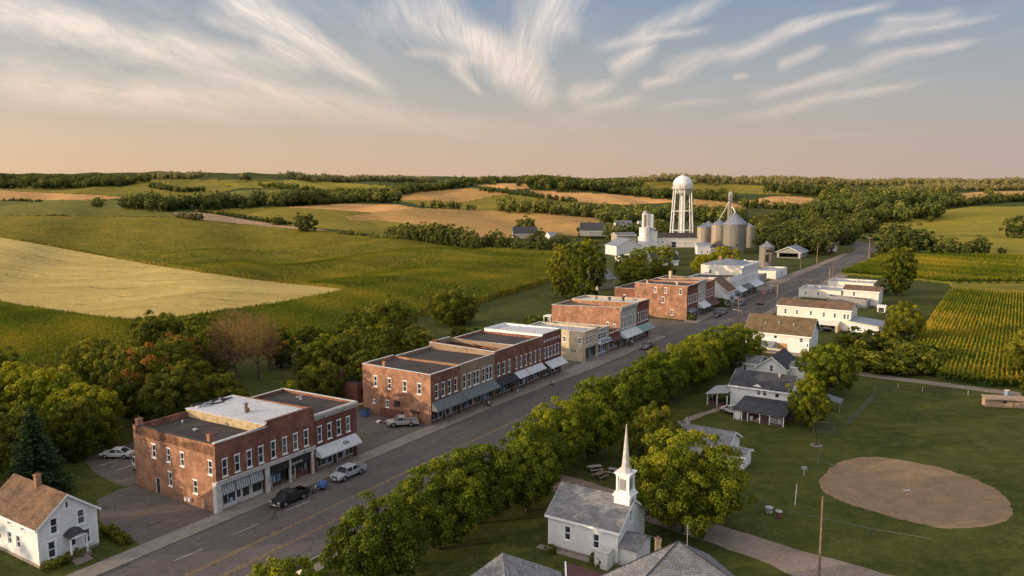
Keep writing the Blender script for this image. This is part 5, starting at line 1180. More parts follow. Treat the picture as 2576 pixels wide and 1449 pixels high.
sheet('base_plate', [(51.0, 99.0), (51.9, 99.0), (51.9, 99.5), (51.0, 99.5)], 0.02, 'white_line', world=True)
sheet('dirt_path', [(118.5, -25), (121, -25), (116, -36), (112, -36)], 0.009, 'gravel', jit=0.2)
sheet('dirt_path', [(62, -33.6), (66, -33.2), (84, -38.2), (82, -39)], 0.009, 'gravel', jit=0.25)
sheet('garden_lawn', [(238, 2.8), (300, 4.0), (410, 3.0), (410, 30), (238, 30)], 0.006, 'f_lawn' if 'f_lawn' in M else 'meadow')
M['patch'] = m_asphalt('patch', (0.07, 0.066, 0.068), (0.085, 0.08, 0.08), 0.2, 0.1)
for s, t, l, w_ in ((51.5, -4.2, 4.2, 1.1), (63.5, -4.1, 3.0, 0.8), (128, -8, 9, 3.0), (150, -12.6, 12, 2.2), (24, -6.6, 5, 1.3), (6.5, -15.8, 8, 1.2), (95, -9.0, 6, 2.0)):
    sheet('road_patch', [(s, t), (s+l*0.5, t-w_*0.1), (s+l, t+0.05), (s+l*0.96, t-w_), (s+l*0.4, t-w_*0.92), (s+0.1, t-w_*0.8)], 0.0165, 'patch', jit=0.08, step=0.6)
def stripe(name, s0, s1, t0, w_, mat, t1=None):
    t1 = t0 if t1 is None else t1; n = max(1, int((s1-s0)/8)); mb = MB()
    for i in range(n):
        f0, f1 = i/n, (i+1)/n; a = s0+(s1-s0)*f0; b = s0+(s1-s0)*f1; ta = t0+(t1-t0)*f0; tb = t0+(t1-t0)*f1
        mb.poly([(*W(a, ta-w_), 0.021), (*W(b, tb-w_), 0.021), (*W(b, tb), 0.021), (*W(a, ta), 0.021)], mat)
    o = mb.build(name); tag(o, kind='structure')
M['yellow_faded'] = m_plain('yellow_faded', (0.26, 0.19, 0.09), 0.8, 0.5, 2.0)
for t in (-9.6, -9.95): stripe('centre_line', -40, 120, t-0.2, 0.13, 'yellow', t-0.5)
for t in (-9.9, -10.3): stripe('centre_line', 120, 408, t-0.2, 0.14, 'yellow_faded', t+0.6)
for t in (-13.2, -13.55): stripe('centre_line', -40, 24, t, 0.13, 'yellow', t+0.2)
for s in (-9, -1.5, 6.5): stripe('parking_mark', s-1.3, s+2.2, -6.2, 0.10, 'white_line', -6.4)
for s, t in ((3.0, 24.2), (3.0, 28.0)): stripe('parking_mark', s-1.5, s+5, t, 0.14, 'white_line', t+0.6)

# ================================================================ west side of the street
def rep(x0, n, dx, w_, z0, z1): return [(x0+i*dx, x0+i*dx+w_, z0, z1) for i in range(n)]
# --- near brick block with two roof levels
A = thing('brick_shop_block', 'red brick corner block with a white membrane on its higher roof and a striped awning', 'building', 0.0, 0.0)
upA = rep(0.95, 4, 1.83, 0.80, 4.35, 6.5) + rep(8.45, 4, 1.87, 0.80, 4.4, 6.6)
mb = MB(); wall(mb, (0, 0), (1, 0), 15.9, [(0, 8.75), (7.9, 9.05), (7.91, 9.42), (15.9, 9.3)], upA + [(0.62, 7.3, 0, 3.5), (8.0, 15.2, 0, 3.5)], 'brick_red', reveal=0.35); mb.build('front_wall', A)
for o in upA: window(A, (0, 0), (1, 0), o)
DA = 16.6; lA = [(DA-t1, DA-t0, z0, z1) for t0, t1, z0, z1 in ((11.9, 12.7, 4.75, 6.5), (8.9, 9.6, 4.75, 6.5), (6.1, 6.85, 4.75, 6.5), (0.65, 1.4, 4.75, 6.5), (8.8, 9.5, 1.6, 3.4), (3.7, 4.5, 1.7, 3.4))]; dA = (DA-12.3, DA-11.4, 0.1, 2.15)
mb = MB(); wall(mb, (0, DA), (0, -1), DA, [(0, 8.35), (DA*0.5, 8.4), (DA, 8.7)], lA+[dA], 'brick_orange'); mb.build('wall', A)
for o in lA: window(A, (0, DA), (0, -1), o)
door(A, (0, DA), (0, -1), dA, 'paint_dark', False)
mb = MB(); wall(mb, (15.9, DA), (-1, 0), 15.9, [(0, 8.7), (7.9, 8.7), (7.91, 8.3), (15.9, 8.3)], rep(1.5, 4, 3.4, 0.8, 4.6, 6.2), 'brick_red'); mb.build('wall', A)
for o in rep(1.5, 4, 3.4, 0.8, 4.6, 6.2): window(A, (15.9, DA), (-1, 0), o)
mb = MB(); wall(mb, (15.9, 0), (0, 1), DA, [(0, 9.3), (DA, 8.75)], [], 'brick_red'); mb.build('wall', A)
mb = MB(); mb.hexa([(7.9, 0.3, 7.5), (8.15, 0.3, 7.5), (8.15, DA-0.1, 7.2), (7.9, DA-0.1, 7.2), (7.9, 0.3, 9.0), (8.15, 0.3, 9.0), (8.15, DA-0.1, 8.62), (7.9, DA-0.1, 8.62)], 'stucco_stain'); mb.build('party_wall', A)
mb = MB(); mb.box(0, 0.3, 0.3, DA-0.3, 7.2, 8.34, 'brick_orange'); mb.box(0.0, 15.9, 0.155, 0.35, 7.4, 8.7, 'brick_red'); mb.box(8.15, 15.9, 0.155, 0.35, 8.7, 9.27, 'brick_red'); mb.box(0.3, 7.9, DA-0.35, DA-0.16, 7.1, 8.28, 'brick_red'); mb.build('parapet', A)
mb = MB(); mb.box(-0.06, 7.9, -0.10, 0.40, 8.752, 8.90, 'paint_offwhite'); mb.box(7.9, 15.96, -0.10, 0.40, 9.422, 9.52, 'brick_dark'); mb.hexa([(-0.05, 0.4, 8.68), (0.35, 0.4, 8.68), (0.35, DA+.05, 8.36), (-0.05, DA+.05, 8.36), (-0.05, 0.4, 8.76), (0.35, 0.4, 8.76), (0.35, DA+.05, 8.44), (-0.05, DA+.05, 8.44)], 'roof_tar'); mb.build('coping', A)
mb = MB(); mb.poly([(0.3, 0.35, 7.75), (7.9, 0.35, 7.75), (7.9, DA-0.3, 7.5), (0.3, DA-0.3, 7.5)], 'roof_tarbrown'); rA = mb.build('roof', A)
chimney(rA, 0.35, DA-0.9, 7.4, 1.75, 0.7, 0.6, 'brick_orange'); chimney(rA, 0.6, 1.5, 7.4, 2.1, 0.65, 0.55, 'brick_orange')
mb = MB(); mb.slab([(7.85, 0.35, 9.03), (15.85, 0.35, 8.98), (15.85, DA+.1, 8.72), (7.85, DA+.1, 8.66)], 0.1, 'roof_white'); r2 = mb.build('roof', A)
r2['label'] = 'higher roof covered with a white membrane'
vent(r2, 10.4, 7.0, 8.85, 1.3, 0.22, 'wood'); vent(r2, 10.9, 7.4, 8.85, 0.5, 0.3, 'wood', False); vent(rA, 4.2, 9.5, 7.6, 0.25, 0.2); vent(rA, 5.5, 14, 7.55, 0.3, 0.1)
mb = MB(); rg = random.Random(5)   # torn membrane heaped along the back edge
for i in range(16):
    x = 8.4+rg.uniform(0, 5.5); y = DA-2.0+rg.uniform(0, 1.8); a = rg.uniform(-0.5, 0.5); L = rg.uniform(0.8, 2.6)
    mb.hexa([(x, y, 8.7), (x+L*math.cos(a), y+L*math.sin(a), 8.7), (x+L*math.cos(a), y+L*math.sin(a)+0.3, 8.7), (x, y+0.35, 8.7), (x, y+0.05, 8.8+rg.uniform(0.05, 0.35)), (x+L*math.cos(a), y+L*math.sin(a)+0.05, 8.8+rg.uniform(0, 0.2)), (x+L*math.cos(a), y+L*math.sin(a)+0.25, 8.85), (x, y+0.3, 8.95)], rg.choice(['roof_tar', 'roof_white', 'roof_silver', 'paint_dark']))
tr_ = mb.build('torn_membrane', r2)
mb = MB(); mb.box(-0.08, 15.95, -0.16, -0.002, 3.5, 3.92, 'paint_offwhite'); mb.box(-0.1, 15.97, -0.24, -0.002, 3.92, 4.02, 'paint_offwhite'); mb.build('storefront_band', A)
def one(par, nm, *boxes):
    for bx in boxes: mb = MB(); mb.box(*bx); mb.build(nm, par)
for a, b in ((-0.04, 0.62), (7.3, 8.0), (15.2, 15.62)): one(A, 'pier', (a, b, -0.14, -0.002, 0.0, 3.5, 'paint_offwhite'))
one(A, 'pier', (11.45, 11.75, 0.05, 0.3, 0.0, 3.5, 'paint_offwhite')); one(A, 'corner_pier', (-0.14, -0.042, -0.13, 0.6, 0, 3.9, 'paint_offwhite'))
shopfront(A, 0.7, 7.25, 3.45, 0.55, doorx=3.6, kick='paint_offwhite', mull=1.4, dmat='paint_offwhite')
for k in range(3):
    mb = MB(); a = 0.75+k*2.17; mb.poly([(a, 0.02, 2.15), (a+2.05, 0.02, 2.15), (a+2.05, 0.28, 3.45), (a, 0.28, 3.45)], 'awning_stripe'); mb.poly([(a, 0.03, 1.98), (a+2.05, 0.03, 1.98), (a+2.05, 0.02, 2.15), (a, 0.02, 2.15)], 'awning_stripe'); mb.build('awning', A)
mb = MB(); mb.box(8.02, 11.43, 0.12, 0.33, 2.25, 3.48, 'paint_dark'); mb.box(11.77, 15.18, 0.12, 0.33, 2.25, 3.48, 'paint_dark'); sp = mb.build('sign_panel', A)
text_on(sp, 'WOODSTIM', 12.6, 0.11, 2.40, 0.42, 'paint_offwhite'); text_on(A, 'J Wal', 13.9, -0.165, 3.6, 0.24, 'paint_dark', name='lettering')
shopfront(A, 8.05, 11.4, 2.3, 0.9, doorx=8.7, kick='paint_brown', frame='paint_brown', dmat='paint_offwhite'); shopfront(A, 11.8, 15.15, 2.3, 0.7, doorx=12.5, kick='brick_dark', kh=0.75, frame='paint_brown', dmat='plywood')
mb = MB(); mb.poly([(0.6, 1.4, 0.14), (15.3, 1.4, 0.14), (15.3, 1.4, 3.5), (0.6, 1.4, 3.5)], 'interior'); mb.poly([(0.5, 0, 0.14), (15.3, 0, 0.14), (15.3, 1.5, 0.14), (0.5, 1.5, 0.14)], 'sidewalk'); mb.build('shop_interior', A)
mb = MB(); mb.cyl((-0.12, 2.2, 0.05), (-0.12, 2.2, 1.5), 0.05, 0.05, 6, 'galv'); mb.build('drain_pipe', A); one(A, 'utility_meter', (-0.3, -0.02, 4.9, 5.4, 0.5, 0.95, 'paint_offwhite'), (-0.35, -0.02, 5.6, 6.0, 0.45, 0.9, 'paint_offwhite'))
def inner_shop(b, x0, x1, h=3.5):
    mb = MB(); mb.poly([(x0, 1.5, 0.14), (x1, 1.5, 0.14), (x1, 1.5, h), (x0, 1.5, h)], 'interior'); mb.poly([(x0, 0.0, 0.14), (x1, 0.0, 0.14), (x1, 1.5, 0.14), (x0, 1.5, 0.14)], 'sidewalk'); mb.build('shop_interior', b)
def shop(name, label, s0, s1, D_, hf, hb, upper, front, side='brick_red', roof='roof_tar', ops_left=(), left=True, right=False, aw=None, gh=3.3, door_at=None, kick='brick_red', frame='paint_offwhite', cor=None, zr=None, cop='paint_offwhite', wins='brick', band=None, dmat='paint_dark', lettering=None, margin=0.35, mull=1.25, opsb=()):
    Wd = s1-s0; ops = {'front': [(a-s0, b-s0, c, e) for a, b, c, e in upper], 'front_hole': [(margin, Wd-margin, 0, gh)], 'left': list(ops_left), 'back': list(opsb)}
    b, r = flat_block(name, label, s0, 0.0, Wd, D_, hf, hb, front, side, roof, ops, cop=cop, zr=zr, left=left, right=right, wins=wins)
    shopfront(b, margin+0.02, Wd-margin-0.02, gh-0.05, 0.45, doorx=door_at, kick=kick, frame=frame, mull=mull, dmat=dmat); inner_shop(b, 0.1, Wd-0.1, gh)
    if aw: awning(b, *aw)
    if cor: cornice(b, 0.0, Wd, hf, *cor)
    if band: mb = MB(); mb.box(-0.02, Wd+0.02, -0.10, -0.002, gh+0.02, gh+0.34, band); mb.build('storefront_band', b)
    return b, r
B, rB = shop('brick_shop', 'red brick shop with worn grey cornice and wide white awning reading Ellis', 15.95, 24.2, 15.3, 8.25, 8.0, rep(16.55, 4, 1.83, 0.8, 4.25, 6.4), 'brick_dark', 'brick_red', 'roof_tarbrown', left=False, right=True, aw=(0.05, 7.9, 3.65, 2.55, 1.35, 'awning_white', 0.2, True), gh=3.1, kick='brick_tan', cor=(0.75, 0.35, 'stone_grey', 0.0), zr=7.95)
text_on(B, 'Ellis', 5.2, -0.95, 2.93, 0.8, 'paint_dark', tilt=0.70, name='lettering', shear=0.3)
vent(rB, 6.0, 9, 7.4, 0.4); vent(rB, 3.0, 5.0, 7.4, 0.3, 0.1)
mb = MB(); rg = random.Random(8)
for i in range(5): x = 6.3+rg.uniform(0, 1); y = 9.5+rg.uniform(-0.5, 1); mb.box(x, x+rg.uniform(0.4, 1.2), y, y+0.15, 7.45, 7.6+rg.uniform(0, 0.3), rg.choice(['roof_white', 'paint_dark', 'galv']))
mb.build('scrap', rB)
lC = [(15-t1, 15-t0, z0, z1) for t0, t1, z0, z1 in ((11.7, 12.4, 5.0, 6.8), (8.5, 9.25, 5.0, 6.8), (5.1, 5.9, 5.0, 6.8), (2.0, 2.8, 5.0, 6.8), (9.1, 9.8, 1.7, 2.85), (12.2, 12.7, 2.0, 2.6))]
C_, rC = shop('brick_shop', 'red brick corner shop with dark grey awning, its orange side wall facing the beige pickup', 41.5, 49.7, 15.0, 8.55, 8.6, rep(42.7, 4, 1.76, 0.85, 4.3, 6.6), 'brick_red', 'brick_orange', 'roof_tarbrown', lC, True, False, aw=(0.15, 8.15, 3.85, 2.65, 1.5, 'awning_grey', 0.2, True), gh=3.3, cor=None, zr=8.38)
chimney(rC, 0.6, 10.4, 7.7, 1.6, 0.6, 0.5, 'brick_orange'); vent(rC, 6.5, 9, 7.8, 0.25); vent(rC, 3.0, 4.5, 7.8, 0.3, 0.1)
one(C_, 'wall_plinth', (-0.35, -0.005, 5.9, 10.9, 0.1, 1.55, 'brick_dark')); one(C_, 'vent_grille', (-0.10, -0.004, 6.6, 7.8, 2.2, 3.2, 'paint_dark')); mb = MB(); mb.box(-0.5, -0.01, 2.3, 4.4, 1.9, 2.02, 'paint_dark'); mb.box(-0.5, -0.42, 2.3, 2.4, 0.0, 1.9, 'paint_dark'); mb.build('stair_rail', C_); mb = MB(); mb.cyl((-0.1, 0.35, 0), (-0.1, 0.35, 3.2), 0.06, 0.06, 6, 'galv'); mb.build('drain_pipe', C_)
D_, rD = shop('tan_brick_shop', 'tan brick shop with paired windows and a long dark grey awning', 49.75, 60.35, 15.0, 8.65, 8.35, [(50.5, 51.35, 4.2, 6.6), (52.05, 52.9, 4.2, 6.6), (53.6, 54.45, 4.2, 6.6), (54.6, 55.45, 4.2, 6.6), (56.4, 57.2, 4.2, 6.6), (57.7, 58.55, 4.2, 6.6), (58.7, 59.55, 4.2, 6.6)], 'brick_tan', 'brick_tan', 'roof_tarbrown', left=False, aw=(0.05, 10.5, 3.8, 2.7, 1.5, 'awning_grey', 0.2, True), gh=3.3, kick='brick_red', zr=8.2, door_at=7.3)
vent(rD, 3, 7, 7.6, 0.3)
E_, rE = shop('brick_shop', 'narrow red brick shop with black awning lettered in white, right of the tan brick shop', 60.4, 66.9, 15.2, 8.95, 9.1, rep(61.3, 3, 1.8, 0.85, 4.2, 6.5), 'brick_red', 'brick_tan', 'roof_tar', left=True, aw=(0.1, 6.4, 3.7, 2.75, 1.45, 'awning_navy', 0.2, True), gh=3.3, zr=7.7)
text_on(E_, 'WESTARN', 2.4, -0.97, 3.02, 0.55, 'paint_white', tilt=0.60); chimney(rE, 0.5, 14.0, 7.6, 1.9, 0.7, 1.0, 'brick_red', False)
F_, rF = shop('brick_shop', 'red brick shop with six upper windows and white sign awning marked EE', 66.95, 77.65, 15.0, 9.0, 8.7, rep(67.45, 6, 1.76, 0.72, 4.3, 6.5), 'brick_red', 'brick_red', 'roof_tar', left=True, aw=(0.1, 10.4, 3.7, 2.7, 1.3, 'awning_white', 0.1, True), gh=3.3, zr=8.4, kick='brick_dark')
text_on(F_, 'EE', 7.6, -0.72, 2.95, 0.95, 'paint_dark', tilt=0.66)
mb = MB(); mb.box(3.95, 4.05, -1.32, -1.28, 2.6, 2.75, 'paint_dark'); mb.poly([(3.95, -1.31, 2.72), (4.1, -1.31, 2.72), (4.1, -0.06, 3.72), (3.95, -0.06, 3.72)], 'paint_dark'); mb.poly([(6.6, -1.12, 2.84), (8.4, -1.12, 2.84), (8.4, -1.07, 2.885), (6.6, -1.07, 2.885)], 'paint_dark'); mb.build('awning_stripe', F_)
vent(rF, 2.5, 9, 7.8, 0.3); vent(rF, 6.5, 6, 7.8, 0.25, 0.1)
G_, rG = shop('dark_brick_shop', 'dark brick end shop with raised white roof, small attic windows and plain white awning', 77.7, 85.5, 14.2, 9.35, 9.2, rep(78.3, 5, 1.38, 0.72, 4.3, 6.4), 'brick_dark', 'paint_white', 'roof_white', left=True, right=True, aw=(0.8, 7.7, 3.5, 2.4, 1.8, 'awning_white', 0.1, False), gh=3.3, zr=9.3, frame='paint_offwhite')
mb = MB()
for k in range(6): mb.box(0.5+k*1.2, 1.2+k*1.2, -0.03, 0.0-0.002, 7.55, 8.1, 'paint_offwhite')
mb.build('attic_panel', G_); vent(rG, 5.0, 8.5, 9.2, 0.3, 0.15); vent(rG, 0.6, 2.2, 9.0, 1.0, 0.12, 'galv', False)
# --- cream stucco shop and its low neighbours
lH = [(15.2-5.5, 15.2-4.8, 4.15, 5.35), (15.2-1.75, 15.2-0.95, 4.1, 5.3)]
H_, rH = shop('stucco_shop', 'cream stucco corner shop with two side windows and a patched silver roof', 96.3, 102.4, 15.2, 6.85, 6.8, rep(97.3, 3, 1.75, 0.7, 3.9, 5.6), 'stucco_cream', 'stucco_cream', 'roof_silver', lH, True, True, gh=3.0, frame='paint_green', kick='paint_green', cor=(0.3, 0.15, 'stucco_stain', 0.0), zr=6.6, band='stone_grey')
vent(rH, 3, 10, 6.5, 0.5); vent(rH, 4.5, 4, 6.5, 0.3, 0.1)
one(H_, 'wall_slot', (-0.06, -0.003, 2.2, 3.8, 2.2, 2.35, 'paint_dark')); mb = MB(); mb.cyl((-0.1, 0.3, 0), (-0.1, 0.3, 6.6), 0.05, 0.05, 6, 'galv'); mb.build('drain_pipe', H_)
H2, rH2 = shop('small_shop', 'small grey and white shop with a blue balcony front, right of the cream stucco shop', 102.45, 108.5, 14.5, 6.35, 6.0, [(103.2, 104.4, 3.9, 5.3), (104.5, 105.7, 3.9, 5.3), (105.8, 107.0, 3.9, 5.3)], 'stone_grey', 'stucco_stain', 'roof_tar', left=False, right=True, gh=2.7, frame='paint_white', kick='paint_blue', zr=6.0, dmat='paint_blue')
mb = MB(); mb.box(0.2, 5.8, -0.9, -0.002, 3.0, 3.18, 'paint_white'); mb.box(0.2, 5.8, -0.92, -0.86, 3.18, 3.8, 'paint_blue'); mb.box(0.2, 0.3, -0.86, -0.002, 3.18, 3.75, 'paint_white'); mb.box(5.7, 5.8, -0.86, -0.002, 3.18, 3.75, 'paint_white'); mb.build('balcony', H2)
vent(rH2, 2, 8, 5.9, 0.5, 0.25, 'paint_white'); vent(rH2, 4, 3, 5.9, 0.4)
H3, rH3 = shop('low_brick_shop', 'single storey maroon brick shop tucked against the tall orange side wall', 108.55, 114.7, 14.0, 4.4, 4.2, [], 'brick_dark', 'brick_red', 'roof_tar', left=False, aw=(0.3, 5.8, 3.3, 2.6, 1.1, 'awning_maroon', 0.2, True), gh=3.0, frame='paint_white', zr=4.0)
# --- tall orange walled block, grey front, and brown neighbour with teal awning
lI = [(19-3.7, 19-3.0, 4.6, 5.9), (19-1.9, 19-1.3, 4.2, 5.6)]
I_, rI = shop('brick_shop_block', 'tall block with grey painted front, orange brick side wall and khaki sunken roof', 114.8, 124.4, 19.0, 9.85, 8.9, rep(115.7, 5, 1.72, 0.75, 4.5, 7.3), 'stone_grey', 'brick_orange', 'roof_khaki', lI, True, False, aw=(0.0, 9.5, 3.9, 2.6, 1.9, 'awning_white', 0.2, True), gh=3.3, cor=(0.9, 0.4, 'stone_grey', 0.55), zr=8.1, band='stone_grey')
chimney(rI, 1.0, 11, 7.8, 1.4, 0.5, 0.5, 'paint_offwhite'); vent(rI, 4.0, 6.5, 7.8, 0.8, 0.3, 'paint_offwhite'); vent(rI, 3.0, 4.5, 7.8, 0.4, 0.25); vent(rI, 6.0, 4.0, 7.8, 0.4, 0.25, 'paint_white')
J_, rJ = shop('brown_brick_shop', 'brown brick shop with teal awning and a bright white roof strip', 124.45, 132.2, 18.5, 9.75, 9.3, rep(125.1, 5, 1.42, 0.7, 4.6, 7.1), 'brick_dark', 'stucco_stain', 'roof_white', left=True, right=True, aw=(0.1, 7.9, 3.8, 2.6, 1.9, 'awning_teal', 0.2, True), gh=3.3, zr=9.2, cor=(0.5, 0.3, 'brick_dark', 0.0))
chimney(rJ, 1.2, 12, 9.0, 1.1, 0.5, 0.5, 'brick_tan'); vent(rJ, 3, 9, 9.1, 0.9, 0.3, 'paint_dark'); vent(rJ, 5, 6, 9.1, 0.9, 0.3, 'paint_dark')
an = thing('stair_annex', 'small white wooden stair porch behind the tall orange walled block', 'porch', 114.6, 19.3); mb = MB(); mb.box(0, 2.4, 0, 2.0, 5.8, 6.0, 'paint_white'); mb.box(0, 2.4, 0, 2.0, 2.9, 3.05, 'paint_white'); mb.box(0, 0.1, 0, 2.0, 3.05, 4.0, 'paint_white'); mb.build('floor', an)
posts(an, [(0.1, 0.1), (2.3, 0.1), (0.1, 1.9), (2.3, 1.9)], 0, 5.8, 0.09, 'paint_white')
# --- far brick group
lK = [(16.4-10.1, 16.4-9.4, 7.5, 8.9), (16.4-6.9, 16.4-6.2, 7.5, 9.0), (16.4-2.4, 16.4-1.6, 7.4, 8.9), (16.4-7.7, 16.4-6.9, 4.6, 6.2), (16.4-4.9, 16.4-4.1, 1.2, 2.6)]
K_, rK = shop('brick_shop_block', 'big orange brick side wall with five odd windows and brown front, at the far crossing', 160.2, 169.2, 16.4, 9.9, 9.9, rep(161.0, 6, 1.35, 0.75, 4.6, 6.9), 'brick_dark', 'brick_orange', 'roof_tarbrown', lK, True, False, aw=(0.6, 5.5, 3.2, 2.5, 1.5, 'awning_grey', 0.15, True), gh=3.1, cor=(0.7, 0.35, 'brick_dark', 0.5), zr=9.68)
chimney(rK, 1.5, 13, 9.2, 1.3, 0.5, 0.5, 'stucco_cream'); chimney(rK, 5.0, 5, 9.2, 1.2, 0.6, 0.6, 'stucco_cream'); vent(rK, 3, 9, 9.2, 0.5)
L_, rL = shop('grey_front_shop', 'narrow pale grey shop front with a light blue awning between two brick fronts', 169.25, 176.3, 16.0, 10.3, 9.6, rep(170.2, 3, 1.9, 0.8, 4.8, 7.0), 'stone_grey', 'brick_orange', 'roof_tar', left=True, right=True, aw=(0.1, 6.9, 3.9, 2.5, 2.0, 'awning_white', 0.15, True), gh=3.2, cor=(0.6, 0.3, 'stone_grey', 0.5))
M_, rM = shop('brick_shop', 'orange brick shop with maroon awning at the end of the far brick group', 176.35, 184.8, 16.0, 9.4, 9.6, rep(177.2, 4, 1.8, 0.8, 4.6, 6.8), 'brick_red', 'brick_orange', 'roof_tar', left=True, right=True, aw=(0.1, 8.2, 3.8, 2.3, 2.2, 'awning_maroon', 0.2, True), gh=3.1)
chimney(rM, 4, 13, 8.9, 2.6, 1.1, 0.8, 'stucco_cream', False); chimney(rM, 1, 9, 8.9, 1.2, 0.7, 0.7, 'brick_orange', False)
rk, _ = flat_block('rear_annex', 'low dark roofed annex behind the far brick group', 166.0, 16.6, 20.0, 9.0, 7.2, 7.0, 'brick_red', 'brick_red', 'roof_tar', {'left': [(3, 3.8, 3.5, 5)]})
# --- small white gabled house on the street and the long white front
N0, _ = gable_house('white_gabled_house', 'small white gabled house with steep dark brown roof squeezed into the far shop row', 191.4, -1.9, 8.3, 9.2, 5.0, 8.7, 'x', 'siding_white', 'shingle_rust', {'left': [(3.6, 4.4, 3.1, 4.7), (4.4, 5.0, 6.6, 7.3), (6.4, 7.2, 0.9, 2.4)], 'front': [(1.5, 2.2, 3.0, 4.5), (3.7, 4.4, 3.0, 4.5), (6, 6.7, 3.0, 4.5), (1.5, 2.2, 0.8, 2.3)]}, over=0.5)
awning(N0, 3.5, 7.8, 3.0, 2.2, 1.8, 'metal_roof', 0.2, False)
mb = MB(); mb.box(-2.2, 0.0, 1.0, 8.5, 2.5, 2.7, 'paint_dark'); mb.build('porch_roof', N0); posts(N0, [(-2.1, 1.2), (-2.1, 8.3), (-2.1, 4.8)], 0, 2.5, 0.08, 'paint_brown')
N_, rN = shop('white_shop', 'long white two storey shop with small slanted awnings, beyond the white gabled house', 200.0, 213.0, 15.0, 8.3, 7.6, rep(201.0, 8, 1.5, 0.7, 4.2, 6.6), 'siding_white', 'siding_cream', 'roof_tar', left=True, aw=(6.0, 12.9, 4.3, 3.0, 2.4, 'awning_white', 0.15, True), gh=3.2, zr=7.8)
awning(N_, 1.0, 5.5, 4.0, 2.9, 1.8, 'awning_grey', 0.15, True)
O_, rO = shop('white_hotel_block', 'tallest cream walled white fronted block with bracketed cornice and pale hipped roof', 213.1, 233.5, 14.5, 11.0, 10.8, rep(214.4, 8, 2.35, 0.95, 7.6, 9.8)+rep(214.4, 8, 2.35, 0.95, 4.6, 6.8), 'siding_white', 'siding_cream', 'roof_silver', [(3, 3.9, 7.8, 9.2)], left=True, right=True, aw=(9.0, 20.4, 4.5, 3.0, 2.6, 'awning_white', 0.15, True), gh=3.4, cor=(0.9, 0.5, 'paint_white', 0.8), zr=10.4, margin=0.5)
mb = MB(); apx = (8.5, 7.2, 12.6)
rg4 = [(0.3, 0.3, 10.9), (16.5, 0.3, 10.9), (16.5, 14.2, 10.75), (0.3, 14.2, 10.75)]
for i in range(4): mb.poly([rg4[i], rg4[(i+1) % 4], apx], 'metal_roof')
mb.build('hipped_roof', O_); chimney(rO, 18.2, 9, 10.3, 2.4, 0.8, 0.8, 'brick_red'); chimney(rO, 14.2, 12, 10.3, 2.2, 1.3, 0.9, 'brick_orange', False); vent(rO, 17.2, 4, 10.3, 1.2, 0.35, 'paint_white')
awning(O_, 0.5, 8.5, 4.4, 3.1, 2.0, 'awning_grey', 0.15, True)
P0, _ = flat_block('shed', 'small dark wooden shed beyond the tallest white block', 246, 2.5, 9, 7, 4.4, 4.0, 'siding_grey', 'siding_grey', 'roof_tar', {'front': [(2, 3, 1.2, 2.4)]})
P1, _ = flat_block('low_white_building', 'low white flat roofed building below the small ruined silo', 272.5, 3.4, 18.5, 8.5, 3.4, 3.2, 'siding_white', 'siding_cream', 'roof_silver', {'front': [(2, 3, 1, 2.3), (5, 6, 1, 2.3), (9, 10.8, 0.1, 2.4), (13, 14, 1, 2.3)], 'left': [(2, 3, 1.0, 2.2)]})
# --- ruined brick outbuilding behind the second lot, van shed
ru = thing('ruined_outbuilding', 'ruined dark red brick outbuilding with broken walls behind the orange corner shop', 'ruin', 44.8, 19.5); mb = MB(); wall(mb, (0, 9), (0, -1), 9, [(0, 4.2), (1.5, 5.2), (1.6, 3.4), (3.5, 3.2), (3.6, 4.9), (5.5, 5.1), (5.6, 3.8), (9, 3.6)], [(4.2, 5.2, 1.8, 3.2), (1.9, 2.8, 0.2, 2.0)], 'brick_dark'); wall(mb, (0, 0), (1, 0), 7, [(0, 3.6), (3, 3.2), (3.1, 4.6), (7, 4.4)], [(1, 2, 1, 2.4)], 'brick_dark'); mb.build('wall', ru)
mb = MB(); mb.slab([(0.4, 0.4, 3.2), (7, 0.4, 4.2), (7, 9, 4.0), (0.4, 9, 3.0)], 0.15, 'roof_tar'); mb.build('roof', ru); chimney(ru, 0.4, 7.8, 0, 6.4, 0.7, 0.7, 'brick_dark', False); chimney(ru, 0.4, 4.4, 0, 5.6, 0.6, 0.6, 'brick_red', False)
mb = MB(); mb.box(0, 7, 8.7, 9.0, 0, 4.0, 'brick_dark'); mb.box(6.8, 7, 0, 9, 0, 4.2, 'brick_dark'); mb.build('wall', ru)
ls = thing('low_wall', 'broken low stone wall between the orange corner shop and the near block', 'wall', 38.5, 16.5); mb = MB(); rg = random.Random(2)
for i in range(10): mb.box(i*0.55, i*0.55+0.57, 0, 0.35, 0, 0.7+rg.uniform(-0.2, 0.5), 'stucco_stain')
mb.build('stonework', ls)

# ================================================================ white house, bottom left
H1, rH1 = gable_house('white_house', 'white clapboard house with brown roof, brick chimney and small front portico at the bottom left', -18.8, 4.0, 6.3, 10.4, 4.5, 7.05, 'y', 'siding_white', 'shingle_rust',
    {'front': [(1.35, 2.1, 3.15, 4.85), (4.2, 5.0, 3.15, 4.8), (0.95, 1.75, 0.65, 2.45), (4.75, 5.45, 0.8, 2.4), (3.0, 3.4, 5.4, 6.2)], 'front_hole': [(3.1, 4.0, 0.45, 2.45)], 'left': [(10.4-6.1, 10.4-5.4, 3.4, 4.2), (10.4-3.3, 10.4-2.6, 3.4, 4.2), (10.4-6.3, 10.4-5.5, 1.2, 2.6), (10.4-4.5, 10.4-3.7, 1.2, 2.6), (10.4-8.6, 10.4-7.8, 1.2, 2.6)]}, wins='side')
door(H1, (0, 0), (1, 0), (3.1, 4.0, 0.45, 2.45), 'paint_white'); chimney(rH1, 2.95, 5.2, 6.0, 2.1, 0.55, 0.55, 'brick_orange')
pt = MB(); xs_ = [2.55+2.0*i/8 for i in range(9)]
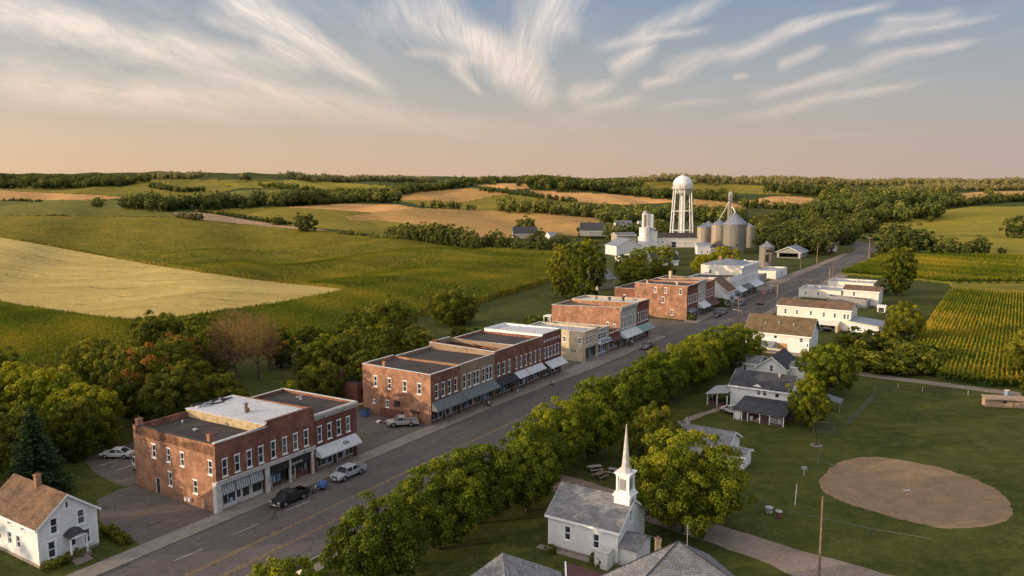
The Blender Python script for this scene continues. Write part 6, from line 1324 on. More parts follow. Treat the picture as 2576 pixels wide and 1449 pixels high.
pt.loft([[(x, yy, 2.55+0.55*math.sin(PI*i/8)**0.8 + dz) for i, x in enumerate(xs_)] + [(x, yy, 2.45+0.55*math.sin(PI*(8-i)/8)**0.8*0.8 + dz) for i, x in enumerate(xs_[::-1])] for yy, dz in ((-1.35, -0.05), (0.0, 0.1))], 'shingle_dark'); pt.build('portico_roof', H1)
mb = MB()
for x in (2.7, 4.4): mb.box(x-0.07, x+0.07, -1.25, -1.1, 0.45, 2.5, 'paint_white')
mb.box(2.6, 4.5, -1.33, -1.12, 2.42, 2.58, 'paint_white'); mb.build('portico_post', H1)
mb = MB(); mb.box(2.4, 4.7, -1.4, -0.045, 0.0, 0.45, 'foundation')
for k in range(4): mb.box(2.5, 4.2, -1.7-0.3*k, -1.4-0.3*k, 0, 0.36-0.09*k, 'sidewalk')
mb.build('steps', H1)

# ================================================================ church
CH, rCH = gable_house('church', 'small white clapboard church with grey shingle roof', 14.0, -46.4, 7.0, 8.3, 3.85, 6.15, 'y', 'siding_white', 'shingle_grey',
    {'front': [(3.1, 3.7, 3.6, 5.0)], 'left': [(2.0, 2.75, 1.35, 2.95), (5.45, 6.2, 1.3, 2.9)]}, wins='side', over=0.3, cat='church')
mb = MB(); mb.box(2.6, 4.4, -0.1, 1.7, 5.0, 6.5, 'paint_white'); mb.box(2.45, 4.55, -0.25, 1.85, 6.5, 6.68, 'paint_white'); mb.box(2.62, 4.38, -0.08, 1.68, 6.68, 6.95, 'paint_white'); mb.box(2.85, 4.15, 0.15, 1.45, 6.95, 8.7, 'siding_white')
mb.box(2.55, 4.45, -0.15, 1.75, 8.95, 9.08, 'paint_white'); mb.box(2.7, 4.3, 0.0, 1.6, 8.7, 8.95, 'paint_white')
for x, y in ((2.85, 0.15), (4.15, 0.15), (2.85, 1.45), (4.15, 1.45)): mb.box(x-0.1, x+0.1, y-0.1, y+0.1, 6.95, 8.7, 'paint_white')
stp = mb.build('steeple', CH)
mb = MB(); mb.poly([(3.12, 0.12, 7.15), (3.88, 0.12, 7.15), (3.88, 0.12, 8.4), (3.12, 0.12, 8.4)], 'siding_grey'); mb.poly([(2.82, 1.18, 7.15), (2.82, 0.42, 7.15), (2.82, 0.42, 8.4), (2.82, 1.18, 8.4)], 'siding_grey'); mb.poly([(4.18, 0.42, 7.15), (4.18, 1.18, 7.15), (4.18, 1.18, 8.4), (4.18, 0.42, 8.4)], 'siding_grey'); mb.build('louvre', stp)
mb = MB(); n8 = 8; cx, cy = 3.5, 0.8
r0 = [(cx+0.88*math.cos(PI/8+k*PI/4), cy+0.88*math.sin(PI/8+k*PI/4), 9.08) for k in range(8)]; r1 = [(cx+0.43*math.cos(PI/8+k*PI/4), cy+0.43*math.sin(PI/8+k*PI/4), 9.6) for k in range(8)]; r2_ = [(cx+0.035*math.cos(PI/8+k*PI/4), cy+0.035*math.sin(PI/8+k*PI/4), 14.3) for k in range(8)]
mb.loft([r0, r1, r2_], 'paint_offwhite'); mb.cyl((cx, cy, 14.3), (cx, cy, 14.75), 0.02, 0.01, 5, 'paint_dark'); mb.build('spire', stp)
mb = MB(); mb.box(0.4, 4.0, -2.0, -0.002, 0, 2.1, 'siding_white'); po = mb.build('porch', CH)
mb = MB(); mb.slab([(0.1, -2.35, 2.15), (2.2, -2.35, 3.05), (2.2, 0, 3.05), (0.1, 0, 2.15)], 0.1, 'shingle_grey'); mb.slab([(2.2, -2.35, 3.05), (4.3, -2.35, 2.15), (4.3, 0, 2.15), (2.2, 0, 3.05)], 0.1, 'shingle_grey'); mb.poly([(0.35, -2.02, 2.1), (4.05, -2.02, 2.1), (2.2, -2.02, 2.9)], 'siding_white'); mb.build('porch_roof', po)
door(po, (0, -2.02), (1, 0), (1.7, 2.6, 0.1, 2.0), 'paint_dark')
mb = MB(); mb.box(-1.5, -0.05, 0.4, 1.9, 0.0, 1.75, 'siding_white'); mb.box(-1.55, -0.04, 0.35, 1.95, 1.75, 1.85, 'paint_offwhite'); mb.build('bulkhead', CH)
mb = MB(); mb.box(-0.9, -0.05, 0.5, 9.3, -0.05, 0.08, 'foundation'); mb.build('path_edge', CH)

# ================================================================ roofs at the bottom edge
BM = thing('grey_roofed_house', 'house with grey hipped shingle roof, chimney and antenna at the bottom edge beside the church', 'house', 15.5, 70.3, world=True)
def pol(a, r, z): return (r*math.cos(math.radians(a)), r*math.sin(math.radians(a)), z)
cs = [pol(190, 10, 3.0), pol(222, 9.4, 3.0), pol(327, 8.6, 3.0), pol(50, 6.5, 3.0)]; ap = (0, 0, 6.7)
mb = MB()
for k in range(4): mb.poly([cs[k], cs[(k+1) % 4], ap], 'shingle_grey')
rBM = mb.build('roof', BM)
mb = MB(); ci = [(x*0.95, y*0.95) for x, y, z in cs]
for k in range(4): a, b = ci[k], ci[(k+1) % 4]; mb.poly([(*a, 0), (*b, 0), (*b, 3.1), (*a, 3.1)], 'siding_white')
mb.build('wall', BM)
mb = MB()
for k in range(4): mb.cyl((cs[k][0]*0.995, cs[k][1]*0.995, cs[k][2]+0.02), (0, 0, 6.72), 0.07, 0.07, 5, 'shingle_dark')
mb.build('ridge_cap', rBM); chimney(rBM, -1.9, -0.1, 5.2, 1.7, 0.5, 0.5, 'brick_tan')
mb = MB(); mb.cyl((0.75, -0.4, 5.9), (0.75, -0.4, 8.6), 0.03, 0.02, 5, 'galv')
for k in range(4): mb.cyl((0.75-0.35+0.07*k, -0.4, 7.6+0.25*k), (0.75+0.35-0.07*k, -0.4, 7.6+0.25*k), 0.015, 0.015, 4, 'galv')
mb.build('antenna', rBM)
BL = thing('grey_roofed_shed', 'low grey shingled shed cut off by the bottom edge, left of the church', 'shed', -0.9, 68.5, world=True)
mb = MB(); mb.poly([(0, 4, 4.5), (0.6, -6, 4.5), (5.6, -6, 2.9), (5.6, 3.2, 3.0)], 'shingle_grey'); mb.poly([(0, 4, 4.5), (-3.4, 1.8, 3.0), (-3.2, -6, 2.9), (0.6, -6, 4.5)], 'shingle_grey'); mb.poly([(0, 4, 4.5), (5.6, 3.2, 3.0), (-3.4, 1.8, 3.0)], 'shingle_grey'); mb.build('roof', BL)
mb = MB(); mb.box(-3.0, 5.2, -6, 1.6, 0, 3.0, 'siding_grey'); mb.build('wall', BL)
RS = thing('rusty_roofed_porch', 'small rusty red porch roof with a white rim, at the bottom edge before the church', 'porch', 6.6, 70.5, world=True)
mb = MB(); mb.slab([(-1.6, -4, 3.0), (2.6, -4, 2.6), (2.2, 1.6, 2.6), (-1.3, 3.0, 3.0)], 0.08, 'awning_maroon'); mb.build('roof', RS); mb = MB(); mb.hexa([(-1.75, -4, 2.85), (-1.6, -4, 2.85), (-1.3, 3.05, 2.85), (-1.45, 3.05, 2.85), (-1.75, -4, 3.1), (-1.6, -4, 3.1), (-1.3, 3.05, 3.1), (-1.45, 3.05, 3.1)], 'paint_white'); mb.build('roof_edge', RS)
posts(RS, [(-1.4, 2.6), (2.0, 1.3)], 0, 2.6, 0.08, 'paint_white')

# ================================================================ east side
WH, rWH = gable_house('white_farmhouse', 'white two storey house with dark shingle roof and a maroon lean-to shed at its front', 79.3, -48.2, 8.2, 10.2, 4.05, 6.0, 'y', 'siding_white', 'shingle_dark',
    {'left': [(4.6, 5.35, 2.75, 3.95), (5.6, 6.35, 2.75, 3.95), (7.7, 8.5, 2.7, 3.6)], 'front': [(2, 2.8, 2.6, 3.8)]}, wins='side', over=0.35)
mb = MB(); mb.poly([(-0.1, 6.3, 4.25), (-0.1, 4.7, 4.25), (-0.1, 5.5, 4.8)], 'paint_white'); mb.poly([(-0.15, 6.4, 4.25), (-0.15, 5.5, 4.9), (1.6, 5.5, 4.9)], 'shingle_dark'); mb.poly([(-0.15, 5.5, 4.9), (-0.15, 4.6, 4.25), (1.6, 5.5, 4.9)], 'shingle_dark'); mb.build('dormer', rWH)
vent(rWH, 3.3, 2.6, 5.6, 0.5, 0.14, 'stucco_cream')
mb = MB(); Wl = 7.3
wall(mb, (-Wl, 7.3), (0, -1), 8.2, [(0, 1.75), (8.2, 1.75)], [(0.3, 1.0, 0.5, 1.3), (2.2, 4.6, 0.15, 1.35), (5.9, 7.9, 0.35, 1.35)], 'siding_maroon', z0=0); wall(mb, (-Wl, -0.9), (1, 0), Wl, [(0, 1.75), (Wl, 2.3)], [], 'siding_maroon'); wall(mb, (0, 7.3), (-1, 0), Wl, [(0, 2.3), (Wl, 1.75)], [], 'siding_maroon')
mb.build('shed_wall', WH); mb = MB(); mb.slab([(-Wl-0.35, -1.2, 1.83), (0.0, -1.2, 2.42), (0.0, 7.6, 2.42), (-Wl-0.35, 7.6, 1.83)], 0.1, 'shingle_dark'); mb.build('shed_roof', WH)
mb = MB(); mb.box(-Wl-0.08, -Wl-0.003, -0.95, 7.35, 1.58, 1.74, 'paint_white')
for y in (-0.95, 1.3, 2.9, 4.9, 5.9, 7.2): mb.box(-Wl-0.07, -Wl-0.004, y, y+0.14, 0.0, 1.58, 'paint_white')
mb.box(-Wl-0.04, -Wl-0.003, 6.3, 7.0, 0.0, 1.56, 'siding_white'); mb.build('shed_trim', WH)
window(WH, (-Wl, 7.3), (0, -1), (0.3, 1.0, 0.5, 1.3), 'side')
mb = MB(); mb.poly([(-Wl+0.9, -0.8, 0), (-Wl+0.9, 7.2, 0), (-Wl+0.9, 7.2, 1.6), (-Wl+0.9, -0.8, 1.6)], 'interior'); rg = random.Random(3)
for i in range(16): y = rg.uniform(-0.6, 5.0); mb.box(-Wl+0.3, -Wl+0.7, y, y+rg.uniform(0.1, 0.5), 0, rg.uniform(0.3, 1.2), rg.choice(['wood', 'paint_offwhite', 'galv', 'paint_brown', 'wood_pale']))
mb.build('stored_clutter', WH)
mb = MB()
for k in range(9): mb.box(-Wl-0.03, -Wl-0.006, -0.55+k*0.22, -0.50+k*0.22, 0.35, 1.35, 'paint_offwhite')
for k in range(4): mb.box(-Wl-0.034, -Wl-0.004, -0.6, 1.4, 0.4+k*0.28, 0.44+k*0.28, 'paint_offwhite')
mb.build('lattice', WH)
PW = thing('screened_porch', 'grey roofed screened porch on the street end of the white farmhouse', 'porch', 78.0, -37.9); mb = MB(); mb.slab([(-0.3, -0.1, 2.9), (5.6, -0.1, 3.1), (5.6, 4.0, 2.3), (-0.3, 4.0, 2.1)], 0.12, 'roof_silver'); mb.build('roof', PW)
mb = MB(); mb.box(0, 5.4, 3.6, 3.72, 0, 0.8, 'siding_maroon'); mb.box(0, 0.12, 0, 3.7, 0, 0.8, 'siding_maroon'); mb.build('rail_wall', PW); posts(PW, [(0.06, 0.1), (0.06, 1.9), (0.06, 3.65), (2.7, 3.65), (5.3, 3.65)], 0, 2.2, 0.07, 'paint_white')
WG, rWG = gable_house('white_gabled_house', 'white gabled house with steep dark slate roof between the farmhouse and the tan roofed barn', 103.6, -41.8, 9.5, 5.8, 2.4, 4.6, 'x', 'siding_white', 'shingle_dark', {'left': [(2.5, 3.2, 1.5, 2.8)]}, over=0.4)
WX, _ = gable_house('side_wing', 'low wing with dull grey shingles on the street side of the white gabled house', 104.3, -35.9, 7.0, 4.2, 2.5, 3.6, 'y', 'siding_white', 'shingle_grey', {'left': [(1.2, 1.9, 0.9, 2.0)]}, over=0.3)
WY, _ = gable_house('side_wing', 'small white lean-to wing behind the white gabled house', 106.0, -45.0, 6.0, 3.1, 2.4, 3.0, 'y', 'siding_white', 'shingle_grey', {}, over=0.2)
BR, rBR = gable_house('white_barn_building', 'white two storey building with broad tan roof and an orange board on its wall', 130.2, -40.4, 9.6, 14.5, 4.75, 7.9, 'y', 'siding_white', 'shingle_brown',
    {'left': [(6.5, 7.3, 3.2, 4.0), (12.4, 13.2, 2.9, 3.95), (14.0, 14.4, 1.9, 2.8)], 'front': [(1.5, 2.2, 1.0, 2.4), (3.4, 4.1, 1.0, 2.4), (5.4, 6.1, 1.0, 2.4), (7.4, 8.1, 1.0, 2.4), (1.5, 2.2, 3.1, 4.3), (4.4, 5.1, 3.1, 4.3)]}, over=0.6)
for y, z, r in ((4, 6.2, 0.14), (7.5, 6.3, 0.2), (10.5, 5.8, 0.14), (12.6, 5.4, 0.12)): vent(rBR, 2.0 if r < 0.2 else 2.6, y, z, 0.55, r)
mb = MB(); mb.box(-0.10, -0.04, 4.9, 7.1, 0.75, 2.3, 'plywood'); mb.build('orange_board', BR); mb = MB(); mb.slab([(-3.2, 7.4, 1.7), (0, 7.4, 2.5), (0, 13.2, 2.5), (-3.2, 13.2, 1.7)], 0.08, 'metal_roof'); mb.build('lean_to_roof', BR)
mb = MB()
for k in range(7): mb.cyl((-1.9, 7.3+k*0.45, 0.1), (-0.4, 7.3+k*0.45, 1.6), 0.025, 0.025, 4, 'galv'); 
for k in range(4): mb.cyl((-1.9+0.5*k, 7.3, 0.1+0.5*k), (-1.9+0.5*k, 10.0, 0.1+0.5*k), 0.025, 0.025, 4, 'galv')
mb.build('rack', BR); mb = MB(); mb.box(-2.0, -0.05, 1.0, 14.0, 0, 0.35, 'foundation'); mb.build('terrace', BR)
W2, rW2 = gable_house('long_cream_building', 'long cream two storey building with low dark roof and six upper windows', 166.5, -43.2, 9.5, 19.2, 5.7, 7.1, 'y', 'siding_cream', 'shingle_rust',
    {'left': [(1.9, 2.6, 3.4, 4.8), (5.0, 5.7, 3.5, 4.8), (8.6, 9.3, 3.5, 4.8), (12.0, 12.7, 3.4, 4.7), (14.8, 15.5, 3.4, 4.7), (17.3, 18.0, 3.3, 4.7), (18.2, 18.8, 3.3, 4.7)], 'front': [(2, 2.8, 3.3, 4.5), (5, 5.8, 3.3, 4.5)]}, over=0.3)
mb = MB(); mb.slab([(-3.4, 2.6, 1.9), (0, 2.6, 2.7), (0, 11.5, 2.7), (-3.4, 11.5, 1.9)], 0.1, 'siding_cream'); mb.build('carport_roof', W2); mb = MB(); mb.box(-0.03, -0.012, 3.2, 9.0, 0.05, 2.2, 'interior'); mb.box(-2.8, -0.03, 2.6, 2.75, 0, 2.0, 'stucco_cream'); mb.box(-3.3, -2.8, 2.6, 3.2, 0, 1.9, 'stucco_cream'); mb.build('carport', W2)
an2, _ = flat_block('shed_annex', 'low annex with slanted grey metal roof at the back of the long cream building', 163.5, -50.6, 8.6, 7.2, 2.7, 3.4, 'siding_white', 'siding_white', 'metal_roof', {'left': [(1.0, 1.7, 0.9, 2.1), (1.9, 2.6, 0.9, 2.1)]}, par=0.05)
mb = MB(); mb.slab([(-0.6, -0.8, 2.75), (9.0, -0.8, 2.75), (9.0, 7.4, 3.6), (-0.6, 7.4, 3.6)], 0.08, 'metal_roof'); mb.build('metal_roof', an2)
W3, rW3 = flat_block('low_cream_building', 'low cream flat roofed building close to the street beyond the long cream one', 226.5, -30.0, 12.0, 13.8, 3.0, 3.0, 'stucco_cream', 'siding_cream', 'roof_silver', {'left': [(2, 2.8, 1, 2.1), (6, 6.8, 1, 2.1)]}, par=0.3)
vent(rW3, 8, 10, 2.7, 0.8, 0.3); vent(rW3, 6, 8, 2.7, 0.6, 0.5, 'paint_offwhite', False)
W4, rW4 = gable_house('cream_house', 'cream two storey house with low dark roof and white end wall, behind a black lean-to', 216.5, -43.0, 9.0, 10.5, 4.9, 6.0, 'y', 'siding_cream', 'shingle_rust', {'left': [(2.8, 3.6, 3.0, 4.4)], 'front': [(2, 2.8, 2.8, 4.1), (4.8, 5.6, 2.8, 4.1)]}, over=0.4)
W5, _ = flat_block('dark_lean_to', 'dark sagging lean-to with black roof before the cream house', 211.5, -40.5, 5.0, 12.0, 2.6, 3.0, 'siding_grey', 'siding_grey', 'roof_tar', par=0.05)
W6, rW6 = flat_block('flat_roofed_store', 'flat building with pale blue grey roof behind the low cream one', 240.5, -38.0, 10.0, 15.0, 4.6, 4.6, 'stucco_cream', 'siding_cream', 'roof_silver', {'left': [(3, 4, 1.5, 2.8)]}, par=0.35)
vent(rW6, 5, 6, 4.2, 1.0, 0.3, 'paint_offwhite'); vent(rW6, 3, 2, 4.2, 0.6, 0.25)
br = thing('brick_ruin', 'low broken orange brick foundation wall at the road side', 'ruin', 252.0, -39.0); mb = MB(); rg = random.Random(9)
for i in range(14): mb.box(0, 0.5, i*1.0, i*1.0+1.02, 0, 1.2+rg.uniform(-0.4, 0.9), 'brick_orange')
for i in range(8): mb.box(i*1.0, i*1.0+1.02, 14.0, 14.5, 0, 1.0+rg.uniform(-0.4, 0.8), 'brick_orange')
mb.box(0.5, 8, 0, 14, 0, 0.25, 'dirt'); mb.build('wall', br)
dk, _ = gable_house('privy_shed', 'tiny open fronted white shed behind the long cream building', 206.0, -46.5, 2.4, 2.2, 1.7, 2.1, 'y', 'siding_white', 'metal_white', {'left_hole': [(0.3, 1.9, 0.1, 1.4)]}, over=0.2, found=False, cat='shed')
GH, rGH = gable_house('grey_roofed_cottage', 'cottage with grey metal roof, mostly hidden behind the big maple', 50.6, -46.4, 6.0, 7.6, 2.3, 3.7, 'y', 'siding_white', 'shingle_grey', {'left': [(1, 1.8, 0.8, 2.0)]}, over=0.4); chimney(rGH, 3.0, 6.9, 3.3, 1.2, 0.5, 0.5, 'stone_grey')
G2, _ = gable_house('shed_wing', 'small wing with white wall at the right of the hidden cottage', 48.8, -49.4, 3.4, 2.7, 2.0, 2.5, 'y', 'siding_white', 'shingle_grey', {}, over=0.3, found=False)
tn = thing('canopy_tent', 'small grey canopy on poles under the large dark maple', 'canopy', 87.0, -54.0); mb = MB(); mb.slab([(-1.5, -1.4, 1.7), (1.5, -1.4, 1.8), (1.5, 1.6, 2.4), (-1.5, 1.6, 2.3)], 0.04, 'awning_grey'); mb.build('canopy', tn); posts(tn, [(-1.4, -1.3), (1.4, -1.3), (1.4, 1.5), (-1.4, 1.5)], 0, 1.65, 0.03, 'galv')
KS = thing('porch_canopy', 'small dark roofed white canopy by the street under the second street tree', 'canopy', -7.2, -20.6); mb = MB(); mb.slab([(-1.3, -1.5, 2.2), (1.3, -1.5, 2.2), (1.3, 0, 2.7), (-1.3, 0, 2.7)], 0.12, 'shingle_dark'); mb.slab([(-1.3, 0, 2.7), (1.3, 0, 2.7), (1.3, 1.5, 2.2), (-1.3, 1.5, 2.2)], 0.12, 'shingle_dark'); mb.build('roof', KS)
mb = MB(); mb.box(-1.2, 1.2, -1.35, 1.35, 0, 0.15, 'sidewalk'); mb.box(-1.2, -1.1, -1.3, 1.3, 0.3, 1.4, 'siding_white'); mb.box(1.1, 1.2, -1.3, 1.3, 0.3, 1.4, 'siding_white'); mb.build('side_panel', KS); posts(KS, [(-1.15, -1.3), (1.15, -1.3), (1.15, 1.3), (-1.15, 1.3)], 0.1, 2.2, 0.06, 'paint_white')
FH, _ = gable_house('farm_pavilion', 'open gabled pavilion with pale posts and blue grey roof, right of the small silo', 368.0, 15.5, 16.0, 11.5, 3.3, 6.0, 'x', 'siding_grey', 'metal_roof', {'left_hole': [(1, 10.5, 0.0, 2.6)]}, over=0.8, trim='paint_white')
F2, _ = gable_house('farmhouse', 'small white farmhouse with red and white roof at the far road end', 410.0, 8.0, 14, 9, 3.0, 5.2, 'y', 'siding_white', 'metal_roof', {'left': [(2, 3, 1, 2.2), (5, 6, 1, 2.2)]})
mb = MB(); mb.box(-0.3, 0.5, -0.5, 0.3, 0, 5.2, 'car_red'); mb.build('side_post', F2)
# ================================================================ houses beyond the shops, left of the street
def vh(name, label, x, y, W_, D_, he, hr, rot, wm, rm, axis='x', ops=None): return gable_house(name, label, x, y, W_, D_, he, hr, axis, wm, rm, ops or {'left': [(1.5, 2.3, 1.0, 2.3)], 'front': [(2, 3, 1.0, 2.3), (5, 6, 1.0, 2.3)]}, over=0.4, rz=rot, world=True)
vh('blue_roofed_house', 'farmhouse with a broad dark blue hipped looking roof at the edge of the corn', 1, 552, 17, 11, 3.6, 8.0, 0.1, 'siding_tan', 'shingle_dark')
vh('white_shed', 'small white shed with a crooked roof right of the blue roofed farmhouse', 26, 548, 7, 6, 2.8, 4.6, 0.5, 'siding_white', 'metal_roof')
vh('grey_roofed_house', 'house with a wide dark slate roof behind the tall poplar', 50, 582, 19, 11, 4, 9.5, -0.1, 'siding_grey', 'shingle_dark')
vh('village_house', 'pale roofed house far behind the white silos', 86, 655, 14, 9, 3.5, 7.5, 0.2, 'siding_white', 'shingle_grey')
vh('village_house', 'house with pale roof seen left of the narrow evergreen', 108, 672, 16, 9, 3.5, 6.5, 0.2, 'siding_cream', 'metal_roof')
vh('white_shed', 'white metal shed with sloping grey roof at the foot of the concrete silos', 56, 425, 15.5, 13, 5.2, 9.0, 0.35, 'metal_white', 'metal_roof', 'y', {'left': [(3, 4, 1, 2)]})
vh('tan_shed', 'tall tan boxy shed behind the white metal shed', 62, 470, 12, 10, 8.0, 9.5, 0.2, 'siding_tan', 'shingle_grey')
vh('mill_building', 'long low mill building with dark roof under the water tower', 82, 478, 33, 12, 6.0, 8.6, 0.02, 'siding_cream', 'roof_tarbrown', 'x', {'front': [(3, 4.2, 3, 4.2), (5.5, 6.7, 3, 4.2), (8, 9.2, 3, 4.2), (14, 17, 0.1, 3.5), (22, 23.2, 2, 3.2)]})
vh('white_shed', 'small white metal shed before the mill building', 101, 432, 7, 6, 5.0, 6.4, 0.0, 'metal_white', 'metal_roof')
vh('grey_shed', 'long weathered grey shed right of the small white one', 107.5, 430, 8, 7, 4.0, 5.4, 0.0, 'siding_grey', 'roof_tarbrown')
vh('low_office', 'low cream building at the near foot of the concrete silos', 72, 405, 14, 7, 3.0, 4.2, 0.3, 'siding_cream', 'roof_silver')
vh('small_barn', 'small grey barn with dark gabled roof and white end wall beside the tall poplar', 31.5, 290, 9.5, 7.5, 4.2, 7.4, 0.75, 'siding_tan', 'shingle_grey', 'x', {'left': [(3, 3.8, 3.5, 4.6)]})
vh('dark_roofed_house', 'low house with black rounded looking roof behind the small trees', 66, 372, 13, 9, 3.0, 5.8, 0.2, 'siding_white', 'shingle_dark')
vh('garage', 'flat grey garage left of the black roofed house', 53, 380, 11, 8, 3.0, 4.0, 0.3, 'siding_white', 'roof_silver')
vh('garage', 'dark garage roof between poplar and orange brick block', 56, 345, 10, 8, 2.8, 4.2, 0.5, 'siding_grey', 'roof_tar')
vh('store_shed', 'low cream store with clutter left of the small barn row', 60, 395, 16, 8, 2.8, 3.6, 0.25, 'stucco_cream', 'roof_silver')
# ================================================================ water tower, silos, elevator
WT = thing('water_tower', 'white water tower with rust stains standing above the village', 'water tower', 110.8, 520.0, world=True)
m, t, o = material('tank_white'); v = posc(t); n = t.noise(t.mapping(v, sc=(1, 1, 0.35)), 0.5, 6, 0.7)
col = t.mix(t.mapr(n, 0.35, 0.7, 0, 0.5), (0.68, 0.68, 0.66), (0.50, 0.48, 0.44)); zz_ = t.sep(v)[2]
band = t.m('MULTIPLY', t.mapr(zz_, 35.3, 35.9), t.mapr(zz_, 38.2, 37.0)); rs_ = t.m('MULTIPLY', band, t.mapr(t.noise(t.mapping(v, sc=(1, 1, 0.6)), 0.42, 5, 0.7), 0.47, 0.56), clamp=True)
col = t.mix(t.m('MULTIPLY', rs_, 0.85), col, (0.28, 0.12, 0.05)); principled(t, o, col, 0.5, spec=0.4); M['tank_white'] = m
mb = MB(); R = 6.4
prof = [(0.5, 30.9), (2.0, 31.1), (3.5, 31.9), (4.6, 33.2), (5.0, 34.9), (R, 34.95), (R+0.02, 36.0), (R, 37.6), (6.2, 38.9), (5.7, 40.2), (4.8, 41.4), (3.6, 42.4), (2.3, 43.1), (1.3, 43.45)]
mb.lathe(prof, 40, 'tank_white'); tank = mb.build('tank', WT, smooth=True)
mb = MB(); mb.lathe([(4.9, 34.7), (7.0, 34.7), (7.0, 34.9), (4.9, 34.9)], 40, 'galv')
for k in range(40): a = 2*PI*k/40; mb.cyl((6.95*math.cos(a), 6.95*math.sin(a), 34.9), (6.95*math.cos(a), 6.95*math.sin(a), 35.9), 0.04, 0.04, 4, 'paint_white')
for z in (35.4, 35.9):
    for k in range(40): a, b = 2*PI*k/40, 2*PI*(k+1)/40; mb.cyl((6.95*math.cos(a), 6.95*math.sin(a), z), (6.95*math.cos(b), 6.95*math.sin(b), z), 0.045, 0.045, 4, 'paint_white', False)
mb.build('catwalk', WT)
mb = MB(); mb.lathe([(1.3, 43.45), (1.5, 43.9), (1.5, 44.2), (0.0, 44.25)], 16, 'stone_grey')
for k in range(12): a = 2*PI*k/12; mb.cyl((1.9*math.cos(a), 1.9*math.sin(a), 43.3), (1.9*math.cos(a), 1.9*math.sin(a), 44.1), 0.04, 0.04, 4, 'galv')
mb.cyl((0, 0, 44.2), (0, 0, 45.4), 0.06, 0.03, 5, 'galv'); mb.build('roof_hatch', WT)
mb = MB(); mb.cyl((0, 0, -1), (0, 0, 30.6), 1.0, 0.9, 16, 'tank_white', False); mb.build('riser_pipe', WT, smooth=True)
LG = []
for k in range(6):
    a = PI/6+k*PI/3; b0 = Vector((8.0*math.cos(a), 8.0*math.sin(a), -1.0)); b1 = Vector((5.9*math.cos(a), 5.9*math.sin(a), 35.0)); LG.append((b0, b1)); mb = MB(); mb.cyl(b0, b1, 0.48, 0.40, 10, 'tank_white', False); mb.build('leg', WT, smooth=True)
def lp(k, z): b0, b1 = LG[k % 6]; return b0.lerp(b1, (z+1.0)/36.0)
mb = MB()
for z in (8.0, 20.5):
    for k in range(6): mb.cyl(lp(k, z), lp(k+1, z), 0.20, 0.20, 6, 'tank_white', False); mb.cyl(lp(k, z), Vector((0.9*math.cos(PI/6+k*PI/3), 0.9*math.sin(PI/6+k*PI/3), z)), 0.07, 0.07, 5, 'tank_white', False)
mb.build('strut_ring', WT); mb = MB()
for z0, z1 in ((0, 8), (8, 20.5), (20.5, 33)):
    for k in range(6): mb.cyl(lp(k, z0), lp(k+1, z1), 0.045, 0.045, 4, 'galv', False); mb.cyl(lp(k+1, z0), lp(k, z1), 0.045, 0.045, 4, 'galv', False)
mb.build('tie_rod', WT)
def bin_(name, label, x, y, r, he, hr, mat='metal_silo', ribs=True, group=None):
    b = thing(name, label, 'silo', x, y, world=True, z=float(hgt(x, y))-0.1, group=group); n = 40; mb = MB()
    k = int(he/1.1); pr = []
    for i in range(k): z = he*i/k; pr += [(r, z), (r, z+he/k-0.10), (r+0.06, z+he/k-0.06), (r+0.06, z+he/k-0.02)]
    pr.append((r, he)); mb.lathe(pr, n, mat); mb.build('shell', b, smooth=False, lathe_uv=r)
    mb = MB(); mb.lathe([(r+0.25, he-0.12), (r*0.16, hr-0.5), (r*0.16, hr), (0.01, hr+0.15)], n, 'metal_roof')
    for i in range(20): a = 2*PI*i/20; c_, s_ = math.cos(a), math.sin(a); mb.cyl(((r+0.25)*c_, (r+0.25)*s_, he-0.08), (r*0.2*c_, r*0.2*s_, hr-0.5), 0.06, 0.04, 4, 'metal_roof', False)
    mb.build('conical_roof', b, lathe_uv=r)
    if ribs:
        mb = MB(); a0 = 4.1
        for sgn in (-0.05, 0.05): mb.cyl(((r+0.2)*math.cos(a0+sgn*3/r), (r+0.2)*math.sin(a0+sgn*3/r), 0), ((r+0.2)*math.cos(a0+sgn*3/r), (r+0.2)*math.sin(a0+sgn*3/r), he), 0.05, 0.05, 4, 'galv')
        for i in range(int(he/0.8)): z = 0.4+i*0.8; mb.cyl(((r+0.2)*math.cos(a0-0.15/r), (r+0.2)*math.sin(a0-0.15/r), z), ((r+0.2)*math.cos(a0+0.15/r), (r+0.2)*math.sin(a0+0.15/r), z), 0.04, 0.04, 4, 'galv')
        mb.build('ladder', b)
    return b
bin_('grain_bin', 'leftmost corrugated grain bin with rounded cap, right of the water tower', 115.8, 480, 4.0, 12.6, 14.8)
bin_('grain_bin', 'second grain bin reached by the slanting spout', 130.2, 500, 4.7, 12.8, 16.4)
bin_('grain_bin', 'pale grain bin tucked behind the two left bins', 126.5, 512, 4.6, 11.5, 14.4)
BG = bin_('grain_bin', 'largest weathered grey grain bin with shiny conical roof and a small hatch', 123.8, 443, 5.95, 16.4, 22.6, 'metal_old')
mb = MB(); a = 4.35; mb.box(-0.5, 0.5, -6.2, -5.95, 4.6, 5.5, 'paint_dark'); mb.build('hatch', BG)
bin_('grain_bin', 'grain bin half hidden behind the largest one', 131.5, 466, 5.8, 15.8, 20.6, 'metal_old')
bin_('grain_bin', 'small pinkish grain bin at the right of the largest one', 143.6, 482, 3.4, 13.0, 14.6)
SS = bin_('small_silo', 'small rusty ruined silo with a torn open side, behind the low white building', 119.6, 372, 3.45, 9.6, 12.0, 'metal_old', True)
mb = MB(); mb.box(-1.4, 1.5, -3.62, -3.3, 7.3, 8.4, 'interior'); mb.box(0.0, 1.1, -3.6, -3.3, 2.6, 7.3, 'brick_tan'); mb.box(-1.6, 0.0, -3.56, -3.3, 2.8, 6.2, 'interior'); mb.build('torn_opening', SS)
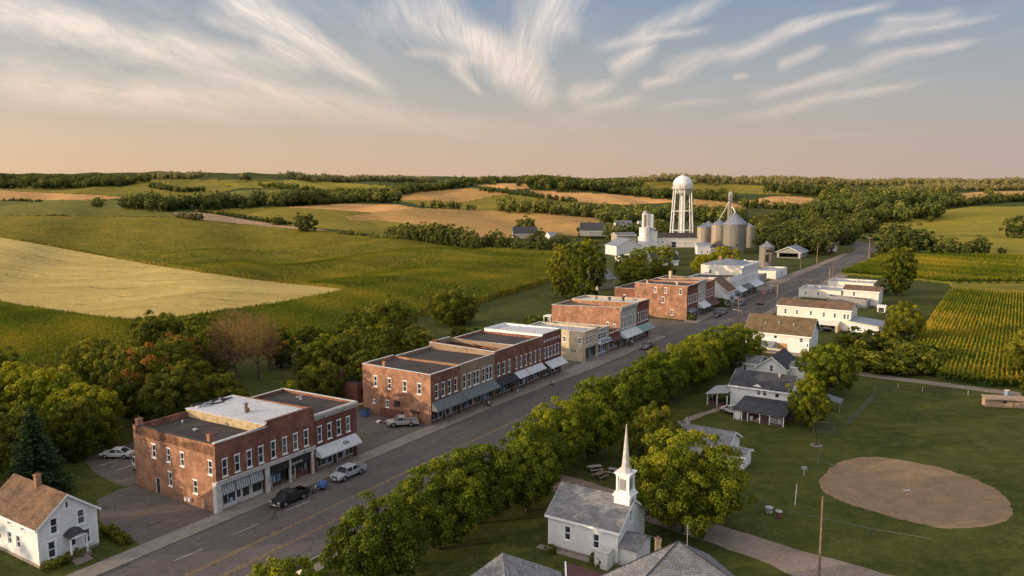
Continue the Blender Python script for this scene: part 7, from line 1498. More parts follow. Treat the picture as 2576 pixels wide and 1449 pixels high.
# bucket elevator leg and spout
EL = thing('grain_elevator_leg', 'lattice bucket elevator leg rising behind the largest grain bin', 'elevator', 124.0, 454.5, world=True); mb = MB(); hh = 33.0
for x in (-0.8, 0.8):
    for y in (-0.8, 0.8): mb.cyl((x*1.3, y*1.3, 0), (x, y, hh), 0.10, 0.09, 5, 'paint_offwhite', False)
for i in range(15):
    z0, z1 = i*2.2, (i+1)*2.2
    for (x0, y0), (x1, y1) in (((-.85, -.85), (.85, -.85)), ((.85, -.85), (.85, .85)), ((.85, .85), (-.85, .85)), ((-.85, .85), (-.85, -.85))): mb.cyl((x0, y0, z0), (x1, y1, z1), 0.05, 0.05, 4, 'galv', False); mb.cyl((x0, y0, z1), (x1, y1, z1), 0.06, 0.06, 4, 'galv', False)
mb.build('lattice_tower', EL); mb = MB(); mb.box(-0.45, -0.1, -0.3, 0.3, 0, hh-1, 'stucco_stain'); mb.box(0.1, 0.45, -0.3, 0.3, 0, hh-1, 'brick_tan'); mb.build('leg_casing', EL)
mb = MB(); mb.box(-1.1, 1.1, -0.9, 0.9, hh-2.6, hh-2.4, 'galv'); mb.loft([[(-0.8, -0.5, hh-1.2), (0.8, -0.5, hh-1.2), (0.8, 0.5, hh-1.2), (-0.8, 0.5, hh-1.2)], [(-0.8, -0.5, hh+0.2), (0.8, -0.5, hh+0.2), (0.8, 0.5, hh+0.2), (-0.8, 0.5, hh+0.2)], [(-0.3, -0.4, hh+0.9), (0.5, -0.4, hh+0.9), (0.5, 0.4, hh+0.9), (-0.3, 0.4, hh+0.9)]], 'paint_offwhite')
for k in range(6): mb.cyl((-1.1+0.44*k, -0.9, hh-2.4), (-1.1+0.44*k, -0.9, hh-1.4), 0.03, 0.03, 4, 'galv')
mb.cyl((-1.1, -0.9, hh-1.4), (1.1, -0.9, hh-1.4), 0.03, 0.03, 4, 'galv'); mb.box(-0.9, 0.9, -0.7, 0.7, hh-5.0, hh-4.9, 'galv'); mb.box(-0.7, -0.2, -0.6, 0.0, hh-4.9, hh-3.6, 'brick_tan'); mb.build('head_house', EL)
sp0 = thing('grain_spout', 'long white slanting spout from the elevator leg down to the second bin', 'spout', 123.5, 453, world=True); mb = MB(); mb.cyl((-0.4, 0, 27.8), (130.6-123.5, 500-453, 16.8), 0.42, 0.42, 8, 'metal_white'); mb.build('pipe', sp0)
sp1 = thing('grain_spout', 'short slanting spout from the elevator leg to the cone of the largest bin', 'spout', 124.2, 452, world=True); mb = MB(); mb.cyl((0.3, -0.6, 25.5), (0.9, -5.4, 22.3), 0.3, 0.3, 8, 'metal_white'); mb.build('pipe', sp1)
# concrete silos
CS = thing('concrete_elevator', 'white stepped concrete grain elevator with a narrow head house, left of the water tower', 'grain elevator', 73.5, 440, world=True)
mb = MB(); mb.lathe([(3.75, 0), (3.75, 8.9), (3.9, 8.95), (3.9, 9.2), (3.1, 9.25), (3.1, 14.4), (3.2, 14.45), (0.01, 14.6)], 32, 'concrete_silo'); mb.build('cylinder', CS, smooth=False)
mb = MB(); mb.lathe([(2.6, 0), (2.6, 14.0), (0.01, 14.1)], 28, 'concrete_silo', c=(3.6, 1.2)); mb.build('cylinder', CS)
mb = MB(); mb.box(4.4, 6.6, -1.6, 1.6, 0, 12.6, 'metal_white'); mb.hexa([(1.9, -2.2, 14.2), (7.0, -2.2, 12.5), (7.0, 2.2, 12.5), (1.9, 2.2, 14.2), (1.9, -2.2, 14.5), (7.0, -2.2, 12.8), (7.0, 2.2, 12.8), (1.9, 2.2, 14.5)], 'metal_roof'); mb.build('side_bin', CS)
mb = MB(); mb.box(-1.4, 1.1, -1.7, 1.7, 14.4, 22.2, 'concrete_silo'); mb.box(1.1, 4.4, -1.2, 2.2, 14.3, 21.8, 'metal_white'); mb.lathe([(1.25, 22.2), (1.25, 22.8), (0.8, 23.5), (0.01, 23.8)], 12, 'stone_grey', c=(0, 0)); mb.box(-0.8, 0.5, -1.75, -1.7, 15.0, 21.6, 'stucco_stain'); mb.build('head_house', CS)
mb = MB()
for i in range(20): mb.box(-0.6, 0.2, -1.86, -1.76, 15.2+i*0.32, 15.26+i*0.32, 'paint_dark')
mb.build('ladder', CS)

# ================================================================ poles
def pole(label, x, y, h, arm=True, world=False, rot=0.0, lamp=False, group=None, lean=(0, 0), r=0.16, mat='wood'):
    o = thing('utility_pole', label, 'utility pole', x, y, world=world, rz=rot, group=group); mb = MB(); mb.cyl((0, 0, -0.3), (lean[0], lean[1], h), r, r*0.62, 8, mat); mb.build('pole', o)
    if arm:
        mb = MB(); mb.box(-0.06+lean[0], 0.06+lean[0], -1.2+lean[1], 1.2+lean[1], h-0.75, h-0.60, mat)
        for yy in (-1.1, -0.5, 0.5, 1.1): mb.cyl((lean[0], yy+lean[1], h-0.6), (lean[0], yy+lean[1], h-0.38), 0.05, 0.03, 6, 'paint_offwhite')
        mb.build('crossarm', o)
    if lamp: mb = MB(); mb.cyl((0, 0, h-0.3), (0, 1.8, h-0.1), 0.05, 0.04, 6, 'galv'); mb.loft([[(-0.16, 1.6, h-0.12), (0.16, 1.6, h-0.12), (0.16, 1.6, h), (-0.16, 1.6, h)], [(-0.14, 2.4, h-0.08), (0.14, 2.4, h-0.08), (0.14, 2.4, h), (-0.14, 2.4, h)]], 'galv'); mb.build('street_lamp_arm', o)
    return o
pole('weathered pole without wires at the bottom right beside the gravel lane', 31.3, 76.4, 8.6, False, True, r=0.14, lean=(-0.05, 0))
pole('leaning dark pole at the wood edge behind the near brick block', -41.5, 148.2, 7.6, True, True, lean=(-0.1, 0), r=0.13, mat='bark')
pole('wooden pole with crossarm rising above the street trees', 159.4, -15.2, 8.2, True, rot=0.2); pole('wooden pole in the street curve left of the tan roofed barn', 186.7, -14.2, 7.4, False); pole('thick pale pole with lamp beside the tan roofed barn', 188.4, -18.4, 8.4, False, lamp=True, r=0.2, mat='wood_pale')
pole('thin pale pole on the lawn side of the far road, nearest of three', 315.1, 3.2, 9.4, False, mat='wood_pale', r=0.15); pole('thin pale pole on the lawn side of the far road, middle of three', 350.3, 3.4, 8.6, False, mat='wood_pale', r=0.15); pole('thin pale pole on the lawn side of the far road, farthest of three', 402.0, 3.4, 7.4, True, mat='wood_pale', r=0.15)
pole('tall pole with lamp arm beside the far road', 383.0, -15.2, 11.6, True, lamp=True, mat='wood_pale', r=0.16); pole('short pole beside the brick ruin at the road', 289.2, -15.6, 7.2, False); pole('short pole by the flat roofed store at the road', 276.9, -16.6, 5.8, False, mat='wood_pale')
pole('slim lamp pole beside the tan roofed barn ridge', 148.0, -19.5, 6.4, False, lamp=True, r=0.10)
bh = thing('basketball_post', 'thin dark post on a small concrete pad beside the ball field fence', 'post', 46.4, 117.0, world=True); mb = MB(); mb.cyl((0, 0, 0), (0, 0, 5.8), 0.05, 0.04, 6, 'paint_dark'); mb.build('post', bh); mb = MB(); mb.cyl((0, 0, -0.02), (0, 0, 0.06), 0.9, 0.9, 12, 'sidewalk'); mb.box(-0.4, 0.5, -0.2, 0.2, 0.06, 0.22, 'paint_brown'); mb.build('pad', bh)

# ================================================================ fences and ball field things
def fence(name, label, P, h=1.1, gap=2.4, mesh=True, pr=0.035, mat='fence_steel', rail=True):
    o = thing(name, label, 'fence', P[0][0], P[0][1], world=True); ox, oy = P[0]; net = MB(); rl = MB()
    for a, b in zip(P[:-1], P[1:]):
        L = math.hypot(b[0]-a[0], b[1]-a[1]); n = max(1, int(L/gap)); ux, uy = (b[0]-a[0])/L, (b[1]-a[1])/L
        for i in range(n):
            x, y = a[0]+ux*L*i/n-ox, a[1]+uy*L*i/n-oy; mb = MB(); mb.cyl((x, y, -0.1), (x, y, h+0.08), pr, pr, 6, mat); mb.build('post', o)
        if rail: rl.cyl((a[0]-ox, a[1]-oy, h), (b[0]-ox, b[1]-oy, h), 0.028, 0.028, 5, mat)
        if mesh:
            m_ = int(L/0.30)
            for i in range(m_):
                x, y = a[0]+ux*L*i/m_-ox, a[1]+uy*L*i/m_-oy
                for sg in (-1, 1):
                    x2, y2 = x+ux*h*0.5*sg, y+uy*h*0.5*sg
                    net.cyl((x, y, 0.02), (x2, y2, h), 0.008, 0.008, 3, mat, False)
    if rail: rl.build('rail', o)
    if mesh: net.build('wire_mesh', o)
    return o
fence('wire_fence', 'sagging wire fence running from the farm road down to the goal frame', [(71.3, 151.8), (66.5, 142.0), (60.5, 134.0), (54.5, 125.5)], 1.2, 2.6)
fence('chain_link_fence', 'dark low fence along the far side of the ball field', [(71.3, 151.8), (80.0, 147.5), (88.0, 144.0), (92.0, 141.5)], 0.7, 4.2, True, 0.04, 'paint_dark')
fence('chain_link_fence', 'wire fence along the gravel lane, left of the steel drums', [(27.0, 95.8), (31.5, 91.8)], 1.3, 1.6, True, 0.035)
fence('rail_fence', 'pipe rail fence along the gravel lane, right of the steel drums', [(33.0, 90.6), (36.5, 88.2), (40.5, 85.6), (46.0, 83.0)], 1.0, 3.6, False, 0.04)
fence('wire_fence', 'short broken wire fence left of the dirt infield', [(44.9, 111.6), (43.4, 108.6), (45.6, 104.8)], 0.8, 1.7, False)
gl = thing('goal_frame', 'rusty mesh goal frame beside the round tree at the shed', 'goal', 48.4, 123.4, world=True); gl.rotation_euler = (0, 0, -0.35); mb = MB()
for a, b in (((0, 0, 0), (0, 0, 1.8)), ((3.0, 0, 0), (3.0, 0, 1.8)), ((0, 0, 1.8), (3.0, 0, 1.8)), ((0, 1.2, 0), (0, 0, 1.8)), ((3.0, 1.2, 0), (3.0, 0, 1.8)), ((0, 1.2, 0), (3.0, 1.2, 0)), ((0, 0, .05), (3.0, 0, .05))): mb.cyl(a, b, 0.035, 0.035, 6, 'fence_steel')
mb.build('frame', gl); mb = MB()
for i in range(18): mb.cyl((0.19*i, 0, 0), (0.19*i, 0, 1.8), 0.006, 0.006, 3, 'fence_steel', False)
for i in range(10): mb.cyl((0, 0, 0.2*i), (3.0, 0, 0.2*i), 0.006, 0.006, 3, 'fence_steel', False)
mb.build('net', gl)
dg_ = thing('dugout', 'low tan wooden dugout box at the far right corner of the ball field', 'dugout', 84.6, 138.0, world=True); dg_.rotation_euler = (0, 0, -0.20); mb = MB(); mb.box(0, 7.5, 0, 1.8, 0, 1.5, 'wood_pale'); mb.build('wall', dg_); mb = MB(); mb.slab([(-0.2, -0.4, 1.5), (7.7, -0.4, 1.5), (7.7, 2.0, 1.75), (-0.2, 2.0, 1.75)], 0.08, 'wood_pale'); mb.build('roof', dg_); mb = MB(); mb.box(2.8, 3.4, -0.03, -0.004, 0.8, 1.2, 'interior'); mb.box(4.4, 4.5, -0.12, -0.004, 0, 1.5, 'wood'); mb.build('opening', dg_)
def drum(label, x, y, r, h, mat, lid='paint_offwhite'):
    o = thing('steel_drum', label, 'drum', x, y, world=True); mb = MB(); mb.lathe([(r, 0), (r, h*0.33), (r+0.03, h*0.34), (r, h*0.36), (r, h*0.66), (r+0.03, h*0.67), (r, h*0.69), (r, h), (r*0.9, h)], 16, mat); mb.build('body', o); mb = MB(); mb.cyl((0, 0, h), (0, 0, h+0.07), r*1.25, r*1.2, 16, lid); mb.build('lid', o)
drum('stout brown drum with a pale round lid on the fence line by the lane', 31.9, 90.6, 0.34, 0.85, 'brick_dark', 'stone_grey'); drum('lower grey drum just behind the lidded one', 31.3, 92.3, 0.4, 0.6, 'galv', 'galv'); drum('blue barrel at the far end of the dugout', 93.0, 145.4, 0.42, 1.0, 'paint_blue')
def smallpost(name, label, x, y, h, top=None, lean=(0, 0)):
    o = thing(name, label, 'post', x, y, world=True); mb = MB(); mb.cyl((0, 0, 0), (lean[0], lean[1], h), 0.05, 0.045, 6, 'paint_offwhite'); mb.build('post', o)
    if top: mb = MB(); mb.box(lean[0]-0.35, lean[0]+0.35, lean[1]-0.12, lean[1]+0.12, h-0.1, h+0.25, top); mb.build('box', o)
smallpost('meter_post', 'post with a blue and white box at the right foot of the big maple', 29.0, 97.5, 1.5, 'paint_blue'); smallpost('meter_post', 'post with a grey box on the grass left of the infield', 40.0, 104.5, 1.0, 'galv')
pipe = thing('fallen_post', 'white post leaning low over the grass between the big maple and the infield', 'post', 35.2, 94.4, world=True); mb = MB(); mb.cyl((0, 0, 0.05), (1.3, 3.2, 1.5), 0.06, 0.05, 6, 'paint_offwhite'); mb.build('post', pipe)
for i, (x, y) in enumerate(((74.8, 150.2), (78.6, 148.3), (85.6, 145.2))): smallpost('marker_post', 'white marker stub on the dark fence line, '+['nearest the corner', 'middle one', 'nearest the dugout'][i], x, y, 0.95)
def bench(label, x, y, rot, mat='stone_grey'):
    o = thing('picnic_table', label, 'picnic table', x, y, world=True); o.rotation_euler = (0, 0, rot); mb = MB(); mb.box(-0.95, 0.95, -0.38, 0.38, 0.70, 0.76, mat); mb.build('tabletop', o)
    for sgn in (-1, 1): mb = MB(); mb.box(-0.95, 0.95, sgn*0.75-0.14, sgn*0.75+0.14, 0.42, 0.47, mat); mb.build('seat', o)
    mb = MB()
    for xx in (-0.7, 0.7):
        for sgn in (-1, 1): mb.hexa([(xx-.04, sgn*.7-.05, 0), (xx+.04, sgn*.7-.05, 0), (xx+.04, sgn*.7+.05, 0), (xx-.04, sgn*.7+.05, 0), (xx-.04, sgn*.2-.05, .7), (xx+.04, sgn*.2-.05, .7), (xx+.04, sgn*.2+.05, .7), (xx-.04, sgn*.2+.05, .7)], 'wood')
        mb.box(xx-.03, xx+.03, -0.8, 0.8, 0.36, 0.42, 'wood')
    mb.build('trestle', o)
bench('pale picnic table under the trees left of the steeple, left one', 11.5, 106.2, 0.3); bench('grey picnic table under the trees left of the steeple, nearer the steeple', 14.2, 105.0, -0.5, 'galv'); bench('brown low table behind the two pale ones', 12.0, 103.6, 0.8, 'wood')
st_ = thing('stepping_stones', 'flat pale stones lying on the lawn left of the big maple', 'stones', 16.0, 101.0, world=True); mb = MB(); rg = random.Random(1)
for i in range(5): x, y = rg.uniform(-2, 1), rg.uniform(-2.5, 1); mb.cyl((x, y, 0.0), (x, y, 0.07), 0.35, 0.3, 7, 'foundation')
mb.build('stone', st_)

# ================================================================ vehicles (built nose towards -x)
def sect(x, hw, zb, zt, rb=0.12, inset=0.0):
    w2 = hw-inset; return [(x, -hw*0.86, zb), (x, -hw, zb+rb), (x, -hw, zt-rb*1.6), (x, -w2*0.93, zt-0.03), (x, -w2*0.70, zt), (x, w2*0.70, zt), (x, w2*0.93, zt-0.03), (x, hw, zt-rb*1.6), (x, hw, zb+rb), (x, hw*0.86, zb)]
def wheels(o, xs, hw, r=0.36, w_=0.24):
    for x in xs:
        for sg in (-1, 1):
            y = sg*(hw-w_*0.5+0.015); mb = MB(); mb.cyl((0, -w_/2, 0), (0, w_/2, 0), r, r, 18, 'tyre'); wo = mb.build('wheel', o, loc=(x, y, r))
            mb = MB(); mb.cyl((0, sg*(w_/2-0.02), 0), (0, sg*(w_/2+0.012), 0), r*0.6, r*0.52, 12, 'chrome'); mb.build('rim', wo)
            mb = MB(); n = 14
            mb.add([(x+(r+0.07)*math.cos(PI*i/n), sg*(hw+0.004), r+(r+0.07)*math.sin(PI*i/n)) for i in range(n+1)]+[(x, sg*(hw+0.004), r-0.08)], [tuple(range(n+2))], 'tyre'); mb.build('wheel_arch', o)
def lights(o, xf, xr, hw, zf, zr_, grille=True):
    for sg in (-1, 1):
        mb = MB(); mb.box(xf-0.025, xf+0.1, sg*hw*0.72-0.16, sg*hw*0.72+0.16, zf-0.08, zf+0.08, 'lamp_glass'); mb.build('headlight', o)
        mb = MB(); mb.box(xr-0.1, xr+0.025, sg*hw*0.84-0.10, sg*hw*0.84+0.10, zr_-0.15, zr_+0.12, 'red_glass'); mb.build('tail_light', o)
    if grille: mb = MB(); mb.box(xf-0.03, xf+0.05, -hw*0.5, hw*0.5, zf-0.10, zf+0.07, 'paint_dark'); mb.build('grille', o)
    mb = MB(); mb.box(xf-0.12, xf+0.06, -hw*0.96, hw*0.96, zf-0.42, zf-0.22, 'chrome'); mb.box(xr-0.06, xr+0.12, -hw*0.96, hw*0.96, zf-0.42, zf-0.22, 'chrome'); mb.build('bumper', o)
    mb = MB(); mb.box(xf-0.135, xf-0.12, -0.16, 0.16, zf-0.38, zf-0.26, 'paint_white'); mb.build('number_plate', o)
def cabin(o, pts, hw, zb, zt, paint, top_in=0.2, pillars=(0.5,)):
    """pts = (x windscreen base, x roof front, x roof back, x rear base)"""
    a, b, c, e = pts; h2 = hw-top_in; mb = MB()
    base = [(a, -hw+0.04, zb), (e, -hw+0.04, zb), (e, hw-0.04, zb), (a, hw-0.04, zb)]; top = [(b, -h2, zt), (c, -h2, zt), (c, h2, zt), (b, h2, zt)]
    mb.add(base+top, [(0, 1, 5, 4), (1, 2, 6, 5), (2, 3, 7, 6), (3, 0, 4, 7)], 'glass_car'); mb.build('window', o)
    mb = MB(); r_ = 0.055
    mb.loft([[(b-0.03, -h2-0.02, zt-0.02), (b-0.03, h2+0.02, zt-0.02), (b+0.05, h2-0.08, zt+0.06), (b+0.05, -h2+0.08, zt+0.06)], [(c+0.03, -h2-0.02, zt-0.02), (c+0.03, h2+0.02, zt-0.02), (c-0.05, h2-0.08, zt+0.06), (c-0.05, -h2+0.08, zt+0.06)]], paint)
    for sg in (-1, 1):
        for xa, xb in ((a, b), (e, c)): mb.cyl((xa, sg*(hw-0.05), zb), (xb, sg*h2, zt), r_, r_, 5, paint, False)
        for f in pillars: mb.cyl((a+(e-a)*f, sg*(hw-0.04), zb), (b+(c-b)*f, sg*h2, zt), r_, r_, 5, paint, False)
    mb.build('roof', o)
    mb = MB()
    for sg in (-1, 1): mb.box(a+0.35, a+0.5, sg*(hw+0.1)-0.1, sg*(hw+0.1)+0.1, zb+0.02, zb+0.18, paint)
    mb.build('mirror', o)
M['glass_car'] = m_glass('glass_car', (0.010, 0.011, 0.013))
def door_lines(o, xs, hw, zb, zt):
    mb = MB()
    for x in xs:
        for sg in (-1, 1): mb.box(x-0.008, x+0.008, sg*hw-0.006, sg*hw+0.006, zb, zt, 'tyre')
    mb.build('door_seam', o)
def pickup(label, s, t, rz, paint, crew=False, L=5.3, world=False):
    o = thing('pickup_truck', label, 'pickup truck', s, t, rz, world=world); hw = 0.93; xf, xr = -L/2, L/2; mb = MB(); ch = 1.0
    cab0 = xf+1.25; cab1 = cab0+(2.35 if crew else 1.75)
    mb.loft([sect(xf, hw*0.90, 0.50, 0.92), sect(xf+0.12, hw*0.97, 0.42, 1.0), sect(xf+0.9, hw, 0.40, 1.10), sect(cab0+0.05, hw, 0.40, 1.14), sect(cab1, hw, 0.40, 1.14)], paint); mb.build('body', o, smooth=False)
    mb = MB(); mb.box(cab1+0.02, xr, -hw, -hw+0.09, 0.48, 1.12, paint); mb.box(cab1+0.02, xr, hw-0.09, hw, 0.48, 1.12, paint); mb.box(cab1+0.02, cab1+0.10, -hw+0.09, hw-0.09, 0.48, 1.12, paint); mb.box(xr-0.08, xr, -hw+0.09, hw-0.09, 0.48, 1.10, paint); mb.box(cab1+0.10, xr-0.08, -hw+0.09, hw-0.09, 0.48, 0.62, 'tyre'); mb.build('cargo_bed', o)
    cabin(o, (cab0-0.15, cab0+0.5, cab1-0.15, cab1-0.02), hw, 1.12, 1.66, paint, 0.17, (0.55,) if crew else (0.8,)); wheels(o, (xf+0.95, xr-1.15), hw, 0.39); lights(o, xf, xr, hw, 0.82, 0.9); door_lines(o, (cab0+0.1, cab0+1.15, cab1-0.05), hw, 0.5, 1.08); return o
def sedan(label, s, t, rz, paint, L=4.6, name='parked_car', world=False, van=False):
    o = thing(name, label, 'car', s, t, rz, world=world); hw = 0.88; xf, xr = -L/2, L/2; mb = MB(); zt = 0.92
    if van: mb.loft([sect(xf, hw*0.9, 0.4, 0.9), sect(xf+0.5, hw, 0.35, 1.1), sect(xf+1.1, hw, 0.33, 1.2), sect(xr-0.1, hw, 0.35, 1.2), sect(xr, hw*0.96, 0.45, 1.15)], paint)
    else: mb.loft([sect(xf, hw*0.84, 0.42, 0.70), sect(xf+0.2, hw*0.95, 0.34, 0.80), sect(xf+1.0, hw, 0.30, 0.90), sect(xf+1.5, hw, 0.30, 0.95), sect(xr-1.1, hw, 0.30, 0.97), sect(xr-0.2, hw*0.95, 0.36, 0.93), sect(xr, hw*0.86, 0.45, 0.86)], paint)
    mb.build('body', o)
    if van: cabin(o, (xf+0.75, xf+1.4, xr-0.25, xr-0.05), hw, 1.18, 1.85, paint, 0.14, (0.35, 0.68))
    else: cabin(o, (xf+1.15, xf+1.85, xr-1.55, xr-0.75), hw, 0.94, 1.40, paint, 0.22, (0.52,))
    wheels(o, (xf+0.82, xr-0.85), hw, 0.33, 0.22); lights(o, xf, xr, hw, 0.68, 0.78); door_lines(o, (xf+1.3, xf+2.3, xf+3.2), hw, 0.4, 0.88); return o
pickup('black pickup truck parked at the kerb before the near brick block', 7.3, -4.55, 0.03, 'car_black', False, 5.1)
pickup('silver crew cab pickup truck parked at the kerb by the white awning', 17.5, -4.7, 0.02, 'car_silver', True, 5.3)
pickup('old beige pickup with a short open bed parked across the second lot', 39.0, 3.9, math.atan2(-3.8, 3.3), 'car_beige', False, 5.0)
sedan('white sedan in the rear lot beside the wood', 5.0, 29.2, -1.05, 'car_white', 4.6); sedan('white van nosing out behind the orange side wall of the near block', 3.6, 20.6, 1.3, 'car_white', 4.4, 'parked_van', van=True)
pickup('dark grey pickup truck parked below the white and teal awnings', 118.0, -5.7, 0.05, 'car_grey', False, 5.2); sedan('black estate car at the kerb before the orange brick block crossing', 171.5, -5.4, 0.02, 'car_black', 4.8); sedan('dark car with pale roof just behind the black estate car', 177.4, -5.3, 0.05, 'car_grey', 4.5)
sedan('teal blue sedan parked beyond the white gabled house', 197.0, -4.9, 0.0, 'car_blue', 4.9); sedan('bright red car parked at the far kerb', 226.0, -4.6, 0.3, 'car_red', 4.2); sedan('dark grey car just beyond the red one', 231.0, -5.4, 0.1, 'car_grey', 4.6)
sedan('white van with dark windows on the lawn behind the flat dark roofs', 90.5, 41.0, 1.2, 'car_white', 5.0, 'parked_van', van=True); sedan('white car on the grass strip behind the long cream building', 151.5, -47.0, 1.4, 'car_white', 4.4); sedan('dark car under the carport of the long cream building', 164.8, -38.0, 1.57, 'car_black', 4.2)
sedan('small silver car beside the screened porch of the farmhouse', 75.2, -39.6, 1.2, 'car_white', 3.9)
tl = thing('flatbed_trailer', 'low dark flatbed trailer lying in the street near the far poles', 'trailer', 202.4, -9.6, 0.2); mb = MB(); mb.box(-2.2, 2.2, -1.0, 1.0, 0.45, 0.6, 'paint_dark'); mb.box(2.2, 3.4, -0.06, 0.06, 0.42, 0.52, 'galv'); mb.box(-2.2, -1.0, -0.9, 0.9, 0.6, 0.95, 'wood'); mb.build('deck', tl); wheels(tl, (-0.4,), 1.0, 0.32)
def motorbike(name, label, s, t, rz, paint, three=False):
    o = thing(name, label, 'motorcycle', s, t, rz); r = 0.31
    pos = [(-0.72, 0), (0.72, 0)] if not three else [(-0.85, 0), (0.8, -0.5), (0.8, 0.5)]
    for x, y in pos:
        mb = MB(); mb.cyl((0, -0.06, 0), (0, 0.06, 0), r, r, 16, 'tyre'); w_ = mb.build('wheel', o, loc=(x, y, r)); mb = MB(); mb.cyl((0, -0.065, 0), (0, 0.065, 0), r*0.6, r*0.6, 10, 'chrome'); mb.build('rim', w_)
    mb = MB(); mb.loft([[(-0.35, -0.12, 0.62), (-0.35, 0.12, 0.62), (-0.35, 0.10, 0.88), (-0.35, -0.10, 0.88)], [(0.05, -0.16, 0.6), (0.05, 0.16, 0.6), (0.05, 0.13, 0.92), (0.05, -0.13, 0.92)], [(0.25, -0.10, 0.62), (0.25, 0.10, 0.62), (0.25, 0.08, 0.78), (0.25, -0.08, 0.78)]], paint); mb.build('fuel_tank', o)
    mb = MB(); mb.box(0.2, 0.85, -0.13, 0.13, 0.68, 0.78, 'tyre'); mb.build('seat', o); mb = MB(); mb.box(-0.25, 0.25, -0.15, 0.15, 0.28, 0.6, 'chrome'); mb.cyl((0.1, 0.17, 0.3), (0.95, 0.2, 0.32), 0.05, 0.06, 6, 'chrome'); mb.build('engine', o)
    mb = MB(); mb.cyl((-0.72, 0, 0.31), (-0.42, 0, 0.98), 0.04, 0.04, 6, 'chrome'); mb.cyl((-0.40, -0.36, 1.02), (-0.40, 0.36, 1.02), 0.025, 0.025, 6, 'chrome'); mb.cyl((-0.55, 0, 0.85), (-0.45, 0, 0.85), 0.09, 0.09, 8, 'lamp_glass'); mb.build('handlebar', o)
    if three: mb = MB(); mb.loft([[(0.2, -0.62, 0.45), (0.2, 0.62, 0.45), (0.2, 0.55, 0.85), (0.2, -0.55, 0.85)], [(1.3, -0.66, 0.45), (1.3, 0.66, 0.45), (1.3, 0.5, 1.05), (1.3, -0.5, 1.05)]], paint); mb.build('cargo_box', o)
motorbike('cargo_tricycle', 'blue covered motor tricycle parked behind the black pickup truck', 11.6, -5.0, 0.1, 'bike_blue', True); motorbike('motorcycle', 'motorcycle leaning at the kerb before the far end of the middle row', 75.0, -3.9, 0.7, 'car_silver'); motorbike('motorcycle', 'motorcycle parked on the walk below the dark grey striped awning', 56.0, -1.6, 0.9, 'car_white')
# sidewalk clutter
def bin2(label, s, t, mat): o = thing('litter_bin', label, 'litter bin', s, t, z=0.13); mb = MB(); mb.lathe([(0.26, 0), (0.30, 0.8), (0.33, 0.85), (0.28, 0.9)], 14, mat); mb.build('body', o); mb = MB(); mb.lathe([(0.32, 0.86), (0.2, 1.05), (0.01, 1.1)], 14, 'paint_dark'); mb.build('lid', o)
bin2('dark litter bin at the end of the black awning', 66.0, -1.4, 'galv'); bin2('litter bin before the brown corner shop of the far crossing', 162.0, -2.2, 'paint_brown')
dm = thing('waste_container', 'small dark waste container against the orange side wall of the corner shop', 'waste container', 39.8, 13.0); mb = MB(); mb.hexa([(-0.5, -0.6, 0.1), (0.5, -0.6, 0.1), (0.5, 0.6, 0.1), (-0.5, 0.6, 0.1), (-0.6, -0.7, 1.2), (0.6, -0.7, 1.2), (0.6, 0.7, 1.2), (-0.6, 0.7, 1.2)], 'bike_blue'); mb.build('body', dm); mb = MB(); mb.slab([(-0.62, -0.72, 1.28), (0.62, -0.72, 1.28), (0.62, 0.72, 1.36), (-0.62, 0.72, 1.36)], 0.06, 'paint_dark'); mb.build('lid', dm)
rb = thing('rubble_heap', 'small heap of pale rubble and white sacks beside the beige pickup', 'rubble', 39.4, 8.4); mb = MB(); rg = random.Random(4)
for i in range(14): x, y = rg.uniform(-1.2, 0.8), rg.uniform(-1, 1.5); k = rg.uniform(0.12, 0.35); mb.hexa([(x-k, y-k, 0), (x+k, y-k, 0), (x+k, y+k, 0), (x-k, y+k, 0), (x-k*.5, y-k*.6, k), (x+k*.6, y-k*.4, k*1.1), (x+k*.5, y+k*.5, k*.9), (x-k*.6, y+k*.5, k)], rg.choice(['paint_offwhite', 'stucco_stain', 'brick_dark', 'paint_white']))
mb.build('rubble', rb)
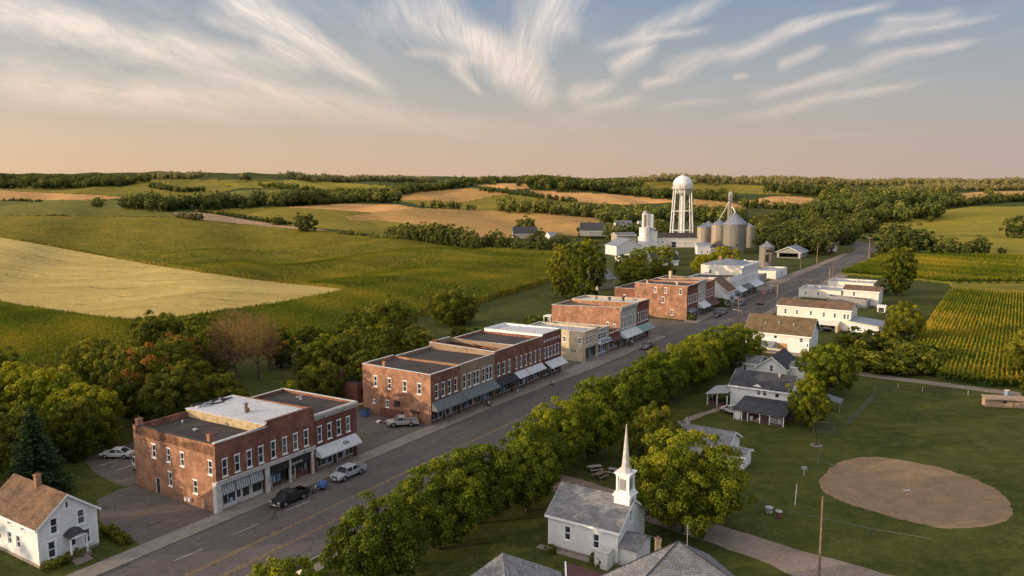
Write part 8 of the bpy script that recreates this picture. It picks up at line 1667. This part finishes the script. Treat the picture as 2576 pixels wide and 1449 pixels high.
# ---------------------------------------------------------------- people on the far walks
def person(label, s, t, rz, top, legs, walk=0.12, z=0.13):
    o = thing('person', label, 'person', s, t, rz, z=z)
    J = {'pel': (0, 0, .95), 'bel': (0, 0, 1.12), 'che': (0, 0.01, 1.35), 'nek': (0, 0, 1.50), 'hd0': (0, -0.01, 1.60), 'hd1': (0, -0.015, 1.72), 'ls': (-.19, 0, 1.42), 'le': (-.25, .03, 1.14), 'lw': (-.26, -.05, .90), 'lh': (-.26, -.07, .82), 'rs': (.19, 0, 1.42), 're': (.25, .03, 1.14), 'rw': (.26, -.06, .90), 'rh': (.26, -.08, .82),
         'lp': (-.10, 0, .90), 'lk': (-.11, -walk, .50), 'la': (-.11, -walk*0.6, .09), 'lt': (-.12, -walk*0.6-.17, .03), 'rp': (.10, 0, .90), 'rk': (.11, walk*0.4, .50), 'ra': (.11, walk*1.4, .10), 'rt': (.12, walk*1.4-.17, .03)}
    Rr = {'pel': .15, 'bel': .135, 'che': .165, 'nek': .06, 'hd0': .085, 'hd1': .10, 'ls': .07, 'le': .048, 'lw': .036, 'lh': .04, 'rs': .07, 're': .048, 'rw': .036, 'rh': .04, 'lp': .10, 'lk': .065, 'la': .045, 'lt': .035, 'rp': .10, 'rk': .065, 'ra': .045, 'rt': .035}
    E = [('pel', 'bel'), ('bel', 'che'), ('che', 'nek'), ('nek', 'hd0'), ('hd0', 'hd1'), ('che', 'ls'), ('ls', 'le'), ('le', 'lw'), ('lw', 'lh'), ('che', 'rs'), ('rs', 're'), ('re', 'rw'), ('rw', 'rh'), ('pel', 'lp'), ('lp', 'lk'), ('lk', 'la'), ('la', 'lt'), ('pel', 'rp'), ('rp', 'rk'), ('rk', 'ra'), ('ra', 'rt')]
    ks = list(J); me = bpy.data.meshes.new('body'); me.from_pydata([J[k] for k in ks], [(ks.index(a), ks.index(b)) for a, b in E], []); ob = link('body', me, o)
    md = ob.modifiers.new('skin', 'SKIN'); sk = me.skin_vertices[0].data
    for i, k in enumerate(ks): sk[i].radius = (Rr[k], Rr[k]*0.85)
    sk[0].use_root = True; sd_ = ob.modifiers.new('sub', 'SUBSURF'); sd_.levels = 1; sd_.render_levels = 1
    dg = bpy.context.evaluated_depsgraph_get(); m2 = bpy.data.meshes.new_from_object(ob.evaluated_get(dg)); ob.modifiers.clear(); ob.data = m2; m2.materials.clear()
    for mm in (M['skin'], M[top], M[legs]): m2.materials.append(mm)
    for p in m2.polygons:
        c = p.center; p.material_index = 0 if (c.z > 1.50 or (abs(c.x) > 0.2 and c.z < 0.93)) else (1 if c.z > 0.93 else 2); p.use_smooth = True
    mb = MB(); mb.lathe([(0.01, 1.84), (0.07, 1.82), (0.105, 1.75), (0.11, 1.68), (0.09, 1.62)], 12, 'paint_brown', c=(0, 0.012)); mb.build('hair', o, smooth=True)
person('person in dark clothes standing before the grey fronted block', 116.2, -1.9, 0.4, 'cloth_dark', 'cloth_dark'); person('person in a light top beside the one in dark clothes', 117.4, -2.0, -0.7, 'cloth_light', 'cloth_dark'); person('person in a pink top walking on the far walk near the red car', 221.5, -1.2, 1.2, 'cloth_pink', 'cloth_light', 0.2)
sg_ = thing('street_sign', 'small white sign post on the walk by the motorcycle', 'sign', 64.0, -2.1, z=0.13); mb = MB(); mb.cyl((0, 0, 0), (0, 0, 1.4), 0.03, 0.03, 6, 'galv'); mb.build('post', sg_)
